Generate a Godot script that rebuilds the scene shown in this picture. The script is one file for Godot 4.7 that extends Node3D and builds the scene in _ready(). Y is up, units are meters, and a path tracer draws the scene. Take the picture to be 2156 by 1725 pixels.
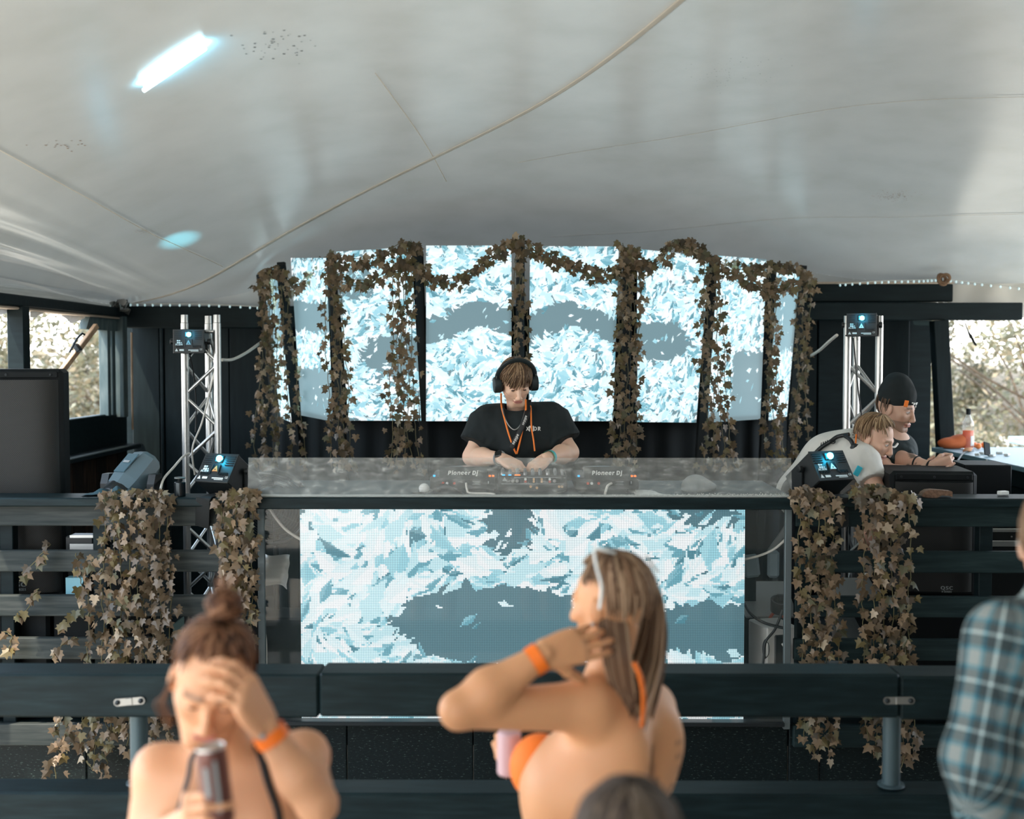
extends Node3D
# Beach-club stage under a tarpaulin roof. y up, metres; the camera stands at z = 0 and looks along -z; the crowd's ground is y = 0.

const FOCAL := 2516.0                       # pixels in the 2156 x 1725 frame (35 mm lens)
const EYE := Vector3(0, 2.1, 0)
var turn := Basis.from_euler(Vector3(-atan(107.5 / 2516.0), atan(20.0 / 2516.0), 0))
var M := {}                                 # materials by name
var taken := {}
var rng := RandomNumberGenerator.new()


func P(px: float, py: float, depth: float) -> Vector3:
	## the point at the given depth (metres along -z) behind a pixel of the photograph
	var d: Vector3 = turn * Vector3((px - 1078.0) / FOCAL, (862.5 - py) / FOCAL, -1.0)
	return EYE + d * (depth / -d.z)


# ------------------------------------------------------------------ mesh collector
class MB:
	var v := PackedVector3Array()
	var n := PackedVector3Array()
	var uv := PackedVector2Array()
	var col := PackedColorArray()
	var idx := PackedInt32Array()
	var use_uv := false
	var use_col := false
	var tint := Color.WHITE

	func add(p: Vector3, nn: Vector3, t := Vector2.ZERO, c := Color.WHITE) -> int:
		v.append(p); n.append(nn); uv.append(t); col.append(c * tint)
		return v.size() - 1

	func tri_i(a: int, b: int, c: int) -> void:
		var g := (v[b] - v[a]).cross(v[c] - v[a])
		if g.dot(n[a] + n[b] + n[c]) > 0.0:
			idx.append_array([a, c, b])
		else:
			idx.append_array([a, b, c])

	func poly(pts: Array, nn: Vector3, uvs := []) -> void:
		var first := v.size()
		for i in pts.size():
			add(pts[i], nn, uvs[i] if uvs.size() > i else Vector2.ZERO)
		for i in range(1, pts.size() - 1):
			tri_i(first, first + i, first + i + 1)

	func quad(a: Vector3, b: Vector3, c: Vector3, d: Vector3, out := Vector3.ZERO) -> void:
		var nn := (b - a).cross(c - a)
		if nn.length_squared() < 1e-16:
			nn = (c - a).cross(d - a)
		nn = nn.normalized()
		if out != Vector3.ZERO and nn.dot(out) < 0.0:
			nn = -nn
		poly([a, b, c, d], nn, [Vector2(0, 1), Vector2(1, 1), Vector2(1, 0), Vector2(0, 0)])

	func box(at: Vector3, size: Vector3, bas := Basis.IDENTITY, bevel := 0.0) -> void:
		var h := size * 0.5
		var b: float = minf(bevel, minf(h.x, minf(h.y, h.z)) * 0.9)
		for ax in 3:
			for s in [-1.0, 1.0]:
				var u := (ax + 1) % 3
				var w := (ax + 2) % 3
				var pts := []
				for q in [[-1, -1], [1, -1], [1, 1], [-1, 1]]:
					var p := Vector3.ZERO
					p[ax] = s * h[ax]
					p[u] = q[0] * (h[u] - b)
					p[w] = q[1] * (h[w] - b)
					pts.append(at + bas * p)
				var nn := Vector3.ZERO
				nn[ax] = s
				poly(pts, (bas * nn).normalized())
		if b <= 0.0:
			return
		for ax in 3:
			var u := (ax + 1) % 3
			var w := (ax + 2) % 3
			for su in [-1.0, 1.0]:
				for sw in [-1.0, 1.0]:
					var pts := []
					for q in [[-1, 0], [1, 0], [1, 1], [-1, 1]]:
						var p := Vector3.ZERO
						p[ax] = q[0] * (h[ax] - b)
						p[u] = su * (h[u] - (b if q[1] == 0 else 0.0))
						p[w] = sw * (h[w] - (0.0 if q[1] == 0 else b))
						pts.append(at + bas * p)
					var nn := Vector3.ZERO
					nn[u] = su
					nn[w] = sw
					poly(pts, (bas * nn).normalized())
		for sx in [-1.0, 1.0]:
			for sy in [-1.0, 1.0]:
				for sz in [-1.0, 1.0]:
					var s := Vector3(sx, sy, sz)
					poly([at + bas * (s * Vector3(h.x, h.y - b, h.z - b)), at + bas * (s * Vector3(h.x - b, h.y, h.z - b)), at + bas * (s * Vector3(h.x - b, h.y - b, h.z))], (bas * s).normalized())

	func tube(pts: Array, radius: Variant, sides := 8, caps := true, flat := 1.0) -> void:
		## swept along points; radius a number or one per point; flat squashes the second axis
		var count := pts.size()
		var up := Vector3.UP
		var d0: Vector3 = (pts[1] - pts[0]).normalized()
		if absf(d0.dot(up)) > 0.95:
			up = Vector3.RIGHT
		var side := d0.cross(up).normalized()
		var first := v.size()
		for i in count:
			var d: Vector3 = (pts[mini(i + 1, count - 1)] - pts[maxi(i - 1, 0)]).normalized()
			side = (side - d * side.dot(d)).normalized()
			var other := d.cross(side)
			var r: float = radius[i] if radius is Array else radius
			for k in sides:
				var a := TAU * k / sides
				var o := side * cos(a) + other * sin(a) * flat
				add(pts[i] + o * r, (side * cos(a) * flat + other * sin(a)).normalized(), Vector2(float(k) / sides, float(i) / (count - 1)))
		for i in count - 1:
			for k in sides:
				var a := first + i * sides + k
				var b := first + i * sides + (k + 1) % sides
				tri_i(a, b, a + sides)
				tri_i(b, b + sides, a + sides)
		if caps:
			for e in [0, count - 1]:
				var nn: Vector3 = (pts[0] - pts[1]).normalized() if e == 0 else (pts[count - 1] - pts[count - 2]).normalized()
				var ring := []
				for k in sides:
					ring.append(v[first + e * sides + k])
				poly(ring, nn)

	func lathe(profile: Array, segs: int, xf := Transform3D.IDENTITY) -> void:
		## profile: Vector2(radius, height) from bottom to top, turned about y
		var count := profile.size()
		var first := v.size()
		for i in count:
			var a: Vector2 = profile[maxi(i - 1, 0)]
			var b: Vector2 = profile[mini(i + 1, count - 1)]
			var t := (b - a).normalized()
			for k in segs:
				var g := TAU * k / segs
				var nn := Vector3(cos(g) * t.y, -t.x, sin(g) * t.y)
				add(xf * Vector3(profile[i].x * cos(g), profile[i].y, profile[i].x * sin(g)), (xf.basis * nn).normalized(), Vector2(float(k) / segs, 1.0 - float(i) / (count - 1)))
		for i in count - 1:
			for k in segs:
				var a := first + i * segs + k
				var b := first + i * segs + (k + 1) % segs
				tri_i(a, b, a + segs)
				tri_i(b, b + segs, a + segs)

	func prism(outline: Array, xf: Transform3D, depth: float) -> void:
		## a Vector2 outline in xf's xy plane, pushed to z = depth
		var flat := PackedVector2Array()
		for p in outline:
			flat.append(p)
		var t := Geometry2D.triangulate_polygon(flat)
		for z in [0.0, depth]:
			var nn := (xf.basis.z * (1.0 if (z > 0.0) == (depth > 0.0) and z != 0.0 else -1.0) * signf(depth)).normalized()
			if z == 0.0:
				nn = (xf.basis.z * -signf(depth)).normalized()
			var first := v.size()
			for p in flat:
				add(xf * Vector3(p.x, p.y, z), nn, p)
			for i in range(0, t.size(), 3):
				tri_i(first + t[i], first + t[i + 1], first + t[i + 2])
		var area := 0.0
		for i in flat.size():
			area += flat[i].cross(flat[(i + 1) % flat.size()])
		for i in flat.size():
			var a := flat[i]
			var b := flat[(i + 1) % flat.size()]
			var o := Vector2(b.y - a.y, a.x - b.x) * signf(area)
			quad(xf * Vector3(a.x, a.y, 0), xf * Vector3(b.x, b.y, 0), xf * Vector3(b.x, b.y, depth), xf * Vector3(a.x, a.y, depth), xf.basis * Vector3(o.x, o.y, 0))

	func grid(nu: int, nv: int, f: Callable, uvk := Vector2.ONE) -> void:
		## a sheet: f(u, v) in 0..1 gives the point
		var first := v.size()
		for j in nv + 1:
			for i in nu + 1:
				var p: Vector3 = f.call(float(i) / nu, float(j) / nv)
				var du: Vector3 = f.call(float(i) / nu + 0.002, float(j) / nv) - f.call(float(i) / nu - 0.002, float(j) / nv)
				var dv: Vector3 = f.call(float(i) / nu, float(j) / nv + 0.002) - f.call(float(i) / nu, float(j) / nv - 0.002)
				add(p, du.cross(dv).normalized(), Vector2(float(i) / nu, float(j) / nv) * uvk)
		for j in nv:
			for i in nu:
				var a := first + j * (nu + 1) + i
				tri_i(a, a + 1, a + nu + 1)
				tri_i(a + 1, a + nu + 2, a + nu + 1)

	func mesh() -> ArrayMesh:
		var a := []
		a.resize(Mesh.ARRAY_MAX)
		a[Mesh.ARRAY_VERTEX] = v
		a[Mesh.ARRAY_NORMAL] = n
		if use_uv:
			a[Mesh.ARRAY_TEX_UV] = uv
		if use_col:
			a[Mesh.ARRAY_COLOR] = col
		a[Mesh.ARRAY_INDEX] = idx
		var m := ArrayMesh.new()
		m.add_surface_from_arrays(Mesh.PRIMITIVE_TRIANGLES, a)
		return m


# ------------------------------------------------------------------ things and parts
func numbered(called: String) -> String:
	var k: int = taken.get(called, -1) + 1
	taken[called] = k
	return called if k == 0 else "%s_%03d" % [called, k]


func tag(o: Node, label: String, category: String, group := "") -> void:
	o.set_meta("label", label)
	o.set_meta("category", category)
	if group != "":
		o.set_meta("group", group)


func thing(called: String, label: String, category: String, at := Vector3.ZERO, group := "", rot := Basis.IDENTITY) -> Node3D:
	var o := Node3D.new()
	o.name = numbered(called)
	add_child(o)
	o.transform = Transform3D(rot, at)
	tag(o, label, category, group)
	return o


func part(called: String, mesh: Mesh, m: Material, parent: Node3D, at := Vector3.ZERO, rot := Basis.IDENTITY) -> MeshInstance3D:
	var o := MeshInstance3D.new()
	o.name = called
	o.mesh = mesh
	o.material_override = m
	parent.add_child(o, true)
	o.transform = Transform3D(rot, at)
	return o


func wpart(called: String, mb: MB, m: Material, parent: Node3D) -> MeshInstance3D:
	## a part whose mesh is in world metres, under a thing that stands at its own base
	var x := parent.global_transform.affine_inverse()
	var o := MeshInstance3D.new()
	o.name = called
	o.mesh = mb.mesh()
	o.material_override = m
	parent.add_child(o, true)
	o.transform = x
	return o


func one(called: String, label: String, category: String, mb: MB, m: Material, group := "") -> MeshInstance3D:
	## a thing that is a single mesh in world metres
	var o := MeshInstance3D.new()
	o.name = numbered(called)
	o.mesh = mb.mesh()
	o.material_override = m
	add_child(o)
	tag(o, label, category, group)
	return o


func structure(called: String, mb: MB, m: Material) -> MeshInstance3D:
	var o := MeshInstance3D.new()
	o.name = numbered(called)
	if mb:
		o.mesh = mb.mesh()
		o.material_override = m
	add_child(o)
	o.set_meta("kind", "structure")
	return o


func bar(mb: MB, a: Vector3, b: Vector3, wide: float, high: float, bevel := 0.003) -> void:
	## a squared timber from a to b
	var d := (b - a).normalized()
	var up := Vector3.UP if absf(d.y) < 0.9 else Vector3.BACK
	var s := d.cross(up).normalized()
	var u := s.cross(d).normalized()
	mb.box((a + b) * 0.5, Vector3(a.distance_to(b), high, wide), Basis(d, u, -s if d.cross(u).dot(s) < 0 else s), bevel)


func curve(pts: Array, each := 6) -> Array:
	## Catmull-Rom through the points
	var out := []
	for i in pts.size() - 1:
		var p0: Vector3 = pts[maxi(i - 1, 0)]
		var p1: Vector3 = pts[i]
		var p2: Vector3 = pts[i + 1]
		var p3: Vector3 = pts[mini(i + 2, pts.size() - 1)]
		for k in each:
			out.append(p1.cubic_interpolate(p2, p0, p3, float(k) / each))
	out.append(pts[-1])
	return out


# ------------------------------------------------------------------ materials
func mat(called: String, c: Color, rough := 0.6, metal := 0.0) -> StandardMaterial3D:
	var m := StandardMaterial3D.new()
	m.resource_name = called
	m.albedo_color = c
	m.roughness = rough
	m.metallic = metal
	M[called] = m
	return m


func noise_tex(freq: float, stops: Array, size := 256, octaves := 4, seed_ := 1, type := FastNoiseLite.TYPE_SIMPLEX_SMOOTH) -> NoiseTexture2D:
	var f := FastNoiseLite.new()
	f.noise_type = type
	f.frequency = freq
	f.fractal_octaves = octaves
	f.seed = seed_
	var t := NoiseTexture2D.new()
	t.width = size
	t.height = size
	t.seamless = true
	t.noise = f
	if stops.size():
		var g := Gradient.new()
		var at := PackedFloat32Array()
		var cs := PackedColorArray()
		for s in stops:
			at.append(s[0])
			cs.append(s[1])
		g.offsets = at
		g.colors = cs
		t.color_ramp = g
	return t


func grained(called: String, a: Color, b: Color, along: Vector3, rough := 0.6, bump := 0.15, freq := 0.02, seed_ := 1) -> StandardMaterial3D:
	## painted or bare timber: streaky noise stretched along the grain
	var m := mat(called, Color.WHITE, rough)
	m.albedo_texture = noise_tex(freq, [[0.0, a], [0.45, a.lerp(b, 0.4)], [0.62, a.lerp(b, 0.55)], [1.0, b]], 256, 5, seed_)
	m.uv1_triplanar = true
	m.uv1_scale = along
	m.metallic_specular = 0.3
	if bump > 0.0:
		m.heightmap_enabled = true
		m.heightmap_texture = m.albedo_texture
		m.heightmap_scale = bump
	return m


# ------------------------------------------------------------------ bodies: a smooth union of tapered capsules and ellipsoids, meshed as surface nets
func cap(a: Vector3, b: Vector3, ra: float, rb: float, k := 0.03, flat := 1.0, flat_dir := Vector3.BACK, op := 0) -> Array:
	## op 0 joins, 1 carves, 2 joins with flat ends; flat < 1 thins it along flat_dir
	return [op, a, b, ra, rb, k, flat, flat_dir]


func ell(c: Vector3, r: Vector3, k := 0.02, b := Basis.IDENTITY, op := 3) -> Array:
	## op 3 joins an ellipsoid, 4 carves it
	return [op, c, r, b, 0.0, k, 1.0, Vector3.BACK]


func nets(mb: MB, prims: Array, cell: float, xf := Transform3D.IDENTITY, paint = null, uvf = null) -> void:
	var lo := Vector3(1e9, 1e9, 1e9)
	var hi := -lo
	var boxes := []
	for p in prims:
		var a: Vector3
		var b: Vector3
		if p[0] >= 3:
			var e: float = maxf(p[2].x, maxf(p[2].y, p[2].z))
			a = p[1] - Vector3.ONE * e
			b = p[1] + Vector3.ONE * e
		else:
			var e: float = maxf(p[3], p[4])
			a = p[1].min(p[2]) - Vector3.ONE * e
			b = p[1].max(p[2]) + Vector3.ONE * e
		var g: float = p[5] + cell * 2.5
		a -= Vector3.ONE * g
		b += Vector3.ONE * g
		boxes.append([a, b])
		if p[0] != 1 and p[0] != 4:
			lo = lo.min(a)
			hi = hi.max(b)
	var nx := int(ceil((hi.x - lo.x) / cell)) + 1
	var ny := int(ceil((hi.y - lo.y) / cell)) + 1
	var nz := int(ceil((hi.z - lo.z) / cell)) + 1
	var f := PackedFloat32Array()
	f.resize(nx * ny * nz)
	f.fill(100.0)
	for q in prims.size():
		var p: Array = prims[q]
		var op: int = p[0]
		var k: float = maxf(p[5], 1e-5)
		var ba: Vector3 = ((boxes[q][0] - lo) / cell).floor().max(Vector3.ZERO)
		var bb: Vector3 = ((boxes[q][1] - lo) / cell).ceil().min(Vector3(nx - 1, ny - 1, nz - 1))
		var a: Vector3 = p[1]
		var flat: float = p[6]
		var fd: Vector3 = p[7]
		var fk: float = 1.0 / flat - 1.0
		var d := 0.0
		if op >= 3:
			var r: Vector3 = p[2]
			var inv: Basis = (p[3] as Basis).transposed()
			var ir := Vector3(1.0 / r.x, 1.0 / r.y, 1.0 / r.z)
			for z in range(int(ba.z), int(bb.z) + 1):
				for y in range(int(ba.y), int(bb.y) + 1):
					var at := (z * ny + y) * nx
					for x in range(int(ba.x), int(bb.x) + 1):
						var w: Vector3 = inv * (lo + Vector3(x, y, z) * cell - a)
						var s := w * ir
						var k0 := s.length()
						var k1 := (s * ir).length()
						d = k0 * (k0 - 1.0) / maxf(k1, 1e-6)
						var o := f[at + x]
						if op == 3:
							var h := maxf(k - absf(o - d), 0.0)
							f[at + x] = minf(o, d) - h * h * 0.25 / k
						else:
							var h := maxf(k - absf(o + d), 0.0)
							f[at + x] = maxf(o, -d) + h * h * 0.25 / k
		else:
			var ax: Vector3 = p[2] - a
			var l2: float = maxf(ax.length_squared(), 1e-12)
			var l := sqrt(l2)
			var ra: float = p[3]
			var rb: float = p[4]
			for z in range(int(ba.z), int(bb.z) + 1):
				for y in range(int(ba.y), int(bb.y) + 1):
					var at := (z * ny + y) * nx
					for x in range(int(ba.x), int(bb.x) + 1):
						var w: Vector3 = lo + Vector3(x, y, z) * cell - a
						var t := w.dot(ax) / l2
						var tc := clampf(t, 0.0, 1.0)
						var e := w - ax * tc
						if op == 2:
							e = w - ax * t
						if fk > 0.0:
							e += fd * (e.dot(fd) * fk)
						d = e.length() - lerpf(ra, rb, tc)
						if op == 2:
							d = maxf(d, maxf((t - 1.0) * l, -t * l))
						var o := f[at + x]
						if op != 1:
							var h := maxf(k - absf(o - d), 0.0)
							f[at + x] = minf(o, d) - h * h * 0.25 / k
						else:
							var h := maxf(k - absf(o + d), 0.0)
							f[at + x] = maxf(o, -d) + h * h * 0.25 / k
	# surface nets
	var sx := 1
	var sy := nx
	var sz := nx * ny
	var which := {}
	var near := cell * 6.0
	for z in nz - 1:
		for y in ny - 1:
			var row := (z * ny + y) * nx
			for x in nx - 1:
				var i := row + x
				if absf(f[i]) > near:
					continue
				var c0 := f[i]
				var c1 := f[i + 1]
				var c2 := f[i + sy]
				var c3 := f[i + sy + 1]
				var c4 := f[i + sz]
				var c5 := f[i + sz + 1]
				var c6 := f[i + sz + sy]
				var c7 := f[i + sz + sy + 1]
				var s := int(c0 < 0.0) + int(c1 < 0.0) + int(c2 < 0.0) + int(c3 < 0.0) + int(c4 < 0.0) + int(c5 < 0.0) + int(c6 < 0.0) + int(c7 < 0.0)
				if s == 0 or s == 8:
					continue
				var sum := Vector3.ZERO
				var cnt := 0
				if (c0 < 0.0) != (c1 < 0.0):
					sum += Vector3(c0 / (c0 - c1), 0, 0); cnt += 1
				if (c2 < 0.0) != (c3 < 0.0):
					sum += Vector3(c2 / (c2 - c3), 1, 0); cnt += 1
				if (c4 < 0.0) != (c5 < 0.0):
					sum += Vector3(c4 / (c4 - c5), 0, 1); cnt += 1
				if (c6 < 0.0) != (c7 < 0.0):
					sum += Vector3(c6 / (c6 - c7), 1, 1); cnt += 1
				if (c0 < 0.0) != (c2 < 0.0):
					sum += Vector3(0, c0 / (c0 - c2), 0); cnt += 1
				if (c1 < 0.0) != (c3 < 0.0):
					sum += Vector3(1, c1 / (c1 - c3), 0); cnt += 1
				if (c4 < 0.0) != (c6 < 0.0):
					sum += Vector3(0, c4 / (c4 - c6), 1); cnt += 1
				if (c5 < 0.0) != (c7 < 0.0):
					sum += Vector3(1, c5 / (c5 - c7), 1); cnt += 1
				if (c0 < 0.0) != (c4 < 0.0):
					sum += Vector3(0, 0, c0 / (c0 - c4)); cnt += 1
				if (c1 < 0.0) != (c5 < 0.0):
					sum += Vector3(1, 0, c1 / (c1 - c5)); cnt += 1
				if (c2 < 0.0) != (c6 < 0.0):
					sum += Vector3(0, 1, c2 / (c2 - c6)); cnt += 1
				if (c3 < 0.0) != (c7 < 0.0):
					sum += Vector3(1, 1, c3 / (c3 - c7)); cnt += 1
				var pos := lo + (Vector3(x, y, z) + sum / cnt) * cell
				var nn := Vector3(c1 + c3 + c5 + c7 - c0 - c2 - c4 - c6, c2 + c3 + c6 + c7 - c0 - c1 - c4 - c5, c4 + c5 + c6 + c7 - c0 - c1 - c2 - c3).normalized()
				which[i] = mb.add(xf * pos, (xf.basis * nn).normalized(), uvf.call(pos) if uvf != null else Vector2.ZERO, paint.call(pos) if paint != null else Color.WHITE)
	for i in which:
		var c0 := f[i] < 0.0
		if c0 != (f[i + 1] < 0.0) and which.has(i - sy) and which.has(i - sz) and which.has(i - sy - sz):
			_face(mb, which[i], which[i - sy], which[i - sy - sz], which[i - sz], c0)
		if c0 != (f[i + sy] < 0.0) and which.has(i - 1) and which.has(i - sz) and which.has(i - 1 - sz):
			_face(mb, which[i], which[i - sz], which[i - 1 - sz], which[i - 1], c0)
		if c0 != (f[i + sz] < 0.0) and which.has(i - 1) and which.has(i - sy) and which.has(i - 1 - sy):
			_face(mb, which[i], which[i - 1], which[i - 1 - sy], which[i - sy], c0)


func _face(mb: MB, a: int, b: int, c: int, d: int, _inside: bool) -> void:
	mb.tri_i(a, b, c)
	mb.tri_i(a, c, d)


# ------------------------------------------------------------------ the roof
func roof(x: float, z: float) -> float:
	## height of the tarpaulin over (x, depth z)
	var g := 0.05 + 0.95 * (1.0 - exp(-(8.3 - z) * 0.42))
	g += 0.26 * exp(-pow(absf(x - 0.05) / 1.98, 6.0)) * exp(-(8.3 - z) * 0.35)
	var s := 1.0 - pow(absf(x) / (2.85 if x < 0.0 else 4.6), 2.2)
	var h := 2.475 + g * s + 0.13 * smoothstep(0.6, 2.6, x)
	var edge := smoothstep(-2.1, -2.75, x) * smoothstep(8.2, 7.0, z)
	return h + edge * (0.020 * sin(x * 34.0 + z * 1.3) + 0.013 * sin(x * 57.0 - z * 0.9)) + 0.004 * sin(z * 2.1 + x * 1.7)


func roof_at(px: float, py: float, drop := 0.0) -> Vector3:
	var z := 2.0
	var p := P(px, py, z)
	while z < 8.25 and p.y < roof(p.x, z) - drop:
		z += 0.01
		p = P(px, py, z)
	return p


func roof_strip(pts: Array, wide: float) -> MB:
	## a welded band that hugs the underside of the roof through picked points
	var mb := MB.new()
	var line := curve(pts, 14)
	var path := []
	for p in line:
		path.append(Vector3(p.x, roof(p.x, -p.z) - 0.006, p.z))
	mb.tube(path, wide * 0.5, 6, true, 0.12)
	return mb


func build_setting() -> void:
	# ground and stage
	var mb := MB.new()
	mb.box(Vector3(0, -0.1, -2.0), Vector3(60, 0.2, 60))
	structure("floor", mb, M.ground)
	mb = MB.new()
	mb.box(Vector3(0.15, 0.37, -6.9), Vector3(5.9, 0.1, 2.95), Basis.IDENTITY, 0.005)
	structure("floor", mb, M.black_wood)
	# tarpaulin roof
	mb = MB.new()
	mb.grid(150, 150, func(u: float, w: float) -> Vector3:
		var x := lerpf(-2.84, 4.4, pow(maxf(u, 0.0), 1.5))
		var z := lerpf(8.33, -6.5, w)
		return Vector3(x, roof(x, z), -z))
	mb.use_uv = true
	var tarp := structure("ceiling", mb, M.tarp)
	# the tarpaulin's turned-down hems at the back and along the window side
	mb = MB.new()
	mb.grid(80, 4, func(u: float, w: float) -> Vector3:
		var x := lerpf(-2.84, 3.9, u)
		return Vector3(x, lerpf(roof(x, 8.33), 2.40 if x < 1.5 else 2.5, w), -8.33 + 0.008 * sin(x * 16.0) * w))
	wpart("hem", mb, M.tarp, tarp)
	mb = MB.new()
	mb.grid(60, 6, func(u: float, w: float) -> Vector3:
		var z := lerpf(8.33, 4.6, u)
		return Vector3(-2.84 + 0.05 * sin(w * 9.0 + z * 1.4) * w * (1.0 - w) + 0.05 * w, lerpf(roof(-2.84, z), 2.425, w), -z))
	wpart("hem", mb, M.tarp, tarp)
	# welded seams
	var seams := [
		[[Vector3(-2.7, 0, -8.25), Vector3(-1.12, 0, -7.1), Vector3(0.0, 0, -5.7), Vector3(0.62, 0, -4.0), Vector3(1.0, 0, -2.0)], 0.035],
		[[roof_at(-40, 290), roof_at(160, 400), roof_at(330, 495), roof_at(470, 560)], 0.008],
		[[roof_at(1090, 340), roof_at(1450, 280), roof_at(1800, 220), roof_at(2170, 200)], 0.008],
		[[roof_at(1160, 496), roof_at(1500, 472), roof_at(1850, 455), roof_at(2170, 448)], 0.008],
		[[roof_at(790, 150), roof_at(890, 290), roof_at(940, 380)], 0.005],
	]
	for s in seams:
		var o := wpart("seam", roof_strip(s[0], s[1]), M.seam, tarp)
		o.set_meta("label", "welded seam band of the pale tarpaulin")
	# mould and rust specks on the tarpaulin
	rng.seed = 63
	for q in [[585, 95, 75, 32, 46, 0.0065, "mould_speck"], [130, 303, 60, 9, 20, 0.007, "rust_speck"], [1880, 412, 42, 10, 130, 0.0045, "rust_speck"], [300, 486, 34, 7, 60, 0.004, "rust_speck"], [1545, 155, 90, 35, 60, 0.0035, "mould_speck"]]:
		mb = MB.new()
		for k in q[4]:
			var p := roof_at(q[0] + rng.randfn(0, 0.5) * q[2], q[1] + rng.randfn(0, 0.5) * q[3])
			var r: float = q[5] * rng.randf_range(0.4, 1.0)
			p.y = roof(p.x, -p.z) - 0.0015
			var ring := []
			for i in 6:
				ring.append(p + Vector3(cos(i * PI / 3) * r, 0, sin(i * PI / 3) * r * rng.randf_range(0.5, 1.4)))
			mb.poly(ring, Vector3.DOWN)
		var o := wpart("specks", mb, M[q[6]], tarp)
		o.set_meta("kind", "stuff")
	# back wall of upright boards
	var wall := structure("wall_back", null, null)
	mb = MB.new()
	mb.box(Vector3(0.03, 1.45, -8.46), Vector3(5.7, 2.1, 0.06))
	wpart("backing_panel", mb, M.black_wood, wall)
	var at := -2.74
	var widths := [0.20, 0.03, 0.46, 0.46, 0.42, 0.4, 0.4, 0.4, 0.4, 0.42, 0.46, 0.46, 0.30, 0.24, 0.20, 0.20]
	for k in widths.size():
		var w: float = widths[k]
		if at + w > 2.80:
			w = 2.80 - at
		if w < 0.02:
			break
		mb = MB.new()
		mb.box(Vector3(at + w * 0.5, 1.44, -8.40 + 0.008 * (k % 2)), Vector3(w - 0.008, 2.06, 0.05), Basis.IDENTITY, 0.004)
		wpart("plank", mb, [M.black_upright, M.black_wood, M.black_upright_pale][k % 3], wall)
		at += w
	# beams
	var beams := [
		["trim_1", Vector3(-2.72, 2.385, -8.27), Vector3(1.55, 2.385, -8.27), 0.12, 0.15, "black_wood"],
		["trim_2", Vector3(1.45, 2.545, -8.22), Vector3(2.93, 2.545, -8.22), 0.12, 0.12, "black_wood"],
		["trim_3", Vector3(1.45, 2.418, -8.16), Vector3(3.38, 2.418, -8.16), 0.12, 0.118, "black_wood"],
		["trim_4", Vector3(-2.74, 2.412, -8.3), Vector3(-2.74, 2.412, -4.9), 0.08, 0.06, "black_wood"],
		["trim_5", Vector3(-2.76, 2.372, -8.2), Vector3(-2.76, 2.372, -4.9), 0.09, 0.014, "pale_edge"],
		["trim_6", Vector3(1.5, 2.612, -8.15), Vector3(2.93, 2.612, -8.15), 0.03, 0.014, "pale_edge"],
	]
	for b in beams:
		mb = MB.new()
		bar(mb, b[1], b[2], b[3], b[4], 0.006)
		structure(b[0], mb, M[b[5]])
	# side wall with the wide opening: sill wall, posts, header
	wall = structure("wall_left", null, null)
	mb = MB.new()
	mb.box(Vector3(-2.78, 1.07, -6.65), Vector3(0.06, 1.32, 3.3), Basis.IDENTITY, 0.005)
	wpart("sill_panel", mb, M.black_wood, wall)
	mb = MB.new()
	mb.box(Vector3(-2.69, 1.50, -7.22), Vector3(0.13, 0.03, 1.98), Basis.IDENTITY, 0.005)
	wpart("ledge", mb, M.black_shiny, wall)
	for k in 10:
		mb = MB.new()
		mb.box(Vector3(-2.735, 0.95, -8.1 + k * 0.2), Vector3(0.03, 1.05, 0.19), Basis.IDENTITY, 0.004)
		wpart("plank", mb, M.brown_upright if k % 2 else M.brown_upright_dark, wall)
	for z in [-6.5, -8.12]:
		mb = MB.new()
		bar(mb, Vector3(-2.74, 1.70, z), Vector3(-2.74, 2.385, z), 0.09, 0.085, 0.004)
		structure("trim_7" if z > -7 else "trim_8", mb, M.grey_timber if z < -7 else M.black_wood)
	for k in 2:
		mb = MB.new()
		bar(mb, Vector3(-2.76, 1.72, -7.90 - k * 0.095), Vector3(-2.76, 2.36, -7.90 - k * 0.095), 0.06, 0.055, 0.003)
		structure("trim_%d" % (9 + k), mb, M.grey_timber)
	mb = MB.new()
	mb.prism([Vector2(0, 0), Vector2(0.60, 0), Vector2(0.60, 0.085), Vector2(0.07, 0.085)], Transform3D(Basis(Vector3(0, 0, -1), Vector3.UP, Vector3.RIGHT), Vector3(-2.785, 2.285, -7.50)), 0.05)
	structure("trim_11", mb, M.grey_timber)
	# a slim pale strip by the corner
	mb = MB.new()
	bar(mb, P(277, 700, 8.2), P(279, 905, 8.2), 0.012, 0.012, 0.002)
	structure("trim_12", mb, M.bare_timber)
	# right side: leaning post, outer ledge
	mb = MB.new()
	bar(mb, P(1977, 675, 8.1), P(1992, 975, 8.1), 0.1, 0.1, 0.004)
	structure("trim_13", mb, M.black_upright)
	mb = MB.new()
	bar(mb, Vector3(3.75, 1.49, -5.2), Vector3(3.75, 1.49, -9.0), 0.18, 0.05, 0.004)
	bar(mb, Vector3(3.72, 0.72, -5.2), Vector3(3.72, 0.72, -9.0), 0.04, 1.44, 0.004)
	structure("wall_right", mb, M.blue_timber)
	# unseen walls, added to cut the light from behind the camera and the right
	mb = MB.new()
	mb.box(Vector3(1.75, 1.55, 6.45), Vector3(5.4, 3.1, 0.06))
	structure("added_wall_behind", mb, M.black_wood)
	mb = MB.new()
	mb.box(Vector3(4.45, 1.35, 0.4), Vector3(0.06, 2.7, 10.0))
	structure("wall_right", mb, M.black_wood)  # unseen, added to keep the right side darker
	# loose tarpaulin flaps
	_flap(P(1996, 600, 8.27), P(2175, 596, 8.27), [0.155, 0.165, 0.16, 0.16, 0.2, 0.235, 0.24], "pale canvas flap hanging beside the end of the dark upper beam")
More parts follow.
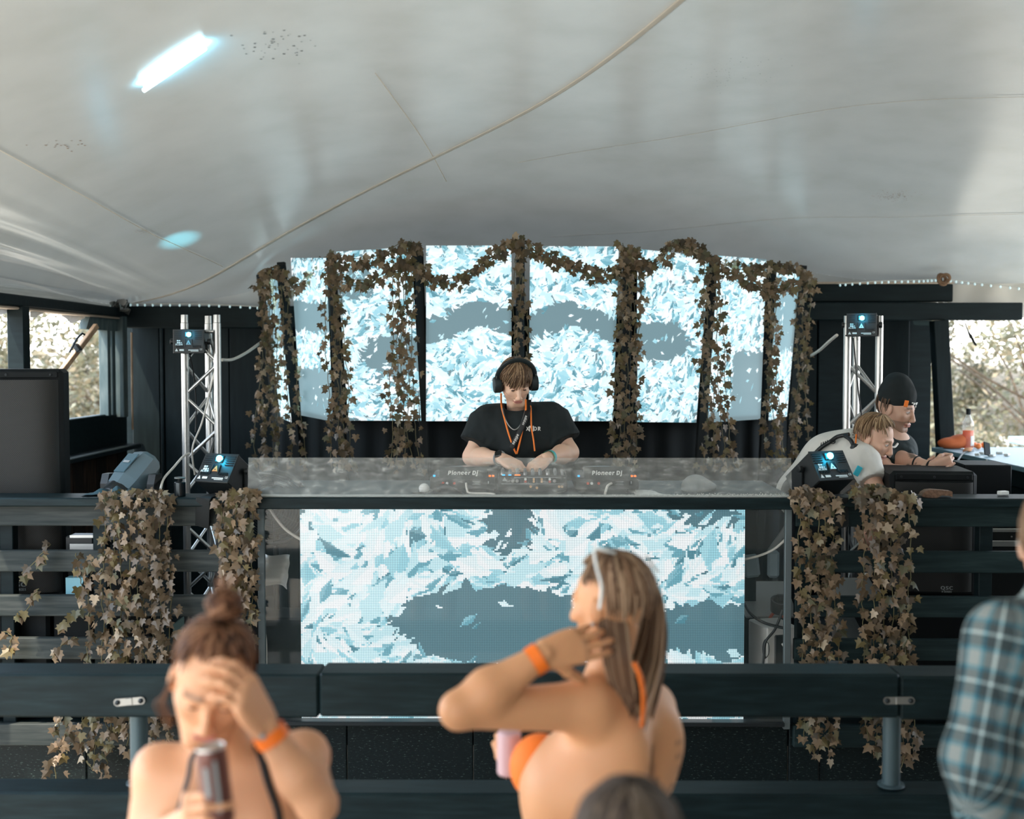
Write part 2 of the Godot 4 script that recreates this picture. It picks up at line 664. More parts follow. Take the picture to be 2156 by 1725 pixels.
	_flap(P(-20, 641, 6.3), P(33, 645, 6.55), [0.05, 0.055, 0.05, 0.03, 0.01], "pale scalloped canvas edge hanging above the open window, outside the first post")
	_flap(P(65, 648, 6.7), P(100, 652, 6.9), [0.052, 0.056, 0.04, 0.02, 0.008], "short pale canvas scallop hanging just inside the first window post")
	_flap(P(130, 662, 7.3), P(178, 666, 7.5), [0.01, 0.045, 0.05, 0.03, 0.008], "torn pale canvas scrap hanging in the window by the header board")


func _flap(a: Vector3, b: Vector3, drops: Array, label: String) -> void:
	var mb := MB.new()
	mb.grid(24, 6, func(u: float, w: float) -> Vector3:
		var f := clampf(u, 0.0, 1.0) * (drops.size() - 1)
		var i := mini(int(f), drops.size() - 2)
		var d: float = lerpf(drops[i], drops[i + 1], f - i)
		return a.lerp(b, u) + Vector3(0.01 * sin(u * 9.0) * w, -d * w, 0.012 * sin(u * 14.0 + w * 2.0)))
	one("canvas_flap", label, "flap", mb, M.canvas)


func lights_and_camera() -> void:
	var cam := Camera3D.new()
	cam.name = "camera"
	cam.transform = Transform3D(turn, EYE)
	cam.near = 0.05
	cam.far = 300.0
	var lens := CameraAttributesPhysical.new()
	lens.frustum_focal_length = 35.0
	lens.frustum_focus_distance = 5.9
	lens.exposure_aperture = 1.4
	lens.frustum_near = 0.05
	lens.frustum_far = 300.0
	cam.attributes = lens
	add_child(cam)
	cam.current = true

	var env := Environment.new()
	env.tonemap_mode = Environment.TONE_MAPPER_LINEAR
	env.tonemap_exposure = 0.80
	env.sdfgi_enabled = true
	env.ssao_enabled = true
	env.ssil_enabled = true
	env.background_mode = Environment.BG_SKY
	var sky := Sky.new()
	var air := ProceduralSkyMaterial.new()
	air.sky_top_color = Color(0.80, 0.90, 1.0)
	air.sky_horizon_color = Color(1.0, 0.99, 0.97)
	air.ground_horizon_color = Color(0.9, 0.88, 0.84)
	air.ground_bottom_color = Color(0.5, 0.48, 0.44)
	air.sky_energy_multiplier = 2.6
	air.ground_energy_multiplier = 1.2
	air.sun_angle_max = 1.0
	sky.sky_material = air
	env.sky = sky
	var we := WorldEnvironment.new()
	we.name = "environment"
	we.environment = env
	add_child(we)

	var sun := DirectionalLight3D.new()
	sun.name = "sun"
	sun.light_energy = 4.0
	sun.light_color = Color(1.0, 0.95, 0.87)
	sun.light_angular_distance = 0.6
	sun.shadow_enabled = true
	add_child(sun)
	sun.look_at_from_position(Vector3(-3.5, 9.0, 3.0), Vector3.ZERO, Vector3.UP)


func materials() -> void:
	mat("ground", Color(0.68, 0.64, 0.58), 0.9)
	var m := mat("tarp", Color(0.80, 0.80, 0.785), 0.25)
	m.cull_mode = BaseMaterial3D.CULL_DISABLED
	m.backlight_enabled = true
	m.backlight = Color(0.25, 0.25, 0.245)
	m.albedo_texture = noise_tex(0.012, [[0.0, Color(0.93, 0.93, 0.92)], [0.5, Color(0.97, 0.97, 0.97)], [1.0, Color.WHITE]], 512, 5, 4)
	m.uv1_triplanar = true
	m.uv1_world_triplanar = true
	m.uv1_scale = Vector3(0.35, 0.35, 0.35)
	m = mat("seam", Color(0.86, 0.82, 0.76), 0.5)
	m.backlight_enabled = true
	m.backlight = Color(0.5, 0.48, 0.45)
	m = mat("canvas", Color(0.80, 0.78, 0.74), 0.7)
	m.cull_mode = BaseMaterial3D.CULL_DISABLED
	m.backlight_enabled = true
	m.backlight = Color(0.35, 0.35, 0.35)
	grained("black_wood", Color(0.055, 0.085, 0.092), Color(0.125, 0.145, 0.147), Vector3(0.5, 4, 4), 0.55, 0.08, 0.02, 2)
	grained("black_upright", Color(0.05, 0.08, 0.088), Color(0.12, 0.135, 0.137), Vector3(4, 0.5, 4), 0.6, 0.1, 0.02, 3)
	grained("black_upright_pale", Color(0.065, 0.095, 0.10), Color(0.135, 0.15, 0.15), Vector3(3, 0.6, 3), 0.55, 0.06, 0.02, 5)
	grained("brown_upright", Color(0.12, 0.10, 0.09), Color(0.32, 0.23, 0.18), Vector3(5, 0.6, 5), 0.7, 0.1, 0.02, 6)
	grained("brown_upright_dark", Color(0.08, 0.08, 0.08), Color(0.22, 0.16, 0.13), Vector3(5, 0.6, 5), 0.7, 0.1, 0.02, 7)
	grained("grey_timber", Color(0.27, 0.33, 0.34), Color(0.42, 0.46, 0.46), Vector3(3, 0.7, 3), 0.6, 0.05, 0.02, 8)
	grained("blue_timber", Color(0.45, 0.56, 0.60), Color(0.66, 0.75, 0.78), Vector3(4, 4, 0.5), 0.5, 0.05, 0.02, 10)
	grained("bare_timber", Color(0.62, 0.50, 0.40), Color(0.80, 0.68, 0.56), Vector3(4, 1, 4), 0.6, 0.03, 0.02, 11)
	grained("rail_wood", Color(0.055, 0.088, 0.094), Color(0.145, 0.172, 0.175), Vector3(0.6, 5, 5), 0.5, 0.12, 0.025, 12)
	mat("mould_speck", Color(0.40, 0.41, 0.40), 0.8)
	mat("rust_speck", Color(0.62, 0.50, 0.40), 0.8)
	mat("black_shiny", Color(0.10, 0.13, 0.14), 0.3)
	mat("pale_edge", Color(0.78, 0.70, 0.62), 0.6)
	mat("black_plastic", Color(0.075, 0.095, 0.10), 0.4)
	mat("black_matt", Color(0.06, 0.08, 0.085), 0.8)
	mat("dark_metal", Color(0.16, 0.18, 0.19), 0.4, 0.6)
	mat("aluminium", Color(0.80, 0.80, 0.79), 0.34, 0.9)
	mat("steel", Color(0.62, 0.62, 0.61), 0.35, 1.0)
	mat("white_print", Color(0.88, 0.88, 0.86), 0.6)
	mat("white_cable", Color(0.86, 0.84, 0.80), 0.5)
	mat("black_cable", Color(0.05, 0.06, 0.065), 0.5)
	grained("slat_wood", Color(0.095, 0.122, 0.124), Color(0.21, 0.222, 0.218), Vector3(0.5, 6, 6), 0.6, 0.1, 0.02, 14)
	grained("desk_top", Color(0.13, 0.16, 0.165), Color(0.30, 0.32, 0.32), Vector3(1, 1, 1), 0.5, 0.03, 0.03, 15)
	m = mat("scuffed", Color.WHITE, 0.45)
	m.metallic_specular = 0.3
	m.albedo_texture = noise_tex(0.05, [[0.0, Color(0.035, 0.06, 0.065)], [0.66, Color(0.07, 0.09, 0.093)], [0.76, Color(0.09, 0.105, 0.105)], [0.84, Color(0.34, 0.32, 0.29)], [1.0, Color(0.5, 0.46, 0.42)]], 512, 5, 16)
	m.uv1_triplanar = true
	m.uv1_scale = Vector3(1.6, 5.0, 1.6)
	grained("slat_wood_daylit", Color(0.15, 0.178, 0.178), Color(0.30, 0.308, 0.30), Vector3(0.5, 6, 6), 0.65, 0.1, 0.02, 17)  # lighter copy of slat_wood: daylight on this fence put into the colour
	mat("shield_dust", Color(0.66, 0.68, 0.66), 0.7)
	mat("frame_metal", Color(0.42, 0.46, 0.47), 0.45, 0.5)
	mat("grey_pipe", Color(0.24, 0.31, 0.33), 0.4, 0.2)
	m = mat("glass", Color(0.8, 0.9, 0.9, 0.012), 0.04)
	m.metallic_specular = 0.35
	m.transparency = BaseMaterial3D.TRANSPARENCY_ALPHA
	mat("canister", Color(0.20, 0.22, 0.23), 0.25, 0.8)
	mat("teal_cloth", Color(0.12, 0.26, 0.30), 0.8).cull_mode = BaseMaterial3D.CULL_DISABLED
	mat("white_plastic", Color(0.85, 0.85, 0.83), 0.4)
	mat("grey_cloth", Color(0.52, 0.54, 0.54), 0.8)
	mat("woven", Color(0.50, 0.56, 0.58), 0.9)
	mat("white_metal", Color(0.75, 0.74, 0.71), 0.5)
	mat("pale_blue", Color(0.55, 0.78, 0.84), 0.4)
	mat("counter_top", Color(0.46, 0.58, 0.62), 0.35)
	mat("orange_cloth", Color(0.74, 0.37, 0.19), 0.8)
	mat("tangerine", Color(0.93, 0.50, 0.24), 0.5)
	mat("peach", Color(0.92, 0.66, 0.50), 0.5)
	mat("rope", Color(0.52, 0.40, 0.30), 0.9)
	m = mat("brown_cork", Color(0.52, 0.40, 0.32), 0.9)
	m.albedo_texture = noise_tex(0.06, [[0.0, Color(0.7, 0.7, 0.7)], [1.0, Color.WHITE]], 128, 3, 21)
	m.uv1_triplanar = true
	m.uv1_scale = Vector3.ONE * 8.0
	m = mat("bottle_glass", Color(0.95, 0.97, 0.97, 0.1), 0.03)
	m.transparency = BaseMaterial3D.TRANSPARENCY_ALPHA
	m = mat("amber_drink", Color(0.90, 0.42, 0.10), 0.1)
	m.backlight_enabled = true
	m.backlight = Color(0.9, 0.45, 0.12)
	m = mat("laser_line_glow", Color(1, 1, 1), 0.4)  # glow of the laser line cast on the roof
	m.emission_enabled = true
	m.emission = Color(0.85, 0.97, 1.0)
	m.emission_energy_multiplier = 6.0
	m = mat("bulb", Color(0.9, 0.95, 0.95), 0.15)
	m.emission_enabled = true
	m.emission = Color(0.8, 0.97, 1.0)
	m.emission_energy_multiplier = 0.6
	# acrylic under dust: scattered specks and streaks of pale dust with clear plastic between
	m = mat("dusty_acrylic", Color(0.86, 0.87, 0.85), 0.3)
	m.transparency = BaseMaterial3D.TRANSPARENCY_ALPHA
	m.albedo_texture = noise_tex(0.03, [[0.0, Color(1, 1, 1, 0.07)], [0.45, Color(1, 1, 1, 0.11)], [0.7, Color(1, 1, 1, 0.16)], [1.0, Color(1, 1, 1, 0.4)]], 512, 6, 23)
	m.uv1_triplanar = true
	m.uv1_scale = Vector3(0.9, 2.2, 1.0)
	mat("headphone", Color(0.13, 0.17, 0.18), 0.45)
	mat("teal_tee", Color(0.10, 0.15, 0.16), 0.85)
	mat("can_brown", Color(0.42, 0.26, 0.23), 0.3, 0.3)
	mat("can_pink", Color(0.80, 0.66, 0.68), 0.35)
	mat("blue_lens", Color(0.25, 0.65, 0.80), 0.1, 0.5)
	# woven check of teal, grey and pale stripes
	m = mat("plaid", Color.WHITE, 0.9)
	var im := Image.create(128, 128, false, Image.FORMAT_RGB8)
	for y in 128:
		for x in 128:
			var a := _stripe(x)
			var b := _stripe(y)
			im.set_pixel(x, y, a.lerp(b, 0.5) if (x + y) % 4 < 2 else a.lerp(b, 0.42))
	m.albedo_texture = ImageTexture.create_from_image(im)


func _stripe(i: int) -> Color:
	if i < 8:
		return Color(0.80, 0.88, 0.88)
	if i < 40:
		return Color(0.17, 0.22, 0.235)
	if i < 50:
		return Color(0.16, 0.42, 0.50)
	if i < 92:
		return Color(0.55, 0.58, 0.57)
	if i < 102:
		return Color(0.16, 0.42, 0.50)
	return Color(0.24, 0.28, 0.29)


# ------------------------------------------------------------------ slatted front, desk, hand rail
func build_front() -> void:
	var zf := 5.38
	var y_of := func(py: float, z: float) -> float: return P(1098, py, z).y
	# slatted fences on both sides of the desk
	for side in [-1, 1]:
		var x0: float = -2.72 if side < 0 else 1.235
		var x1: float = -1.235 if side < 0 else 3.2
		var words := "black slatted fence with the loudspeaker behind it" if side < 0 else "black slatted fence with the two men behind it"
		var o := thing("slat_fence", words, "fence", Vector3((x0 + x1) * 0.5, 0.42, -zf))
		var mb := MB.new()
		bar(mb, Vector3(x0, 1.458, -zf - 0.01), Vector3(x1, 1.458, -zf - 0.01), 0.19, 0.04, 0.006)
		wpart("cap_board", mb, M.rail_wood, o)
		for r in [[1066, 1109], [1161, 1206], [1256, 1300], [1346, 1391], [1438, 1484], [1528, 1574]]:
			mb = MB.new()
			var a: float = y_of.call(r[0], zf - 0.02)
			var b: float = y_of.call(r[1], zf - 0.02)
			bar(mb, Vector3(x0, (a + b) * 0.5, -zf), Vector3(x1, (a + b) * 0.5, -zf), 0.035, a - b, 0.004)
			wpart("slat", mb, M.slat_wood if side > 0 else M.slat_wood_daylit, o)
		for px in ([345, 215, 20] if side < 0 else [1690, 2070]):
			mb = MB.new()
			var x := P(px, 1200, zf + 0.05).x
			bar(mb, Vector3(x, 0.42, -zf - 0.05), Vector3(x, 1.44, -zf - 0.05), 0.06, 0.06, 0.003)
			wpart("post", mb, M.black_wood, o)
	# front face of the platform, of scuffed sheets and battens
	var wall := structure("wall_front", null, null)
	var sheets := [[-3.2, -2.0], [-2.0, -0.8], [-0.8, -0.22], [-0.22, -0.07], [-0.07, 1.22], [1.22, 1.36], [1.36, 3.3]]
	for k in sheets.size():
		var s: Array = sheets[k]
		var mb := MB.new()
		mb.box(Vector3((s[0] + s[1]) * 0.5, 0.215, -5.42 + (0.012 if k in [3, 5] else 0.0)), Vector3(s[1] - s[0] - 0.006, 0.43, 0.03), Basis.IDENTITY, 0.003)
		wpart("panel", mb, M.scuffed, wall)
	# desk: top, fascia, glass front, frame
	var o := thing("dj_desk", "long black DJ desk with a glass front and a video screen inside", "desk", Vector3(0, 0.42, -5.7))
	var mb := MB.new()
	bar(mb, Vector3(-1.235, 1.462, -5.70), Vector3(1.225, 1.462, -5.70), 0.76, 0.032, 0.004)
	wpart("table_top", mb, M.desk_top, o)
	mb = MB.new()
	bar(mb, Vector3(-1.235, 1.452, -5.325), Vector3(1.225, 1.452, -5.325), 0.03, 0.052, 0.004)
	wpart("fascia", mb, M.rail_wood, o)
	mb = MB.new()
	bar(mb, Vector3(-1.16, 0.445, -5.37), Vector3(1.19, 0.445, -5.37), 0.06, 0.02, 0.003)
	wpart("bottom_strip", mb, M.dark_metal, o)
	for x in [-1.177, 1.202]:
		mb = MB.new()
		bar(mb, Vector3(x, 0.42, -5.37), Vector3(x, 1.425, -5.37), 0.03, 0.028, 0.002)
		wpart("frame_post", mb, M.frame_metal, o)
	for x in [-1.15, 1.15]:
		for z in [-6.0]:
			mb = MB.new()
			bar(mb, Vector3(x, 0.42, z), Vector3(x, 1.446, z), 0.06, 0.06, 0.003)
			wpart("leg", mb, M.black_wood, o)
	mb = MB.new()
	mb.box(Vector3(0.012, 0.94, -5.352), Vector3(2.34, 0.97, 0.005))
	wpart("glass_pane", mb, M.glass, o)
	# hand rail in front of the desk
	o = thing("hand_rail", "heavy dark timber hand rail on grey pipes, along the crowd side", "railing", Vector3(0, 0, -4.08))
	for s in [[-3.2, -0.685, 0.0], [-0.685, 1.28, 0.004], [1.28, 3.2, -0.002]]:
		mb = MB.new()
		bar(mb, Vector3(s[0], 0.955 + s[2], -4.075), Vector3(s[1] - 0.003, 0.955 + s[2] * 1.5, -4.075 + s[2]), 0.15, 0.15, 0.008)
		wpart("rail_beam", mb, M.rail_wood, o)
	mb = MB.new()
	bar(mb, Vector3(-3.2, 0.545, -4.075), Vector3(3.2, 0.545, -4.075), 0.14, 0.15, 0.008)
	wpart("lower_beam", mb, M.rail_wood, o)
	for px in [293, 1877]:
		var x := P(px, 1590, 4.08).x
		mb = MB.new()
		mb.tube([Vector3(x, 0.0, -4.08), Vector3(x, 0.89, -4.08)], 0.030, 20)
		wpart("pipe", mb, M.grey_pipe, o)
		mb = MB.new()
		mb.lathe([Vector2(0.0, 0.635), Vector2(0.045, 0.633), Vector2(0.045, 0.622), Vector2(0.0, 0.62)], 18, Transform3D(Basis.IDENTITY, Vector3(x, 0, -4.08)))
		wpart("collar", mb, M.grey_pipe, o)
	for q in [[273, 1477, 0.08], [1892, 1475, 0.0]]:
		var c := P(q[0], q[1], 3.998)
		var b := Basis(Vector3.BACK, q[2])
		var plate := MB.new()
		var ol := []
		for k in 20:
			var a := TAU * k / 20.0
			ol.append(Vector2(0.040 * signf(cos(a)) + 0.013 * cos(a), 0.013 * sin(a)))
		plate.prism(ol, Transform3D(b, c), 0.006)
		var br := wpart("bracket", plate, M.steel, o)
		for s in [-1, 1]:
			mb = MB.new()
			mb.lathe([Vector2(0.009, 0), Vector2(0.009, 0.004), Vector2(0.005, 0.007), Vector2(0, 0.008)], 12, Transform3D(Basis(Vector3.RIGHT, PI / 2) , c + b * Vector3(0.04 * s, 0, 0.006)))
			var bolt := wpart("bolt", mb, M.dark_metal, br)
			bolt.set_meta("label", "round bolt head of the bracket")
		mb = MB.new()
		mb.box(c + b * Vector3(0, 0, 0.007), Vector3(0.022, 0.024, 0.004), b, 0.001)
		wpart("bracket_tab", mb, M.steel, br)


# ------------------------------------------------------------------ video screens
func _tri_fill(im: Image, a: Vector2, b: Vector2, c: Vector2, col: Color) -> void:
	var y0 := maxi(int(ceil(minf(a.y, minf(b.y, c.y)))), 0)
	var y1 := mini(int(floor(maxf(a.y, maxf(b.y, c.y)))), im.get_height() - 1)
	for y in range(y0, y1 + 1):
		var xs := []
		for e in [[a, b], [b, c], [c, a]]:
			var p: Vector2 = e[0]
			var q: Vector2 = e[1]
			if (p.y <= y) != (q.y <= y):
				xs.append(p.x + (q.x - p.x) * (y - p.y) / (q.y - p.y))
		if xs.size() == 2:
			var x0 := int(round(minf(xs[0], xs[1])))
			var x1 := int(round(maxf(xs[0], xs[1])))
			im.fill_rect(Rect2i(x0, y, maxi(x1 - x0, 1), 1), col)


func shards(w: int, h: int, seed_: int, dark: Callable, count: int, unit: float, lean: float, scale: int, grid_a: float) -> ImageTexture:
	## the film on the screens: drifting splinters of ice round dark water, shown in square pixels
	rng.seed = seed_
	var im := Image.create(w, h, false, Image.FORMAT_RGB8)
	var deep := Color(0.32, 0.46, 0.50) if scale > 2 else Color(0.40, 0.49, 0.51)  # greyed base: ambient reflection off the panels put into the colour
	im.fill(deep)
	var nz := FastNoiseLite.new()
	nz.seed = seed_
	nz.frequency = 0.02
	var tones := [Color(1, 1, 1), Color(0.93, 0.99, 1), Color(0.97, 1, 1), Color(0.80, 0.93, 0.96), Color(0.62, 0.83, 0.88), Color(0.42, 0.66, 0.72), Color(0.30, 0.52, 0.58)]
	for k in count:
		var p := Vector2(rng.randf() * w, rng.randf() * h)
		var d: float = dark.call(p.x / w, p.y / h)
		if rng.randf() < d:
			continue
		var ang := lean + nz.get_noise_2d(p.x, p.y) * 2.6 + rng.randf_range(-0.35, 0.35)
		var l := unit * rng.randf_range(0.35, 1.5) * (1.0 if d < 0.3 else 0.6)
		var t := l * rng.randf_range(0.12, 0.45)
		var u := Vector2(cos(ang), sin(ang))
		var s := Vector2(-u.y, u.x)
		var pick := rng.randf()
		var tone: Color = tones[0 if pick < 0.26 else 1 if pick < 0.42 else 2 if pick < 0.52 else 3 if pick < 0.70 else 4 if pick < 0.83 else 5 if pick < 0.93 else 6]
		var a := p - u * l * 0.5
		var b := p + u * l * 0.5 + s * t * rng.randf_range(-0.4, 0.4)
		_tri_fill(im, a, b, p + s * t, tone)
		_tri_fill(im, a, b, p - s * t * rng.randf(), tone.lerp(tones[3], 0.3))
	if scale > 1:
		im.resize(w * scale, h * scale, Image.INTERPOLATE_NEAREST)
	if grid_a > 0.0:
		im.convert(Image.FORMAT_RGBA8)
		var over := Image.create(w * scale, h * scale, false, Image.FORMAT_RGBA8)
		var line := Color(0.02, 0.10, 0.13, grid_a)
		for x in w:
			over.fill_rect(Rect2i(x * scale, 0, 1, h * scale), line)
		for y in h:
			over.fill_rect(Rect2i(0, y * scale, w * scale, 1), line)
		im.blend_rect(over, Rect2i(0, 0, w * scale, h * scale), Vector2i.ZERO)
	return ImageTexture.create_from_image(im)


func screen_mat(called: String, t: Texture2D, energy: float) -> StandardMaterial3D:
	var m := mat(called, Color(0.03, 0.04, 0.045), 0.5)
	m.emission_enabled = true
	m.emission = Color.BLACK
	m.emission_texture = t
	m.emission_energy_multiplier = energy
	return m


func led_panel(called: String, label: String, tl: Vector3, tr: Vector3, br: Vector3, bl: Vector3, m: Material, energy: float, group := "") -> Node3D:
	var base := (bl + br) * 0.5
	var o := thing(called, label, "screen", base, group)
	var n := (tr - tl).cross(bl - tl).normalized()
	if n.z < 0.0:
		n = -n
	var back := -n * 0.07
	var mb := MB.new()
	mb.quad(tl + back, tr + back, br + back, bl + back, -n)
	mb.quad(tl, tr, tr + back, tl + back, tl - bl)
	mb.quad(bl, br, br + back, bl + back, bl - tl)
	mb.quad(tl, bl, bl + back, tl + back, tl - tr)
	mb.quad(tr, br, br + back, tr + back, tr - tl)
	wpart("cabinet", mb, M.black_plastic, o)
	mb = MB.new()
	mb.use_uv = true
	mb.poly([bl, br, tr, tl], n, [Vector2(0, 1), Vector2(1, 1), Vector2(1, 0), Vector2(0, 0)])
	wpart("screen_face", mb, m, o)
	var l := AreaLight3D.new()
	l.name = "screen_glow"
	l.area_size = Vector2((tr - tl).length() * 0.95, (tl - bl).length() * 0.95)
	l.light_energy = energy
	l.light_color = Color(0.72, 0.93, 1.0)
	l.shadow_enabled = true
	l.area_range = 12.0
	l.area_attenuation = 2.0
	o.add_child(l)
	var x := (tr - tl).normalized()
	var b := Basis(x, n.cross(x).normalized(), n)
	l.transform = Transform3D(b, (tl + br) * 0.5 + n * 0.02 - base)
	return o


func build_screens() -> void:
	# wide screen under the table
	var t := shards(256, 128, 7, func(u: float, v: float) -> float:
		var d := 0.0
		d = maxf(d, 1.0 - smoothstep(0.85, 1.1, Vector2((u - 0.43) / 0.25, (v - 0.53) / 0.20).length()))
		d = maxf(d, 1.0 - smoothstep(0.85, 1.1, Vector2((u - 0.52) / 0.20, (v - 0.66) / 0.14).length()))
		d = maxf(d, 1.0 - smoothstep(0.85, 1.1, Vector2((u - 0.93) / 0.22, (v - 0.56) / 0.15).length()))
		d = maxf(d, 0.9 * (1.0 - smoothstep(0.8, 1.1, Vector2((u - 0.47) / 0.07, (v - 0.10) / 0.14).length())))
		d = maxf(d, 0.75 * (1.0 - smoothstep(0.8, 1.1, Vector2((u - 0.92) / 0.1, (v - 0.05) / 0.1).length())))
		return maxf(d * 0.995, 0.0), 5200, 15.0, -0.25, 4, 0.42)
	var z := 5.42
	led_panel("video_screen", "wide video screen showing ice splinters, set into the front of the DJ desk", P(631, 1066, z), P(1569, 1066, z), P(1565, 1523, z), P(635, 1523, z), screen_mat("front_screen_film", t, 1.6), 0.5)
	# tall panels behind the performer
	var specs := [
		[[553, 572], [581, 562], [614, 890], [590, 880], 7.85, 7.66, 11, "outermost tall screen panel, half hidden by ivy near the truss with the white cable"],
		[[612, 543], [687, 543], [701, 888], [634, 875], 7.6, 7.28, 12, "narrow leaning screen panel with a grey lower third, between two ivy columns"],
		[[708, 530], [866, 520], [887, 886], [733, 886], 7.22, 7.03, 13, "tall screen panel with a gappy ivy column across it, next to the flat pair"],
		[[897, 517], [1077, 517], [1077, 887], [897, 887], 7.0, 7.0, 14, "tall flat screen panel right behind the performer's right shoulder"],
		[[1116, 518], [1303, 519], [1291, 887], [1113, 887], 7.0, 7.0, 15, "tall flat screen panel right behind the performer's left shoulder"],
		[[1342, 524], [1494, 540], [1466, 890], [1340, 889], 7.03, 7.22, 16, "tall screen panel with a dark teal patch, one ivy column from the flat pair"],
		[[1510, 538], [1614, 546], [1601, 883], [1490, 890], 7.28, 7.6, 17, "screen panel turned aside with fine grey stripes near its foot"],
		[[1636, 560], [1684, 574], [1657, 877], [1618, 886], 7.66, 7.9, 18, "outermost narrow screen panel, pale blue, near the truss with two men"],
	]
	for s in specs:
		var seed_: int = s[6]
		var side := 0.5 if seed_ < 15 else 0.62
		var tex := shards(128, 256, seed_, func(u: float, v: float) -> float:
			var band := 1.0 - smoothstep(0.75, 1.15, absf(v - 0.43 - 0.05 * sin(u * 5.0 + seed_)) / 0.085)
			if seed_ == 12:
				band = maxf(1.0 - smoothstep(0.8, 1.1, absf(v - 0.36) / 0.1), smoothstep(0.66, 0.70, v))
			elif seed_ == 13:
				band = maxf(1.0 - smoothstep(0.8, 1.1, Vector2((u - 0.7) / 0.5, (v - 0.62) / 0.13).length()), 0.6 * (1.0 - smoothstep(0.8, 1.1, Vector2((u - 0.2) / 0.3, (v - 0.2) / 0.1).length())))
			elif seed_ == 16:
				band = 1.0 - smoothstep(0.8, 1.1, Vector2((u - 0.3) / 0.5, (v - 0.52) / 0.13).length())
			elif seed_ == 17:
				band = maxf(smoothstep(0.55, 0.6, v) * smoothstep(0.3, 0.5, u), smoothstep(0.9, 0.93, v))
			elif seed_ == 18 or seed_ == 11:
				band = 1.0 - smoothstep(0.8, 1.1, absf(v - 0.3) / 0.25)
			return band * 0.97 * (1.0 if seed_ != 14 else 0.99), 2600 if seed_ in [14, 15] else 2000, 15.0, -0.2 if side == 0.5 else -0.5, 2, 0.16)
		led_panel("tall_video_screen", s[7], P(s[0][0], s[0][1], s[4]), P(s[1][0], s[1][1], s[5]), P(s[2][0], s[2][1], s[5]), P(s[3][0], s[3][1], s[4]), screen_mat("panel_film_%d" % seed_, tex, 1.62), 0.5, "tall screen panels of the back wall")
	# dark posts between the panels
	var posts := [[592, 620, 0.05, 7.72], [697, 718, 0.06, 7.3], [882, 892, 0.055, 7.06], [1096, 1094, 0.10, 7.06], [1322, 1315, 0.10, 7.06], [1502, 1478, 0.07, 7.3], [1625, 1610, 0.06, 7.72], [1690, 1666, 0.05, 8.05], [546, 585, 0.05, 8.05]]
	var words := ["slim black post between the two outer panels by the cable", "black post between the leaning panel and the next", "slim black post beside the flat screen pair", "wide black post in the middle of the screen wall, above the performer's head", "wide black post wrapped in thick ivy, edge of the flat screen pair", "black leaning post with ivy trailing over bright screen", "black post between the striped panel and the outermost one", "outer black post at the end of the screen wall near the two men", "outer black post at the end of the screen wall near the white cable"]
	for k in posts.size():
		var p: Array = posts[k]
		var mb := MB.new()
		var head: Vector3 = P(p[0], 512 + absf(p[0] - 1096) * 0.08, p[3])
		var foot: Vector3 = P(p[1] + (p[1] - p[0]) * 0.25, 980, p[3])
		foot = head + (foot - head) * ((head.y - 0.425) / (head.y - foot.y))
		bar(mb, head, foot, 0.05, p[2], 0.003)
		one("screen_post", words[k], "post", mb, M.black_matt, "posts of the screen wall")
	# black drape below the panels
	var mb2 := MB.new()
	mb2.grid(160, 3, func(u: float, w: float) -> Vector3:
		var x := lerpf(-1.66, 1.78, u)
		var z2 := 7.16 + 0.78 * pow(absf(x) / 1.7, 1.7)
		return Vector3(x, lerpf(1.745, 0.43, w), -z2 + (0.012 + 0.02 * w) * sin(x * 42.0 + sin(x * 9.0))))
	one("black_drape", "black cloth drape with soft folds hanging under the tall screens", "curtain", mb2, M.drape)


# ------------------------------------------------------------------ artificial ivy
var leaf_meshes := []
var leaf_mats := []


func make_leaves() -> void:
	var outline := [Vector2(0, 0), Vector2(0.20, -0.14), Vector2(0.50, -0.02), Vector2(0.36, 0.20), Vector2(0.56, 0.46), Vector2(0.25, 0.50), Vector2(0.0, 1.0), Vector2(-0.25, 0.50), Vector2(-0.56, 0.46), Vector2(-0.36, 0.20), Vector2(-0.50, -0.02), Vector2(-0.20, -0.14)]
	for k in 4:
		var fold: float = [0.25, 0.5, -0.2, 0.7][k]
		var bend: float = [0.25, 0.1, -0.15, 0.4][k]
		var mb := MB.new()
		var up := func(p: Vector2) -> Vector3:
			return Vector3(p.x, p.y, -absf(p.x) * fold - p.y * p.y * bend + 0.12 * p.x * (k - 1.5))
		var c: Vector3 = up.call(Vector2(0, 0.28))
		for i in outline.size():
			var a: Vector3 = up.call(outline[i])
			var b: Vector3 = up.call(outline[(i + 1) % outline.size()])
			var n := (a - c).cross(b - c).normalized()
			if n.z < 0.0:
				n = -n
			n = (n * 0.6 + Vector3.BACK * 0.4).normalized()
			mb.poly([c, a, b], n)
		leaf_meshes.append(mb.mesh())
	var tones := [Color(0.41, 0.33, 0.245), Color(0.34, 0.275, 0.20), Color(0.47, 0.385, 0.29), Color(0.38, 0.33, 0.20), Color(0.26, 0.215, 0.16), Color(0.60, 0.53, 0.44), Color(0.31, 0.30, 0.21)]
	for k in tones.size():
		var m := mat("ivy_leaf_%d" % k, tones[k], 0.48)
		m.cull_mode = BaseMaterial3D.CULL_DISABLED
		m.backlight_enabled = true
		m.backlight = Color(0.30, 0.27, 0.18)
		leaf_mats.append(m)
	mat("ivy_stem", Color(0.38, 0.35, 0.22), 0.6)


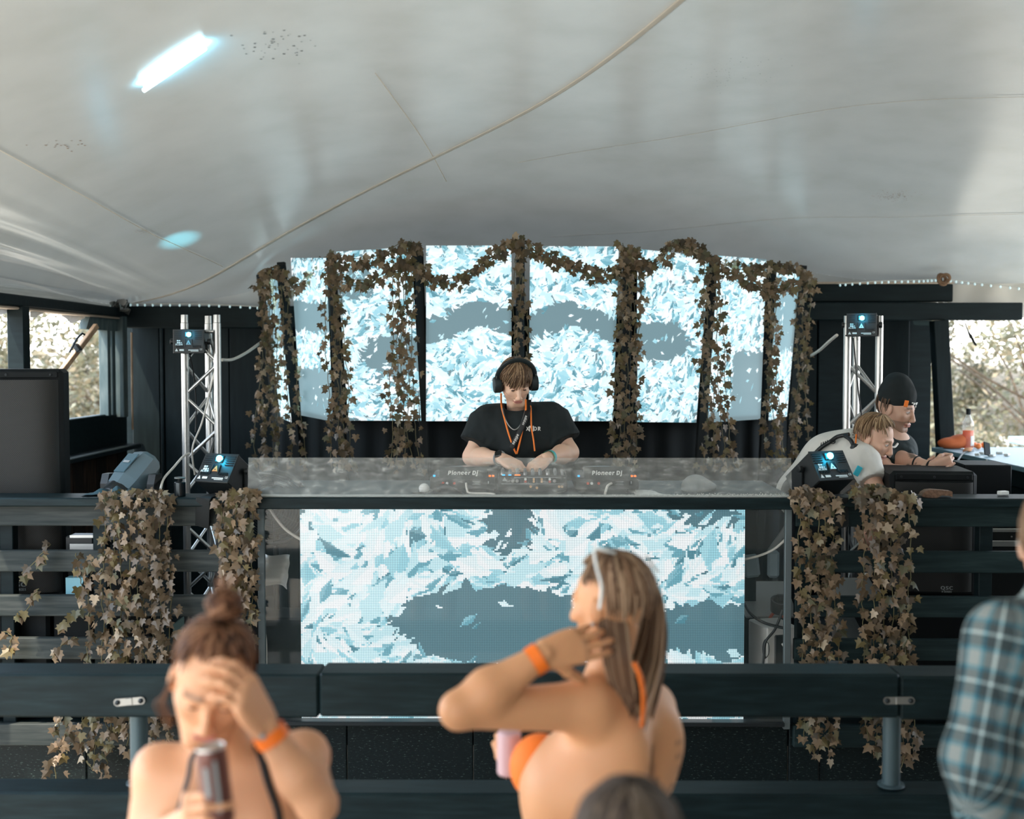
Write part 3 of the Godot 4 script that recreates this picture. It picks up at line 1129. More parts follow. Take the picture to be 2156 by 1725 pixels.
func ivy(label: String, group: String, stems: Array, leaves: int, spread: float, size: float, seed_: int, deep := 0.05) -> void:
	## stems: arrays of points; leaves are dealt along them in proportion to length
	rng.seed = seed_
	var low: Vector3 = stems[0][0]
	var lengths := []
	var total := 0.0
	var paths := []
	for s in stems:
		var path := curve(s, 5)
		var l := 0.0
		for i in path.size() - 1:
			l += path[i].distance_to(path[i + 1])
		for p in path:
			low.y = minf(low.y, p.y)
		paths.append(path)
		lengths.append(l)
		total += l
	var made := 0
	var more := []
	var o := thing("ivy_garland", label, "ivy", low, group)
	for k in paths.size():
		var path: Array = paths[k]
		for i in path.size():
			path[i] += Vector3(rng.randf_range(-1, 1), 0, rng.randf_range(-0.5, 0.5)) * minf(spread, 0.02) * 0.35
		var mb := MB.new()
		mb.tube(path, 0.0022, 4, false)
		wpart("stem", mb, M.ivy_stem, o)
		var count := int(round(leaves * lengths[k] / total))
		for i in count:
			var f := (i + rng.randf()) / count * (path.size() - 1)
			var j := mini(int(f), path.size() - 2)
			var p: Vector3 = path[j].lerp(path[j + 1], f - j)
			p += Vector3(rng.randfn(0, 0.55) * spread, rng.randf_range(-0.02, 0.02), rng.randf_range(-0.3, 1.0) * deep)
			var b := Basis.from_euler(Vector3(rng.randf_range(-0.75, 0.35), rng.randf_range(-0.9, 0.9), PI + rng.randf_range(-1.0, 1.0)))
			var s := size * rng.randf_range(0.72, 1.22)
			var pick := rng.randf()
			var mk := 0 if pick < 0.26 else 1 if pick < 0.46 else 2 if pick < 0.64 else 3 if pick < 0.77 else 4 if pick < 0.88 else 5 if pick < 0.93 else 6
			made += 1
			if made <= 300:
				part("leaf", leaf_meshes[rng.randi() % 4], leaf_mats[mk], o, p - low, b.scaled_local(Vector3.ONE * s))
			else:
				more.append(Transform3D(b.scaled_local(Vector3.ONE * s), p - low))
	if more.size():
		var mm := MultiMesh.new()
		mm.transform_format = MultiMesh.TRANSFORM_3D
		mm.mesh = leaf_meshes[0]
		mm.instance_count = more.size()
		for i in more.size():
			mm.set_instance_transform(i, more[i])
		var mi := MultiMeshInstance3D.new()
		mi.name = "leaves"
		mi.multimesh = mm
		mi.material_override = leaf_mats[1]
		mi.set_meta("kind", "stuff")
		o.add_child(mi)


func hang(px: float, py: float, px2: float, py2: float, z: float, wob := 6.0) -> Array:
	## a stem hanging from one pixel to another at a depth, wobbling a little
	var out := []
	for i in 6:
		var t := i / 5.0
		out.append(P(lerpf(px, px2, t) + (rng.randf_range(-wob, wob) if i > 0 else 0.0), lerpf(py, py2, t), z + rng.randf_range(-0.015, 0.015)))
	return out


func track(pts: Array, z: float) -> Array:
	var out := []
	for p in pts:
		out.append(P(p[0], p[1], z if p.size() < 3 else p[2]))
	return out


func build_ivy() -> void:
	make_leaves()
	rng.seed = 5
	var g := "ivy columns on the posts of the screen wall"
	var cols := [
		# top px, y, bottom px, y, width px, depth, leaves, strands, words
		[566, 570, 562, 985, 28, 7.7, 230, 5, "dense mossy ivy column at the outer end of the screen wall by the white cable"],
		[600, 600, 630, 985, 16, 7.55, 80, 2, "thin ivy strands on the slim post between the two outermost panels by the cable"],
		[700, 560, 722, 985, 30, 7.12, 185, 4, "ivy column trailing over the leaning panel's edge, widening toward its foot"],
		[845, 540, 850, 985, 36, 6.92, 210, 5, "ivy column hung across the bright panel next to the flat pair, full of gaps"],
		[1096, 520, 1093, 800, 15, 6.95, 60, 3, "slim ivy column on the middle post above the performer's head"],
		[1328, 520, 1312, 985, 30, 6.92, 240, 5, "thick ivy column covering the wide post beside the flat screen pair"],
		[1498, 560, 1515, 985, 34, 7.08, 205, 4, "ivy column drifting from the leaning post across bright screen"],
		[1622, 590, 1632, 985, 22, 7.42, 150, 3, "ivy column between the striped panel and the outermost panel"],
		[1694, 580, 1680, 985, 18, 7.75, 150, 3, "outermost ivy column at the end of the screen wall near the two men"],
	]
	var sd := 100
	for c in cols:
		var stems := []
		for k in c[7]:
			var off: float = (k - (c[7] - 1) * 0.5) / maxf(1.0, c[7] - 1) * c[4] * 1.3
			stems.append(hang(c[0] + off * 0.7, c[1], c[2] + off * 1.3, c[3], c[5], 7.0))
		ivy(c[8], g, stems, c[6], c[4] * c[5] / FOCAL * 0.42, 0.041, sd, 0.07)
		sd += 1
	g = "ivy swags along the top of the screen wall"
	var swags := [
		[[[548, 600], [566, 566], [592, 568], [625, 600], [660, 562], [702, 540]], 7.45, 90, "ivy swag over the top of the two outer panels by the cable"],
		[[[690, 536], [740, 545], [790, 540], [838, 515], [885, 512]], 7.0, 100, "ivy swag arching up to a bushy knot above the panel next to the flat pair"],
		[[[700, 570], [750, 590], [800, 580], [850, 548], [895, 560]], 6.95, 75, "second lower ivy swag drooping in front of the panel next to the flat pair"],
		[[[886, 555], [925, 588], [985, 572], [1040, 530], [1090, 498]], 6.9, 105, "ivy swag climbing across the flat panel to the middle post"],
		[[[1092, 498], [1140, 528], [1200, 552], [1260, 572], [1308, 560]], 6.9, 120, "ivy swag falling from the middle post across the flat panel with the thick column"],
		[[[1310, 512], [1335, 545], [1378, 548], [1420, 505], [1475, 522]], 6.95, 90, "ivy swag humped over the top of the panel with the dark patch"],
		[[[1440, 512], [1500, 540], [1560, 578], [1620, 605], [1672, 588]], 7.1, 130, "heavy ivy swag drooping over the striped panel"],
		[[[1520, 545], [1580, 560], [1640, 555], [1690, 565], [1702, 600]], 7.4, 90, "ivy swag rounding the top corner of the outermost pale panel"],
	]
	for s in swags:
		var a := track(s[0], s[1])
		var b := []
		for p in a:
			b.append(p + Vector3(0, -0.035, 0.03))
		ivy(s[3], g, [a, b], s[2], 0.034, 0.043, sd, 0.08)
		sd += 1
	g = "ivy curtains on the slatted front"
	var z := 5.27
	var stems := []
	for k in 9:
		stems.append(hang(222 + k * 17, 1042, 212 + k * 18, 1520 + (k * 37) % 60, z, 5))
	ivy("broad dense ivy curtain hanging over the slats by the loudspeaker", g, stems, 560, 0.03, 0.040, 201, 0.05)
	stems = []
	for k in 5:
		stems.append(hang(462 + k * 17, 1042, 466 + k * 16, 1400 + (k * 41) % 50, z, 4))
	ivy("narrow ivy curtain beside the glass front, under the laser with the orange triangle", g, stems, 285, 0.022, 0.041, 202, 0.05)
	stems = []
	for k in 5:
		stems.append(hang(1684 + k * 18, 1045, 1694 + k * 18, 1560 + (k * 31) % 60, z, 5))
	ivy("ivy curtain beside the glass front under the laser near the man in white", g, stems, 285, 0.022, 0.042, 203, 0.05)
	stems = []
	for k in 6:
		stems.append(hang(1815 + k * 19, 1045, 1828 + k * 19, 1560 + (k * 29) % 60, z, 6))
	ivy("ivy curtain on the slats next to the brown block", g, stems, 330, 0.028, 0.044, 204, 0.05)
	# heaps of ivy lying on the cap board
	g = "ivy heaps on the cap board"
	ivy("ivy heap lying on the cap board behind the small metal canister", g, [track([[235, 1046, 5.36], [290, 1040, 5.38], [345, 1040, 5.36]], 5.36), track([[215, 1048, 5.33], [270, 1040, 5.35], [330, 1044, 5.33]], 5.34)], 95, 0.02, 0.044, 211, 0.03)
	ivy("ivy tuft poking up beside the shield's end near the loudspeaker side", g, [track([[460, 1048, 5.33], [500, 1040, 5.33], [535, 1036, 5.28]], 5.33)], 46, 0.02, 0.046, 212, 0.03)
	ivy("ivy tuft poking up beside the shield's end under the laser near the men", g, [track([[1672, 1040, 5.28], [1700, 1032, 5.3], [1735, 1042, 5.3]], 5.3)], 46, 0.02, 0.046, 213, 0.03)
	ivy("ivy heap on the cap board in front of the man in white", g, [track([[1795, 1036, 5.3], [1835, 1030, 5.32], [1880, 1038, 5.3], [1925, 1046, 5.3]], 5.3)], 76, 0.022, 0.048, 214, 0.03)
	# sparse runners over the left slats
	g = "thin ivy runners over the slats"
	var runners := [
		[[[45, 1208], [70, 1185], [95, 1160], [105, 1145]], 9, "thin ivy runner crossing the second slat near the loudspeaker"],
		[[[30, 1300], [55, 1290], [72, 1255], [80, 1240]], 8, "thin ivy runner crossing the third slat near the maker's plate"],
		[[[195, 1170], [190, 1220], [186, 1300], [184, 1400]], 24, "long ivy runner hanging beside the broad curtain"],
		[[[160, 1165], [165, 1205], [172, 1240], [165, 1262]], 10, "curling ivy runner in the gap beside the blue box"],
		[[[172, 1280], [158, 1296], [135, 1310], [125, 1318]], 7, "short ivy runner reaching under the third slat"],
		[[[10, 1330], [25, 1340], [20, 1362], [8, 1375]], 7, "small ivy runner at the end of the fourth slat"],
		[[[160, 1342], [135, 1355], [118, 1378], [108, 1385]], 7, "ivy runner lying across the fourth slat"],
	]
	for r in runners:
		ivy(r[2], g, [track(r[0], 5.3)], r[1], 0.018, 0.044, sd, 0.02)
		sd += 1
	g = "ivy strands below the hand rail"
	stems = []
	for k in 5:
		stems.append(hang(120 + k * 26, 1505, 118 + k * 26, 1640 - (k * 53) % 70, 5.27, 7))
	ivy("straggly ivy strands hanging below the hand rail beside the grey pipe near the loudspeaker", g, stems, 70, 0.03, 0.042, 221, 0.04)


# ------------------------------------------------------------------ lettering
var faces := {}


func letters(text: String, high: float, at: Vector3, bas: Basis, m: Material, parent: Node3D, called := "lettering", bold := false, slant := 0.0, stretch := 1.0) -> MeshInstance3D:
	## flat lettering centred on at, reading along bas.x, upright along bas.y, in the parent's axes
	var key := "b" if bold else "n"
	if not faces.has(key):
		var f := SystemFont.new()
		f.font_names = PackedStringArray(["Droid Sans"])
		if bold:
			f.font_weight = 700
		faces[key] = f
	var t := TextMesh.new()
	t.text = text
	t.font = faces[key]
	t.font_size = 48
	t.pixel_size = high / 34.0
	t.depth = 0.0012
	t.curve_step = 2.0
	var b := bas * Basis(Vector3(stretch, 0, 0), Vector3(slant, 1, 0), Vector3.BACK)
	return part(called, t, m, parent, at, b)


func loop_tube(mb: MB, c: Vector3, u: Vector3, w: Vector3, r: float, thick: float, segs := 24, sides := 6) -> void:
	var pts := []
	for k in segs + 1:
		var a := TAU * k / segs
		pts.append(c + u * cos(a) * r + w * sin(a) * r)
	mb.tube(pts, thick, sides, false)


func ball(mb: MB, c: Vector3, r: Vector3, segs := 12, rings := 8, b := Basis.IDENTITY) -> void:
	var prof := []
	for k in rings + 1:
		var a := -PI / 2 + PI * k / rings
		prof.append(Vector2(maxf(cos(a), 0.0), sin(a)))
	mb.lathe(prof, segs, Transform3D(b * Basis.from_scale(r), c))


func disc(mb: MB, c: Vector3, dir: Vector3, r: float, thick: float, segs := 20) -> void:
	## a round puck, its axis along dir
	var y := dir.normalized()
	var x := y.cross(Vector3.UP if absf(y.y) < 0.9 else Vector3.RIGHT).normalized()
	var b := Basis(x, y, x.cross(y))
	var e := minf(thick * 0.2, r * 0.1)
	mb.lathe([Vector2(0, -thick * 0.5), Vector2(r - e, -thick * 0.5), Vector2(r, -thick * 0.5 + e), Vector2(r, thick * 0.5 - e), Vector2(r - e, thick * 0.5), Vector2(0, thick * 0.5)], segs, Transform3D(b, c))


func cable(called: String, label: String, pts: Array, r: float, m: Material, group := "") -> void:
	var mb := MB.new()
	mb.tube(curve(pts, 8), r, 8)
	one(called, label, "cable", mb, m, group)


# ------------------------------------------------------------------ stage gear
func laser(label: String, at: Vector3, wide: float, pitch: float, yaw: float, stand: float, sign_mat: Material, beam := Vector3.ZERO) -> void:
	var b := Basis(Vector3.UP, yaw) * Basis(Vector3.RIGHT, -pitch)
	var h := wide * 0.80
	var d := wide * 1.15
	var base := at - Vector3(0, h * 0.5 * cos(pitch) + d * 0.2 * sin(pitch) + stand, 0)
	var o := thing("laser_projector", label, "laser", base, "laser projectors of the stage", Basis(Vector3.UP, yaw))
	var inv := Transform3D(Basis(Vector3.RIGHT, -pitch), Basis(Vector3.UP, -yaw) * (at - base))
	var bb := inv.basis
	var put := func(p: Vector3) -> Vector3: return inv * p
	var mb := MB.new()
	mb.box(put.call(Vector3(0, 0, -d * 0.5)), Vector3(wide, h, d), bb, 0.004)
	part("housing", mb.mesh(), M.laser_body, o)
	mb = MB.new()
	mb.box(put.call(Vector3(0, 0, 0.002)), Vector3(wide * 1.03, h * 1.03, 0.005), bb, 0.002)
	var plate := part("front_plate", mb.mesh(), M.laser_body, o)
	for s in [-1, 1]:
		mb = MB.new()
		for k in 5:
			mb.box(put.call(Vector3(s * wide * 0.34, h * (0.40 - k * 0.075), 0.006)), Vector3(wide * 0.24, h * 0.022, 0.004), bb)
		for k in 6:
			mb.box(put.call(Vector3(s * wide * (0.17 + k * 0.045), -h * 0.22, 0.006)), Vector3(wide * 0.014, h * 0.1, 0.004), bb)
		part("vent", mb.mesh(), M.black_matt, plate).set_meta("kind", "stuff")
	mb = MB.new()
	mb.box(put.call(Vector3(0, h * 0.30, 0.005)), Vector3(wide * 0.24, h * 0.24, 0.008), bb, 0.002)
	var frame := part("window_frame", mb.mesh(), M.black_shiny, o)
	mb = MB.new()
	mb.box(put.call(Vector3(0, h * 0.30, 0.0105)), Vector3(wide * 0.19, h * 0.19, 0.003), bb, 0.001)
	part("light_window", mb.mesh(), M.laser_glass, frame)
	mb = MB.new()
	ball(mb, put.call(Vector3(wide * 0.02, h * 0.29, 0.014)), Vector3.ONE * wide * 0.085, 14, 8)
	part("light_spot", mb.mesh(), M.laser_glow, frame)
	for s in [-1, 1]:
		mb = MB.new()
		mb.tube([put.call(Vector3(s * wide * 0.11, h * 0.1, 0.008)), put.call(Vector3(s * wide * 0.13, -h * 0.24, 0.008))], wide * 0.014, 6)
		part("guide_rod", mb.mesh(), M.black_shiny, plate)
	mb = MB.new()
	mb.prism([Vector2(-wide * 0.085, -h * 0.14), Vector2(wide * 0.085, -h * 0.14), Vector2(0, h * 0.06)], Transform3D(bb, put.call(Vector3(0, 0, 0.005))), 0.004)
	part("warning_sign", mb.mesh(), sign_mat, plate)
	mb = MB.new()
	disc(mb, put.call(Vector3(0, -h * 0.08, 0.0095)), bb.z, wide * 0.018, 0.001, 10)
	part("warning_mark", mb.mesh(), M.black_matt, plate)
	# printed marks: block logo, maker's name, small triangle, plate, line of text
	mb = MB.new()
	for q in [[0, 0, 1], [1, 0, 1], [0, 1, 1], [1, 1, 0.8], [2, 0, 0.6]]:
		mb.box(put.call(Vector3(wide * (-0.36 + 0.062 * q[0]), h * (-0.055 + 0.085 * q[1]), 0.0052)), Vector3(wide * 0.05 * q[2], h * 0.06 * q[2], 0.001), bb)
	part("block_logo", mb.mesh(), M.white_print, plate)
	letters("ALIEN", h * 0.075, put.call(Vector3(-wide * 0.315, -h * 0.135, 0.0055)), bb, M.white_print, plate, "lettering", true)
	mb = MB.new()
	mb.prism([Vector2(-wide * 0.45, -h * 0.42), Vector2(-wide * 0.35, -h * 0.42), Vector2(-wide * 0.40, -h * 0.30)], Transform3D(bb, put.call(Vector3(0, 0, 0.0048))), 0.001)
	mb.box(put.call(Vector3(-wide * 0.23, -h * 0.37, 0.0052)), Vector3(wide * 0.15, h * 0.075, 0.001), bb)
	mb.box(put.call(Vector3(wide * 0.16, -h * 0.37, 0.0052)), Vector3(wide * 0.34, h * 0.035, 0.001), bb)
	mb.box(put.call(Vector3(wide * 0.20, -h * 0.42, 0.0052)), Vector3(wide * 0.26, h * 0.02, 0.001), bb)
	part("printed_plate", mb.mesh(), M.white_print, plate)
	letters("CE", h * 0.07, put.call(Vector3(wide * 0.42, -h * 0.34, 0.0055)), bb, M.white_print, plate)
	mb = MB.new()
	for s in [-1, 1]:
		mb.box(Vector3(s * wide * 0.55, (h * 0.5 + stand) * 0.5, -0.03 * cos(pitch) - d * 0.3), Vector3(0.008, h * 0.5 + stand, 0.035))
	mb.box(Vector3(0, 0.004, -d * 0.3), Vector3(wide * 1.12, 0.008, 0.05), Basis.IDENTITY, 0.002)
	part("yoke", mb.mesh(), M.black_plastic, o)
	for s in [-1, 1]:
		mb = MB.new()
		disc(mb, Vector3(s * (wide * 0.55 + 0.012), h * 0.5 + stand * 0.9, -d * 0.35), Vector3.RIGHT, 0.016, 0.018, 12)
		part("yoke_knob", mb.mesh(), M.black_plastic, o)
	var l := OmniLight3D.new()
	l.name = "laser_light"
	l.light_color = Color(0.1, 0.80, 1.0)
	l.light_energy = 0.016
	l.light_size = wide * 0.05
	l.omni_range = 14.0
	l.omni_attenuation = 2.0
	l.shadow_enabled = true
	o.add_child(l)
	l.position = inv * Vector3(wide * 0.02, h * 0.29, 0.03)
	if beam != Vector3.ZERO:                    # its show beam strikes the roof
		var s := SpotLight3D.new()
		s.name = "laser_beam"
		s.light_color = Color(0.45, 0.90, 1.0)
		s.light_energy = 9.0
		s.light_size = 0.01
		s.spot_angle = 4.2
		s.spot_angle_attenuation = 1.0
		s.spot_range = 14.0
		s.spot_attenuation = 2.0
		s.shadow_enabled = true
		o.add_child(s)
		s.look_at_from_position(o.transform * (inv * Vector3(wide * 0.02, h * 0.29, 0.04)), beam, Vector3.UP)


func truss(label: String, pts: Array, y0: float, y1: float, start: int) -> void:
	## three upright chords at the given ground points, laced with slanting bars
	var c: Vector3 = (pts[0] + pts[1] + pts[2]) / 3.0
	c.y = y0
	var o := thing("lighting_truss", label, "truss", c, "lighting trusses")
	var r := 0.0205
	for p in pts:
		var mb := MB.new()
		mb.tube([Vector3(p.x, y0, p.z), Vector3(p.x, y1 - 0.045, p.z)], r, 16)
		wpart("chord", mb, M.aluminium, o)
		mb = MB.new()
		mb.tube([Vector3(p.x, y1 - 0.043, p.z), Vector3(p.x, y1, p.z)], r * 0.93, 16)
		wpart("end_sleeve", mb, M.aluminium, o)
	for f in 3:
		var a: Vector3 = pts[f]
		var b: Vector3 = pts[(f + 1) % 3]
		var y := y0 + 0.06
		var k := start + f
		while y < y1 - 0.25:
			var mb := MB.new()
			var q0 := Vector3(a.x, y, a.z)
			var q1 := Vector3(b.x, y + 0.165, b.z)
			if k % 2:
				q0 = Vector3(b.x, y, b.z)
				q1 = Vector3(a.x, y + 0.165, a.z)
			mb.tube([q0, q1], 0.0095, 8, false)
			wpart("brace", mb, M.aluminium, o)
			y += 0.178
			k += 1
		var top := MB.new()
		top.tube([Vector3(a.x, y1 - 0.09, a.z), Vector3(b.x, y1 - 0.09, b.z)], 0.0095, 8, false)
		wpart("brace", top, M.aluminium, o)
	var mb2 := MB.new()
	mb2.box(Vector3(c.x, y0 + 0.006, c.z), Vector3(0.42, 0.012, 0.42), Basis.IDENTITY, 0.003)
	wpart("base_plate", mb2, M.aluminium, o)


func speaker(label: String, at: Vector3, size: Vector3, yaw: float, logo: String, sub: String, logo_at: Vector2, logo_high: float) -> void:
	var o := thing("loudspeaker", label, "loudspeaker", at, "", Basis(Vector3.UP, yaw))
	var mb := MB.new()
	mb.box(Vector3(0, size.y * 0.5, -size.z * 0.5), size, Basis.IDENTITY, 0.018)
	part("cabinet", mb.mesh(), M.speaker_body, o)
	mb = MB.new()
	var w := size.x * 0.5 - 0.022
	mb.grid(20, 4, func(u: float, v: float) -> Vector3:
		var x := lerpf(-w, w, u)
		return Vector3(x, lerpf(0.03, size.y - 0.05, v), 0.004 + 0.022 * (1.0 - pow(absf(x) / w, 6.0))))
	part("grille", mb.mesh(), M.grille, o)
	mb = MB.new()
	mb.box(Vector3(0, size.y - 0.026, 0.004), Vector3(size.x - 0.05, 0.03, 0.012), Basis.IDENTITY, 0.003)
	var strip := part("trim_strip", mb.mesh(), M.speaker_body, o)
	for k in 3:
		mb = MB.new()
		disc(mb, Vector3(lerpf(-w * 0.85, w * 0.85, k / 2.0), size.y - 0.026, 0.012), Vector3.BACK, 0.006, 0.004, 8)
		part("screw", mb.mesh(), M.dark_metal, strip)
	letters(logo, logo_high, Vector3(logo_at.x, logo_at.y, 0.028), Basis.IDENTITY, M.grey_print, o, "lettering", true, 0.0, 1.35)
	letters(sub, logo_high * 0.5, Vector3(logo_at.x, logo_at.y - logo_high * 1.1, 0.028), Basis.IDENTITY, M.grey_print, o, "lettering", true)
	for s in [-1, 1]:
		for f in [-0.12, -0.88]:
			mb = MB.new()
			disc(mb, Vector3(s * size.x * 0.4, -0.005, size.z * f), Vector3.UP, 0.02, 0.02, 10)
			part("rubber_foot", mb.mesh(), M.black_matt, o)
	o.position.y += 0.015


func moving_head() -> void:
	var c := P(277, 975, 5.68)
	var base := Vector3(c.x, 1.225, c.z)
	var o := thing("moving_head_light", "blue-grey moving head stage light in a black yoke, lens tipped down", "stage light", base, "", Basis(Vector3.UP, -0.15))
	var mb := MB.new()
	mb.box(Vector3(0, 0.06, 0), Vector3(0.24, 0.12, 0.2), Basis.IDENTITY, 0.02)
	part("base", mb.mesh(), M.black_plastic, o)
	for s in [-1, 1]:
		mb = MB.new()
		mb.prism([Vector2(-0.045, 0), Vector2(0.045, 0), Vector2(0.05, 0.17), Vector2(0.03, 0.215), Vector2(-0.03, 0.215), Vector2(-0.05, 0.17)], Transform3D(Basis(Vector3(0, 0, -1), Vector3.UP, Vector3.RIGHT), Vector3(s * 0.118 - 0.018, 0.11, 0.0)), 0.036)
		part("yoke_arm", mb.mesh(), M.black_plastic, o)
	var hb := Basis(Vector3.UP, -0.42) * Basis(Vector3.RIGHT, 0.72)
	var hc := Vector3(-0.005, 0.29, 0)
	# faceted casing: rings of an octagon along the optical axis
	mb = MB.new()
	var rings := [[-0.15, 0.055, 0.05], [-0.125, 0.076, 0.070], [0.02, 0.088, 0.082], [0.075, 0.080, 0.076]]
	var prev := []
	for r in rings:
		var ring := []
		for k in 8:
			var a := TAU * (k + 0.5) / 8.0
			ring.append(hc + hb * Vector3(cos(a) * r[1] * 1.06, sin(a) * r[2] * 1.06, r[0]))
		if prev.size():
			for k in 8:
				var n: Vector3 = (prev[k] + ring[(k + 1) % 8]) * 0.5 - hc
				mb.quad(prev[k], prev[(k + 1) % 8], ring[(k + 1) % 8], ring[k], n - hb.z * n.dot(hb.z) * 0.7)
		else:
			mb.poly(ring, -hb.z)
		prev = ring
	mb.poly(prev, hb.z)
	part("casing", mb.mesh(), M.lamp_casing, o)
	mb = MB.new()
	mb.box(hc + hb * Vector3(0, 0.083, -0.04), Vector3(0.075, 0.006, 0.12), hb, 0.002)
	part("casing_panel", mb.mesh(), M.lamp_casing_dark, o)
	mb = MB.new()
	mb.box(hc + hb * Vector3(0, 0.0875, -0.045), Vector3(0.042, 0.003, 0.014), hb)
	part("badge", mb.mesh(), M.aluminium, o)
	mb = MB.new()
	var lx := Transform3D(hb * Basis(Vector3.RIGHT, PI / 2), hc)
	mb.lathe([Vector2(0.072, 0.06), Vector2(0.078, 0.075), Vector2(0.078, 0.12), Vector2(0.070, 0.128), Vector2(0.064, 0.122), Vector2(0.06, 0.105)], 28, lx)
	part("lens_barrel", mb.mesh(), M.black_plastic, o)
	mb = MB.new()
	mb.lathe([Vector2(0.0615, 0.104), Vector2(0.045, 0.112), Vector2(0.02, 0.117), Vector2(0.0, 0.118)], 24, lx)
	part("lens", mb.mesh(), M.dark_glass, o)


func cd_player(label: String, x0: float, x1: float, z: float) -> void:
	## seen from behind: sockets at the back, raised display with the maker's name
	var w := x1 - x0
	var o := thing("dj_player", label, "dj player", Vector3((x0 + x1) * 0.5, 1.478, -z), "media players on the desk")
	var mb := MB.new()
	mb.box(Vector3(0, 0.045, -0.19), Vector3(w, 0.055, 0.38), Basis.IDENTITY, 0.004)
	part("body", mb.mesh(), M.player_body, o)
	for s in [-1, 1]:
		for f in [-0.04, -0.34]:
			mb = MB.new()
			disc(mb, Vector3(s * w * 0.4, 0.009, f), Vector3.UP, 0.02, 0.018, 12)
			part("foot", mb.mesh(), M.black_matt, o)
	mb = MB.new()
	mb.prism([Vector2(-0.012, 0.066), Vector2(0.012, 0.122), Vector2(0.11, 0.085), Vector2(0.11, 0.066)], Transform3D(Basis(Vector3(0, 0, -1), Vector3.UP, Vector3.RIGHT), Vector3(-w * 0.36, 0.0, 0)), w * 0.72)
	var display := part("display_hood", mb.mesh(), M.player_hood, o)
	letters("Pioneer Dj", 0.019, Vector3(0, 0.094, 0.003), Basis(Vector3.RIGHT, -0.40), M.white_print, display, "lettering", true, 0.14, 1.05)
	display.set_meta("label", "raised display with white lettering on its back")
	mb = MB.new()
	mb.lathe([Vector2(0, 0.072), Vector2(0.095, 0.072), Vector2(0.103, 0.078), Vector2(0.103, 0.092), Vector2(0.098, 0.097), Vector2(0.0, 0.098)], 40, Transform3D(Basis.IDENTITY, Vector3(0, 0, -0.24)))
	part("jog_wheel", mb.mesh(), M.jog, o)
	for q in [[-0.30, "red_socket"], [-0.24, "white_print"], [-0.13, "red_socket"]]:
		mb = MB.new()
		disc(mb, Vector3(w * q[0], 0.046, 0.003), Vector3.BACK, 0.0065, 0.01, 10)
		part("socket", mb.mesh(), M[q[1]], o)
	mb = MB.new()
	mb.box(Vector3(w * 0.06, 0.047, 0.001), Vector3(0.03, 0.026, 0.003), Basis.IDENTITY, 0.001)
	mb.box(Vector3(w * 0.38, 0.047, 0.001), Vector3(0.014, 0.026, 0.003), Basis.IDENTITY, 0.001)
	part("socket_plate", mb.mesh(), M.black_matt, o)
	mb = MB.new()
	for k in 3:
		mb.box(Vector3(w * 0.20, 0.054 - k * 0.007, 0.0005), Vector3(0.036 - 0.006 * (k % 2), 0.002, 0.001))
	mb.box(Vector3(w * 0.38, 0.05, 0.003), Vector3(0.006, 0.012, 0.002))
	part("print", mb.mesh(), M.grey_print, o)
	for q in [[0.40, "amber_light"], [0.45, "amber_light"], [-0.44, "blue_light"]]:
		mb = MB.new()
		mb.box(Vector3(w * q[0], 0.077, -0.03), Vector3(0.011, 0.008, 0.008), Basis.IDENTITY, 0.002)
		part("button_light", mb.mesh(), M[q[1]], o)


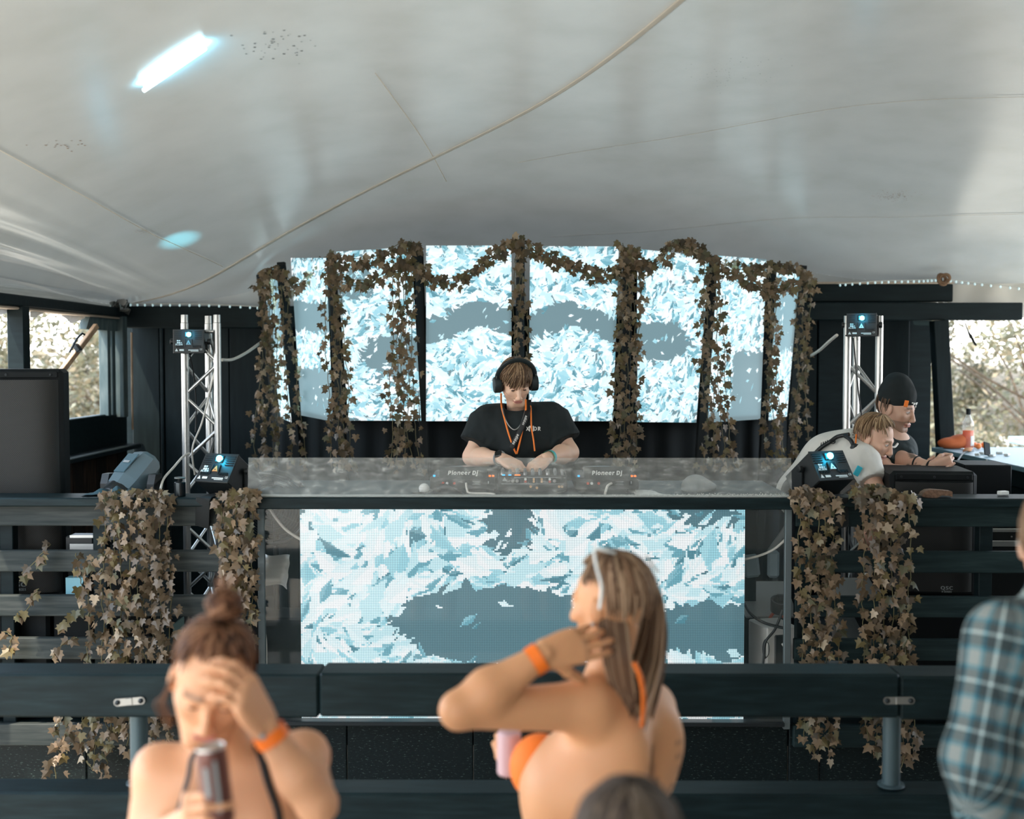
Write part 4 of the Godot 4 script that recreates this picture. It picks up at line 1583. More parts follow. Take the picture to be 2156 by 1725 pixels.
func mixer() -> void:
	var x0 := -0.108
	var x1 := 0.212
	var w := x1 - x0
	var z := 5.49
	var o := thing("dj_mixer", "black four-channel DJ mixer full of sockets and knobs under the performer's hands", "mixer", Vector3((x0 + x1) * 0.5, 1.478, -z))
	var mb := MB.new()
	mb.box(Vector3(0, 0.045, -0.19), Vector3(w, 0.072, 0.38), Basis.IDENTITY, 0.004)
	part("body", mb.mesh(), M.player_body, o)
	for s in [-1, 1]:
		for f in [-0.04, -0.34]:
			mb = MB.new()
			disc(mb, Vector3(s * w * 0.4, 0.006, f), Vector3.UP, 0.02, 0.012, 12)
			part("foot", mb.mesh(), M.black_matt, o)
	mb = MB.new()
	for q in [[0.04, 0.074, 0.62, 0.003], [0.0, 0.044, 0.9, 0.002], [-0.25, 0.070, 0.14, 0.002], [0.4, 0.072, 0.14, 0.003]]:
		mb.box(Vector3(w * q[0], q[1], 0.001), Vector3(w * q[2], q[3], 0.002))
	for k in 6:
		mb.box(Vector3(w * (-0.17 + k * 0.115), 0.059, 0.0008), Vector3(0.001, 0.028, 0.0015))
	part("panel_print", mb.mesh(), M.grey_print, o)
	mb = MB.new()
	mb.prism([Vector2(-w * 0.44, 0.058), Vector2(-w * 0.37, 0.058), Vector2(-w * 0.405, 0.076)], Transform3D(Basis.IDENTITY, Vector3(0, 0, 0.0005)), 0.001)
	part("warning_sign", mb.mesh(), M.grey_print, o)
	var sockets := [[-0.285, 0.058, 0.008, "steel"], [-0.225, 0.058, 0.008, "steel"], [-0.105, 0.066, 0.006, "white_print"], [-0.105, 0.055, 0.006, "red_socket"], [0.015, 0.066, 0.0055, "gold_socket"], [0.015, 0.055, 0.0055, "gold_socket"], [0.13, 0.066, 0.0055, "gold_socket"], [0.13, 0.055, 0.0055, "gold_socket"], [0.245, 0.066, 0.006, "white_print"], [0.245, 0.055, 0.006, "red_socket"], [0.315, 0.058, 0.008, "steel"], [0.43, 0.062, 0.012, "black_matt"], [0.38, 0.032, 0.006, "gold_socket"], [0.42, 0.032, 0.006, "gold_socket"], [-0.03, 0.032, 0.006, "gold_socket"], [0.06, 0.026, 0.006, "gold_socket"]]
	for s in sockets:
		mb = MB.new()
		disc(mb, Vector3(w * s[0], s[1], 0.003), Vector3.BACK, s[2], 0.01, 12)
		part("socket", mb.mesh(), M[s[3]], o)
	rng.seed = 31
	for r in 4:
		for k in 9:
			mb = MB.new()
			var tall := rng.randf_range(0.014, 0.022)
			mb.lathe([Vector2(0.0085, 0), Vector2(0.0085, tall * 0.6), Vector2(0.006, tall * 0.65), Vector2(0.006, tall), Vector2(0, tall)], 10, Transform3D(Basis.IDENTITY, Vector3(w * (-0.44 + k * 0.11), 0.081, -0.035 - r * 0.05)))
			part("knob", mb.mesh(), M.knob if (k + r) % 3 else M.steel, o)
	for q in [[-0.42, "blue_light"], [-0.33, "blue_light"], [-0.24, "amber_light"], [-0.20, "amber_light"]]:
		mb = MB.new()
		mb.box(Vector3(w * q[0], 0.084, -0.012), Vector3(0.014, 0.005, 0.006), Basis.IDENTITY, 0.001)
		part("button_light", mb.mesh(), M[q[1]], o)


func build_gear() -> void:
	var m: StandardMaterial3D
	mat("laser_body", Color(0.085, 0.105, 0.11), 0.45)
	mat("orange_sign", Color(0.80, 0.52, 0.30), 0.5)
	m = mat("laser_glass", Color(0.1, 0.4, 0.5), 0.1)
	m.emission_enabled = true
	m.emission = Color(0.05, 0.55, 0.75)
	m.emission_energy_multiplier = 1.2
	m = mat("laser_glow", Color(0.5, 0.9, 1.0), 0.3)
	m.emission_enabled = true
	m.emission = Color(0.35, 0.92, 1.0)
	m.emission_energy_multiplier = 14.0
	mat("speaker_body", Color(0.07, 0.085, 0.09), 0.6).metallic_specular = 0.3
	mat("grey_print", Color(0.55, 0.57, 0.57), 0.6)
	m = mat("grille", Color.WHITE, 0.45, 0.2)
	var im := Image.create(32, 32, false, Image.FORMAT_RGB8)
	for y in 32:
		for x in 32:
			var d0 := Vector2(posmod(x + 8, 16) - 8, posmod(y + 8, 16) - 8).length()
			var off := Vector2(posmod(x, 16) - 8, posmod(y, 16) - 8).length()
			im.set_pixel(x, y, Color(0.02, 0.028, 0.03) if minf(d0, off) < 4.6 else Color(0.20, 0.20, 0.195))
	m.albedo_texture = ImageTexture.create_from_image(im)
	m.uv1_triplanar = true
	m.uv1_scale = Vector3.ONE * 60.0
	mat("lamp_casing", Color(0.36, 0.43, 0.46), 0.4)
	mat("lamp_casing_dark", Color(0.25, 0.36, 0.40), 0.35)
	m = mat("dark_glass", Color(0.02, 0.03, 0.035), 0.05)
	mat("player_body", Color(0.10, 0.115, 0.12), 0.5)
	mat("player_hood", Color(0.14, 0.155, 0.16), 0.45)
	mat("jog", Color(0.55, 0.58, 0.60), 0.25, 0.8)
	mat("knob", Color(0.45, 0.46, 0.46), 0.4)
	mat("red_socket", Color(0.75, 0.30, 0.2), 0.4)
	mat("gold_socket", Color(0.85, 0.68, 0.5), 0.35, 0.6)
	for q in [["amber_light", Color(1.0, 0.45, 0.12), 2.0], ["blue_light", Color(0.2, 0.7, 1.0), 1.6]]:
		m = mat(q[0], q[1], 0.4)
		m.emission_enabled = true
		m.emission = q[1]
		m.emission_energy_multiplier = q[2]

	# loudspeaker on its bass box behind the slats
	var mb := MB.new()
	var sp := Vector3(-2.405, 0.95, -5.56)
	mb.box(Vector3(-2.455, 0.685, -5.76), Vector3(0.52, 0.53, 0.55), Basis.IDENTITY, 0.015)
	one("bass_box", "black bass box under the tall loudspeaker, behind the slats", "loudspeaker", mb, M.speaker_body)
	speaker("tall black loudspeaker with a perforated grille by the window", sp, Vector3(0.50, 1.085, 0.28), 0.27, "QSC", "KW SERIES", Vector2(0.035, 0.075), 0.022)
	speaker("shorter black loudspeaker behind the slats in front of the bar counter", Vector3(1.955, 0.95, -5.66), Vector3(0.40, 0.60, 0.36), -0.12, "QSC", "K SERIES", Vector2(0.06, 0.05), 0.016)
	mb = MB.new()
	mb.box(Vector3(1.98, 0.685, -5.86), Vector3(0.62, 0.53, 0.46), Basis.IDENTITY, 0.012)
	one("equipment_case", "low black case under the shorter loudspeaker", "case", mb, M.speaker_body)
	moving_head()
	mb = MB.new()
	mb.box(Vector3(P(277, 975, 5.68).x, 0.8225, -5.68), Vector3(0.25, 0.805, 0.24), Basis.IDENTITY, 0.012)
	one("speaker_case", "upright black case carrying the moving head light", "case", mb, M.speaker_body)
	# trusses and lasers
	var zt := 6.5
	var a := P(391, 900, zt)
	var b := P(459, 900, zt)
	var c := P(441, 900, zt + 0.17)
	truss("aluminium truss holding a glowing laser, by the loudspeaker's corner", [Vector3(a.x, 0, a.z), Vector3(b.x, 0, b.z), Vector3(c.x, 0, c.z)], 0.42, P(459, 663, zt).y, 0)
	a = P(1782, 900, zt)
	b = P(1849, 900, zt)
	c = P(1801, 900, zt + 0.17)
	truss("aluminium truss holding a glowing laser, behind the two men", [Vector3(a.x, 0, a.z), Vector3(b.x, 0, b.z), Vector3(c.x, 0, c.z)], 0.42, P(1849, 665, zt).y, 1)
	laser("upper laser projector clamped to the truss by the loudspeaker", P(397, 719, 6.42), 0.158, 0.0, 0.10, 0.0, M.grey_print)
	laser("upper laser projector clamped to the truss behind the two men", P(1814, 684, 6.42), 0.152, 0.0, -0.32, 0.0, M.white_print)
	laser("laser projector with an orange triangle, tipped up on the cap board beside the shield", P(457, 986, 5.38), 0.182, 0.62, -0.42, 0.05, M.orange_sign, roof_at(378, 505))
	laser("laser projector with a white triangle, tipped up before the man in white", P(1750, 981, 5.36), 0.186, 0.62, 0.40, 0.06, M.white_print)
	# webbing straps over the cap boards
	for q in [[430, "black webbing strap folded over the cap board under the orange-triangle laser"], [1768, "black webbing strap folded over the cap board under the white-triangle laser"]]:
		mb = MB.new()
		var x: float = P(q[0], 1060, 5.28).x
		var s := -1.0 if q[0] < 1000 else 1.0
		mb.tube([Vector3(x + s * -0.05, 1.53, -5.52), Vector3(x + s * -0.035, 1.483, -5.46), Vector3(x, 1.482, -5.29), Vector3(x + s * 0.005, 1.475, -5.2805), Vector3(x + s * 0.03, 1.34, -5.352)], 0.034, 12, true, 0.05)
		one("webbing_strap", q[1], "strap", mb, M.black_matt)
	# small canister, cloth
	mb = MB.new()
	var cn := P(379, 1046, 5.36)
	cn.y = 1.478
	var o := thing("metal_canister", "small dark metal canister with a round cap standing on the cap board", "canister", cn)
	mb.lathe([Vector2(0, 0), Vector2(0.024, 0), Vector2(0.025, 0.003), Vector2(0.025, 0.062), Vector2(0.022, 0.066), Vector2(0.0, 0.066)], 24)
	part("body", mb.mesh(), M.canister, o)
	mb = MB.new()
	mb.lathe([Vector2(0, 0.066), Vector2(0.009, 0.066), Vector2(0.009, 0.078), Vector2(0.024, 0.080), Vector2(0.024, 0.087), Vector2(0, 0.088)], 24)
	part("cap", mb.mesh(), M.steel, o)
	mb = MB.new()
	mb.grid(40, 10, func(u: float, w: float) -> Vector3:
		var p := P(lerpf(180, 305, u), 1040, 5.42)
		return Vector3(p.x, 1.481 + 0.034 * sin(clampf(u, 0, 1) * PI) * (0.4 + 0.6 * sin(clampf(w, 0, 1) * PI)) * (0.8 + 0.3 * sin(u * 23.0 + w * 4.0)), -5.36 - 0.12 * w + 0.015 * sin(u * 11.0)))
	one("jacket", "crumpled dark teal jacket lying on the cap board by the loudspeaker", "jacket", mb, M.teal_cloth)
	# cables
	cable("cable", "white cable looping from behind the ivy heap up to the truss braces", [P(338, 1030, 5.6), P(345, 1008, 5.7), P(365, 985, 5.9), P(385, 962, 6.3), P(398, 955, 6.46)], 0.006, M.white_cable, "cables of the stage")
	cable("cable", "white cable running down inside the truss by the loudspeaker", [P(437, 735, 6.5), P(452, 770, 6.52), P(440, 830, 6.5), P(425, 890, 6.47), P(405, 945, 6.46), P(410, 1000, 6.5)], 0.005, M.white_cable, "cables of the stage")
	cable("cable", "white cable slung from the truss by the loudspeaker to the screen wall", [P(467, 758, 6.6), P(490, 757, 6.9), P(520, 742, 7.3), P(548, 722, 7.7), P(562, 712, 7.8)], 0.009, M.white_cable, "cables of the stage")
	cable("cable", "pale cable slung from the screen wall to the laser behind the two men", [P(1706, 750, 7.8), P(1725, 738, 7.3), P(1745, 720, 6.9), P(1762, 706, 6.6)], 0.009, M.white_cable, "cables of the stage")
	cable("cable", "black cable dangling from the upper laser by the loudspeaker", [P(400, 748, 6.42), P(408, 790, 6.5), P(413, 850, 6.55), P(412, 910, 6.55)], 0.004, M.black_cable, "cables of the stage")
	cable("cable", "black cable dangling from the upper laser behind the two men", [P(1797, 712, 6.42), P(1801, 760, 6.44), P(1808, 830, 6.44), P(1814, 880, 6.44), P(1808, 920, 6.44)], 0.004, M.black_cable, "cables of the stage")
	# DJ set
	cd_player("media player with red and white plugs beside the white ball", P(905, 1030, 5.5).x, P(1045, 1030, 5.5).x, 5.5)
	cd_player("media player beside the mixer's black plug, toward the scattered beads", P(1211, 1030, 5.5).x, P(1345, 1030, 5.5).x, 5.5)
	mixer()
	mb = MB.new()
	ball(mb, Vector3(P(893, 1030, 5.46).x, 1.478 + 0.0245, -5.46), Vector3.ONE * 0.0245, 24, 16)
	one("white_ball", "small white ball resting on the desk behind the shield", "ball", mb, M.white_plastic)
	# grey cap on the desk
	mb = MB.new()
	var cc := Vector3(P(1470, 1030, 5.62).x, 1.479, -5.62)
	nets(mb, [ell(cc + Vector3(-0.012, 0.012, 0), Vector3(0.068, 0.062, 0.075), 0.01), ell(cc + Vector3(0.05, 0.018, 0.01), Vector3(0.036, 0.022, 0.05), 0.03), cap(cc + Vector3(-0.2, -0.06, 0), cc + Vector3(0.2, -0.06, 0), 0.06, 0.06, 0.004, 1.0, Vector3.BACK, 1)], 0.006)
	one("grey_hat", "grey rounded cap lying on the desk behind the shield", "cap", mb, M.grey_cloth)
	# beads scattered on the desk
	rng.seed = 77
	var mm := MultiMesh.new()
	mm.transform_format = MultiMesh.TRANSFORM_3D
	var bead := SphereMesh.new()
	bead.radius = 0.0022
	bead.height = 0.0044
	bead.radial_segments = 6
	bead.rings = 3
	mm.mesh = bead
	mm.instance_count = 1500
	for k in 1500:
		var u := rng.randf()
		var px := lerpf(1190, 1655, pow(u, 0.8))
		var zz := 5.345 + absf(rng.randfn(0, 0.035)) * (0.4 + u)
		mm.set_instance_transform(k, Transform3D(Basis.IDENTITY, Vector3(P(px, 1040, zz).x, 1.4802 + (0.004 if rng.randf() < 0.3 else 0.0), -zz)))
	var mi := MultiMeshInstance3D.new()
	mi.name = "beads"
	mi.multimesh = mm
	mi.material_override = M.white_plastic
	add_child(mi)
	tag(mi, "tiny white beads scattered along the desk edge behind the shield", "beads")
	mi.set_meta("kind", "stuff")
	# white paper between the beads and the cap
	mb = MB.new()
	mb.grid(10, 6, func(u: float, w: float) -> Vector3: return Vector3(lerpf(0.52, 0.68, u), 1.4795 + 0.006 * sin(u * 5.0) * w, -lerpf(5.42, 5.58, w)))
	one("paper_sheet", "curled white sheet of paper lying beside the grey cap", "paper", mb, M.white_plastic)
	cable("cable", "black cable trailing behind the player beside the white ball", [Vector3(-0.50, 1.484, -5.44), Vector3(-0.42, 1.492, -5.45), Vector3(-0.36, 1.52, -5.485), Vector3(-0.30, 1.50, -5.45), Vector3(-0.26, 1.484, -5.42)], 0.004, M.black_cable, "cables on the desk")
	cable("cable", "white cable plugged into the player beside the white ball", [Vector3(-0.255, 1.525, -5.49), Vector3(-0.25, 1.50, -5.46), Vector3(-0.235, 1.485, -5.44), Vector3(-0.15, 1.484, -5.43), Vector3(-0.12, 1.482, -5.41)], 0.005, M.white_cable, "cables on the desk")
	cable("cable", "white cable plugged into the player near the beads", [Vector3(0.415, 1.525, -5.49), Vector3(0.395, 1.515, -5.465), Vector3(0.385, 1.49, -5.45), Vector3(0.38, 1.483, -5.42)], 0.006, M.white_cable, "cables on the desk")
	# clear shield along the desk edge
	mb = MB.new()
	var lean := Basis(Vector3.RIGHT, -0.16)
	mb.box(Vector3(-0.01, 1.566, -5.345), Vector3(2.44, 0.178, 0.006), lean, 0.0015)
	o = thing("clear_shield", "low dusty clear plastic shield standing along the desk edge", "shield", Vector3(-0.01, 1.478, -5.345))
	wpart("pane", mb, M.dusty_acrylic, o)
	mb = MB.new()
	mb.box(Vector3(-0.01, 1.4815, -5.365), Vector3(2.44, 0.006, 0.055), Basis.IDENTITY, 0.002)
	wpart("foot_strip", mb, M.shield_dust, o)
	# projected laser line on the roof, drawn as an added glowing tube and light
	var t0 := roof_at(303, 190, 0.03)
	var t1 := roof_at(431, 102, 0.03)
	o = thing("laser_line", "projected white laser line on the pale tarpaulin, built as an added glowing tube", "light", (t0 + t1) * 0.5)
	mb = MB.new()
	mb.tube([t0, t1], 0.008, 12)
	wpart("tube", mb, M.laser_line_glow, o)
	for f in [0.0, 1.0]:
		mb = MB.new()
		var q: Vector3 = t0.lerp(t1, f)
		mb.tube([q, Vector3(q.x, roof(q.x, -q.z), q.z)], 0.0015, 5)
		wpart("added_hanger", mb, M.white_plastic, o)
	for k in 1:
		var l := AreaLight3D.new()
		l.name = "laser_line_light"
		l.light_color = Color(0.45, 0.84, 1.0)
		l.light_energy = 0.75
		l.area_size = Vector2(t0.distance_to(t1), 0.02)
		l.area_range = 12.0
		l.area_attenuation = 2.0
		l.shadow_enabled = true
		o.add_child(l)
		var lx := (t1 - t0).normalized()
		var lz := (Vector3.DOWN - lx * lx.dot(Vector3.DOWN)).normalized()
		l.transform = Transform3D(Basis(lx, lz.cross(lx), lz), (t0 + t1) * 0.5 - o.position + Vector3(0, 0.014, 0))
	# string lights
	for s in [[[[212, 652, 7.9], [250, 640, 8.15], [330, 640, 8.2], [440, 641, 8.2], [548, 646, 8.2]], 22, "string of tiny lights along the beam above the loudspeaker's corner"], [[[1765, 598, 8.1], [1850, 592, 8.1], [1930, 590, 8.1], [1985, 588, 8.05], [2060, 596, 8.0], [2165, 607, 7.9]], 30, "string of tiny lights along the beam and the canvas flap"]]:
		var path := curve(track(s[0], 8.0), 12)
		for i in path.size():
			path[i].y = minf(path[i].y, roof(path[i].x, -path[i].z) - 0.012)
		o = thing("string_lights", s[2], "string lights", path[0])
		mb = MB.new()
		mb.tube(path, 0.003, 5)
		wpart("wire", mb, M.white_cable, o)
		for k in s[1]:
			var f: float = (k + 0.5) / s[1] * (path.size() - 1)
			var q: Vector3 = path[int(f)].lerp(path[int(f) + 1], f - int(f))
			mb = MB.new()
			ball(mb, Vector3.ZERO, Vector3(0.007, 0.009, 0.007), 8, 6)
			part("bulb", mb.mesh(), M.bulb, o, q - path[0] - Vector3(0, 0.01, 0))
	# crumpled foil and rope knot where the tarpaulin is tied
	mb = MB.new()
	rng.seed = 9
	var f0 := P(251, 626, 8.02)
	f0.y = minf(f0.y, roof(f0.x, 8.02) - 0.03)
	for k in 14:
		mb.box(f0 + Vector3(rng.randf_range(-0.05, 0.05), rng.randf_range(-0.045, 0.03), rng.randf_range(-0.03, 0.03)), Vector3(0.06, 0.004, 0.04), Basis.from_euler(Vector3(rng.randf() * 6, rng.randf() * 6, rng.randf() * 6)))
	one("foil_wrap", "crumpled silver foil wrapped round the tarpaulin's tied corner", "foil", mb, M.steel)
	mb = MB.new()
	var f1 := P(1988, 588, 8.0)
	for k in 5:
		loop_tube(mb, f1 + Vector3(rng.randf_range(-0.02, 0.02), rng.randf_range(-0.02, 0.015), 0.01 * k - 0.02), Vector3(cos(k * 1.3), sin(k * 1.3), 0.2).normalized(), Vector3(-sin(k * 1.3), cos(k * 1.3), 0.3).normalized(), 0.03, 0.008, 14, 5)
	one("rope_knot", "brown rope knot tying the tarpaulin above the beam's end", "rope", mb, M.rope)
	# stick with clamp in the window; dangling strap on the other side
	o = thing("wooden_brace", "slanting wooden brace with a metal clamp in the window opening", "brace", P(128, 782, 7.2))
	mb = MB.new()
	bar(mb, P(128, 784, 7.2), P(203, 686, 7.55), 0.03, 0.035, 0.003)
	wpart("stick", mb, M.bare_timber, o)
	mb = MB.new()
	mb.tube([P(146, 742, 7.25), P(162, 713, 7.28), P(173, 702, 7.3), P(178, 705, 7.32)], 0.007, 6)
	mb.box(P(163, 733, 7.33), Vector3(0.03, 0.05, 0.05), Basis(Vector3.BACK, 0.6), 0.004)
	wpart("clamp", mb, M.dark_metal, o)
	mb = MB.new()
	mb.tube(curve([P(2030, 674, 8.16), P(2037, 695, 8.16), P(2045, 710, 8.16), P(2055, 728, 8.16)], 5), [0.006, 0.006, 0.006, 0.006, 0.007, 0.008, 0.01, 0.014, 0.018, 0.02, 0.02, 0.018, 0.018, 0.018, 0.018, 0.01], 8, true, 0.4)
	one("hanging_strap", "dark strap dangling from the long beam's free end against the sky", "strap", mb, M.black_matt)
	build_desk_inside()
	build_bar()


func build_desk_inside() -> void:
	# fan behind the glass
	var c := P(572, 1072, 5.72)
	var o := thing("floor_fan", "round wire-guarded fan behind the glass beside the screen", "fan", Vector3(c.x, 0.42, c.z))
	var mb := MB.new()
	for k in 12:
		loop_tube(mb, c + Vector3(0, 0, 0.03 - 0.0006 * k * k), Vector3.RIGHT, Vector3.UP, 0.03 + k * 0.0125, 0.0018, 40, 4)
	for k in 6:
		var a := TAU * k / 12.0
		var e := Vector3(cos(a), sin(a), 0) * 0.168
		mb.tube([c - e + Vector3(0, 0, -0.04), c + Vector3(0, 0, 0.032), c + e + Vector3(0, 0, -0.04)], 0.002, 4, false)
	wpart("wire_guard", mb, M.dark_metal, o)
	mb = MB.new()
	loop_tube(mb, c + Vector3(0, 0, -0.05), Vector3.RIGHT, Vector3.UP, 0.172, 0.012, 40, 8)
	wpart("rim", mb, M.dark_metal, o)
	mb = MB.new()
	for k in 4:
		var a := TAU * k / 4.0 + 0.3
		mb.box(c + Vector3(cos(a), sin(a), 0) * 0.08 + Vector3(0, 0, -0.06), Vector3(0.12, 0.07, 0.006), Basis(Vector3.BACK, a) * Basis(Vector3.RIGHT, 0.5), 0.002)
	disc(mb, c + Vector3(0, 0, -0.07), Vector3.BACK, 0.035, 0.06)
	wpart("blades", mb, M.black_plastic, o)
	mb = MB.new()
	mb.tube([Vector3(c.x, 0.43, c.z - 0.1), c + Vector3(0, -0.17, -0.1), c + Vector3(0, 0, -0.1)], 0.014, 10)
	disc(mb, Vector3(c.x, 0.432, c.z - 0.1), Vector3.UP, 0.16, 0.022)
	wpart("stand", mb, M.black_plastic, o)
	cable("cable", "white cable behind the glass beside the fan", [P(563, 1062, 5.5), P(580, 1090, 5.48), P(605, 1118, 5.48), P(640, 1140, 5.5)], 0.007, M.white_cable, "cables behind the glass")
	cable("cable", "white cable hanging down behind the glass beside the ivy curtain", [P(543, 1262, 5.42), P(550, 1300, 5.42), P(559, 1345, 5.42), P(560, 1400, 5.42), P(562, 1440, 5.42)], 0.006, M.white_cable, "cables behind the glass")
	# crumpled white bag
	mb = MB.new()
	mb.grid(18, 12, func(u: float, w: float) -> Vector3: return P(lerpf(556, 606, u), lerpf(1164, 1232, w) + 8.0 * u, 5.62) + Vector3(0, 0, 0.05 * sin(u * 5.0 + w * 2.0) + 0.012 * sin(w * 17.0)))
	one("plastic_bag", "crumpled white plastic bag behind the glass below the fan", "bag", mb, M.white_plastic)
	mb = MB.new()
	mb.box(P(600, 1380, 5.75), Vector3(0.30, 0.42, 0.25), Basis.IDENTITY, 0.01)
	one("amplifier_rack", "dark amplifier rack standing behind the glass below the fan", "rack", mb, M.speaker_body)
	# soft grey pouches
	for q in [[1628, 1188, 0.056, 0.13, 0.0, "pale grey woven pouch hanging upright behind the glass"], [1582, 1192, 0.075, 0.11, 0.12, "pale grey woven pouch half hidden by the screen edge"]]:
		mb = MB.new()
		var p := P(q[0], q[1], 5.62)
		mb.box(p, Vector3(q[2], q[3], 0.03), Basis(Vector3.BACK, q[4]), 0.012)
		one("woven_pouch", q[5], "pouch", mb, M.woven)
	mb = MB.new()
	mb.box(P(1640, 1135, 5.7), Vector3(0.03, 0.16, 0.012), Basis(Vector3.BACK, -0.6), 0.004)
	one("pouch_flap", "blue-grey fabric strip slanting above the woven pouches", "strip", mb, M.grey_cloth)
	cable("cable", "pink-white cable crossing before the woven pouches", [P(1560, 1180, 5.5), P(1600, 1170, 5.5), P(1632, 1155, 5.5), P(1662, 1128, 5.5)], 0.006, M.white_cable, "cables behind the glass")
	cable("cable", "black cable draped over the white heater box", [P(1563, 1262, 5.52), P(1580, 1292, 5.5), P(1610, 1312, 5.46), P(1655, 1324, 5.45)], 0.007, M.black_cable, "cables behind the glass")
	cable("cable", "black cable looping down the front of the white heater box", [P(1648, 1285, 5.47), P(1632, 1325, 5.45), P(1612, 1352, 5.44), P(1608, 1385, 5.44), P(1604, 1420, 5.44)], 0.006, M.black_cable, "cables behind the glass")
	cable("cable", "short red cable arching behind the white heater box", [P(1620, 1305, 5.72), P(1628, 1292, 5.7), P(1640, 1290, 5.7), P(1650, 1300, 5.7)], 0.008, M.red_socket, "cables behind the glass")
	# pale sheet on a shelf
	mb = MB.new()
	mb.box(P(1612, 1262, 6.0) + Vector3(0, 0, 0), Vector3(0.26, 0.012, 0.34), Basis(Vector3.RIGHT, 0.35), 0.004)
	one("pale_board", "pale board lying tilted behind the glass beneath the pouches", "board", mb, M.grey_print)
	# black tape roll
	o = thing("tape_holder", "black open ring-shaped holder behind the glass beside the frame post", "holder", P(1640, 1278, 5.55))
	mb = MB.new()
	var hc := P(1642, 1275, 5.55)
	mb.lathe([Vector2(0.032, -0.03), Vector2(0.042, -0.028), Vector2(0.045, 0.03), Vector2(0.034, 0.032), Vector2(0.032, -0.03)], 24, Transform3D(Basis(Vector3.RIGHT, 0.4), hc))
	mb.box(hc + Vector3(0.02, 0.03, -0.03), Vector3(0.05, 0.03, 0.04), Basis.IDENTITY, 0.004)
	wpart("ring", mb, M.black_plastic, o)
	# white heater box with a handle cut
	var hb := P(1622, 1360, 5.58)
	o = thing("heater_box", "white metal box with a dark handle recess and coiled wire behind the glass", "box", Vector3(hb.x, 0.55, hb.z))
	mb = MB.new()
	mb.box(hb + Vector3(0.01, -0.07, 0), Vector3(0.155, 0.36, 0.2), Basis(Vector3.UP, 0.25), 0.006)
	wpart("casing", mb, M.white_metal, o)
	mb = MB.new()
	mb.box(hb + Vector3(0.03, -0.02, 0.098), Vector3(0.07, 0.19, 0.012), Basis(Vector3.UP, 0.25), 0.012)
	wpart("recess", mb, M.black_plastic, o)
	mb = MB.new()
	mb.tube(curve([hb + Vector3(0.03, 0.03, 0.115), hb + Vector3(0.045, 0.035, 0.118), hb + Vector3(0.048, 0.0, 0.118), hb + Vector3(0.046, -0.05, 0.116)], 4), 0.008, 8)
	wpart("handle", mb, M.white_metal, o)
	mb = MB.new()
	for k in 4:
		loop_tube(mb, hb + Vector3(-0.042, 0.01, 0.105 + k * 0.003), Vector3(0.35, 0.0, 0.0), Vector3.UP, 0.045 - k * 0.003, 0.002, 20, 4)
	wpart("wire_coil", mb, M.black_cable, o)
	# behind the slats by the loudspeaker
	mb = MB.new()
	mb.box(Vector3(-2.09, 0.706, -5.57), Vector3(0.18, 0.572, 0.14), Basis.IDENTITY, 0.006)
	one("black_crate", "low black crate under the blue tray", "crate", mb, M.speaker_body)
	mb = MB.new()
	mb.box(Vector3(-2.09, 0.80, -5.72), Vector3(0.18, 0.762, 0.13), Basis.IDENTITY, 0.006)
	one("black_crate", "taller black crate under the aluminium-edged box", "crate", mb, M.speaker_body)
	o = thing("aluminium_box", "small aluminium-edged box in the gap above the second slat", "box", P(178, 1162, 5.62))
	mb = MB.new()
	mb.box(P(176, 1145, 5.66), Vector3(0.13, 0.085, 0.12), Basis.IDENTITY, 0.004)
	wpart("body", mb, M.black_plastic, o)
	for y in [1130, 1152]:
		mb = MB.new()
		mb.box(P(176, y, 5.595), Vector3(0.132, 0.014 if y == 1130 else 0.03, 0.004), Basis.IDENTITY, 0.001)
		wpart("edge_profile", mb, M.aluminium, o)
	mb = MB.new()
	mb.prism([Vector2(0, 0), Vector2(0.05, 0), Vector2(0.09, 0.095), Vector2(0, 0.095)], Transform3D(Basis.IDENTITY, P(147, 1255, 5.56)), 0.05)
	one("blue_tray", "pale blue wedge-shaped tray in the gap beside the maker's plate", "tray", mb, M.pale_blue)
	# behind the slats by the men: flight case
	var fc := P(2100, 1142, 5.95)
	o = thing("flight_case", "black flight case with aluminium edges behind the slats near the plaid shirt", "case", Vector3(fc.x + 0.1, 0.43, fc.z))
	mb = MB.new()
	mb.box(Vector3(fc.x + 0.1, 0.88, fc.z - 0.2), Vector3(0.58, 0.9, 0.4), Basis.IDENTITY, 0.004)
	wpart("body", mb, M.black_plastic, o)
	for y in [1117, 1145, 1190]:
		mb = MB.new()
		mb.box(P(2100, y, 5.94) + Vector3(0.1, 0, 0), Vector3(0.58, 0.018 if y != 1145 else 0.03, 0.006), Basis.IDENTITY, 0.002)
		wpart("edge_profile", mb, M.aluminium, o)
	mb = MB.new()
	for q in [[2082, 1131], [2082, 1160], [2130, 1131]]:
		ball(mb, P(q[0], q[1], 5.945), Vector3.ONE * 0.006, 8, 6)
	wpart("rivet", mb, M.steel, o)
	# grey sloping boards behind the ivy near the men
	for q in [[1797, 1245, 0.22, 0.3, "grey sloping board behind the ivy, under the second slat"], [1800, 1328, 0.2, 0.3, "grey flat board behind the ivy, under the third slat"]]:
		mb = MB.new()
		mb.box(P(q[0], q[1], 5.85), Vector3(q[2], 0.02, 0.25), Basis(Vector3.RIGHT, q[3]), 0.003)
		one("grey_board", q[4], "board", mb, M.grey_print)


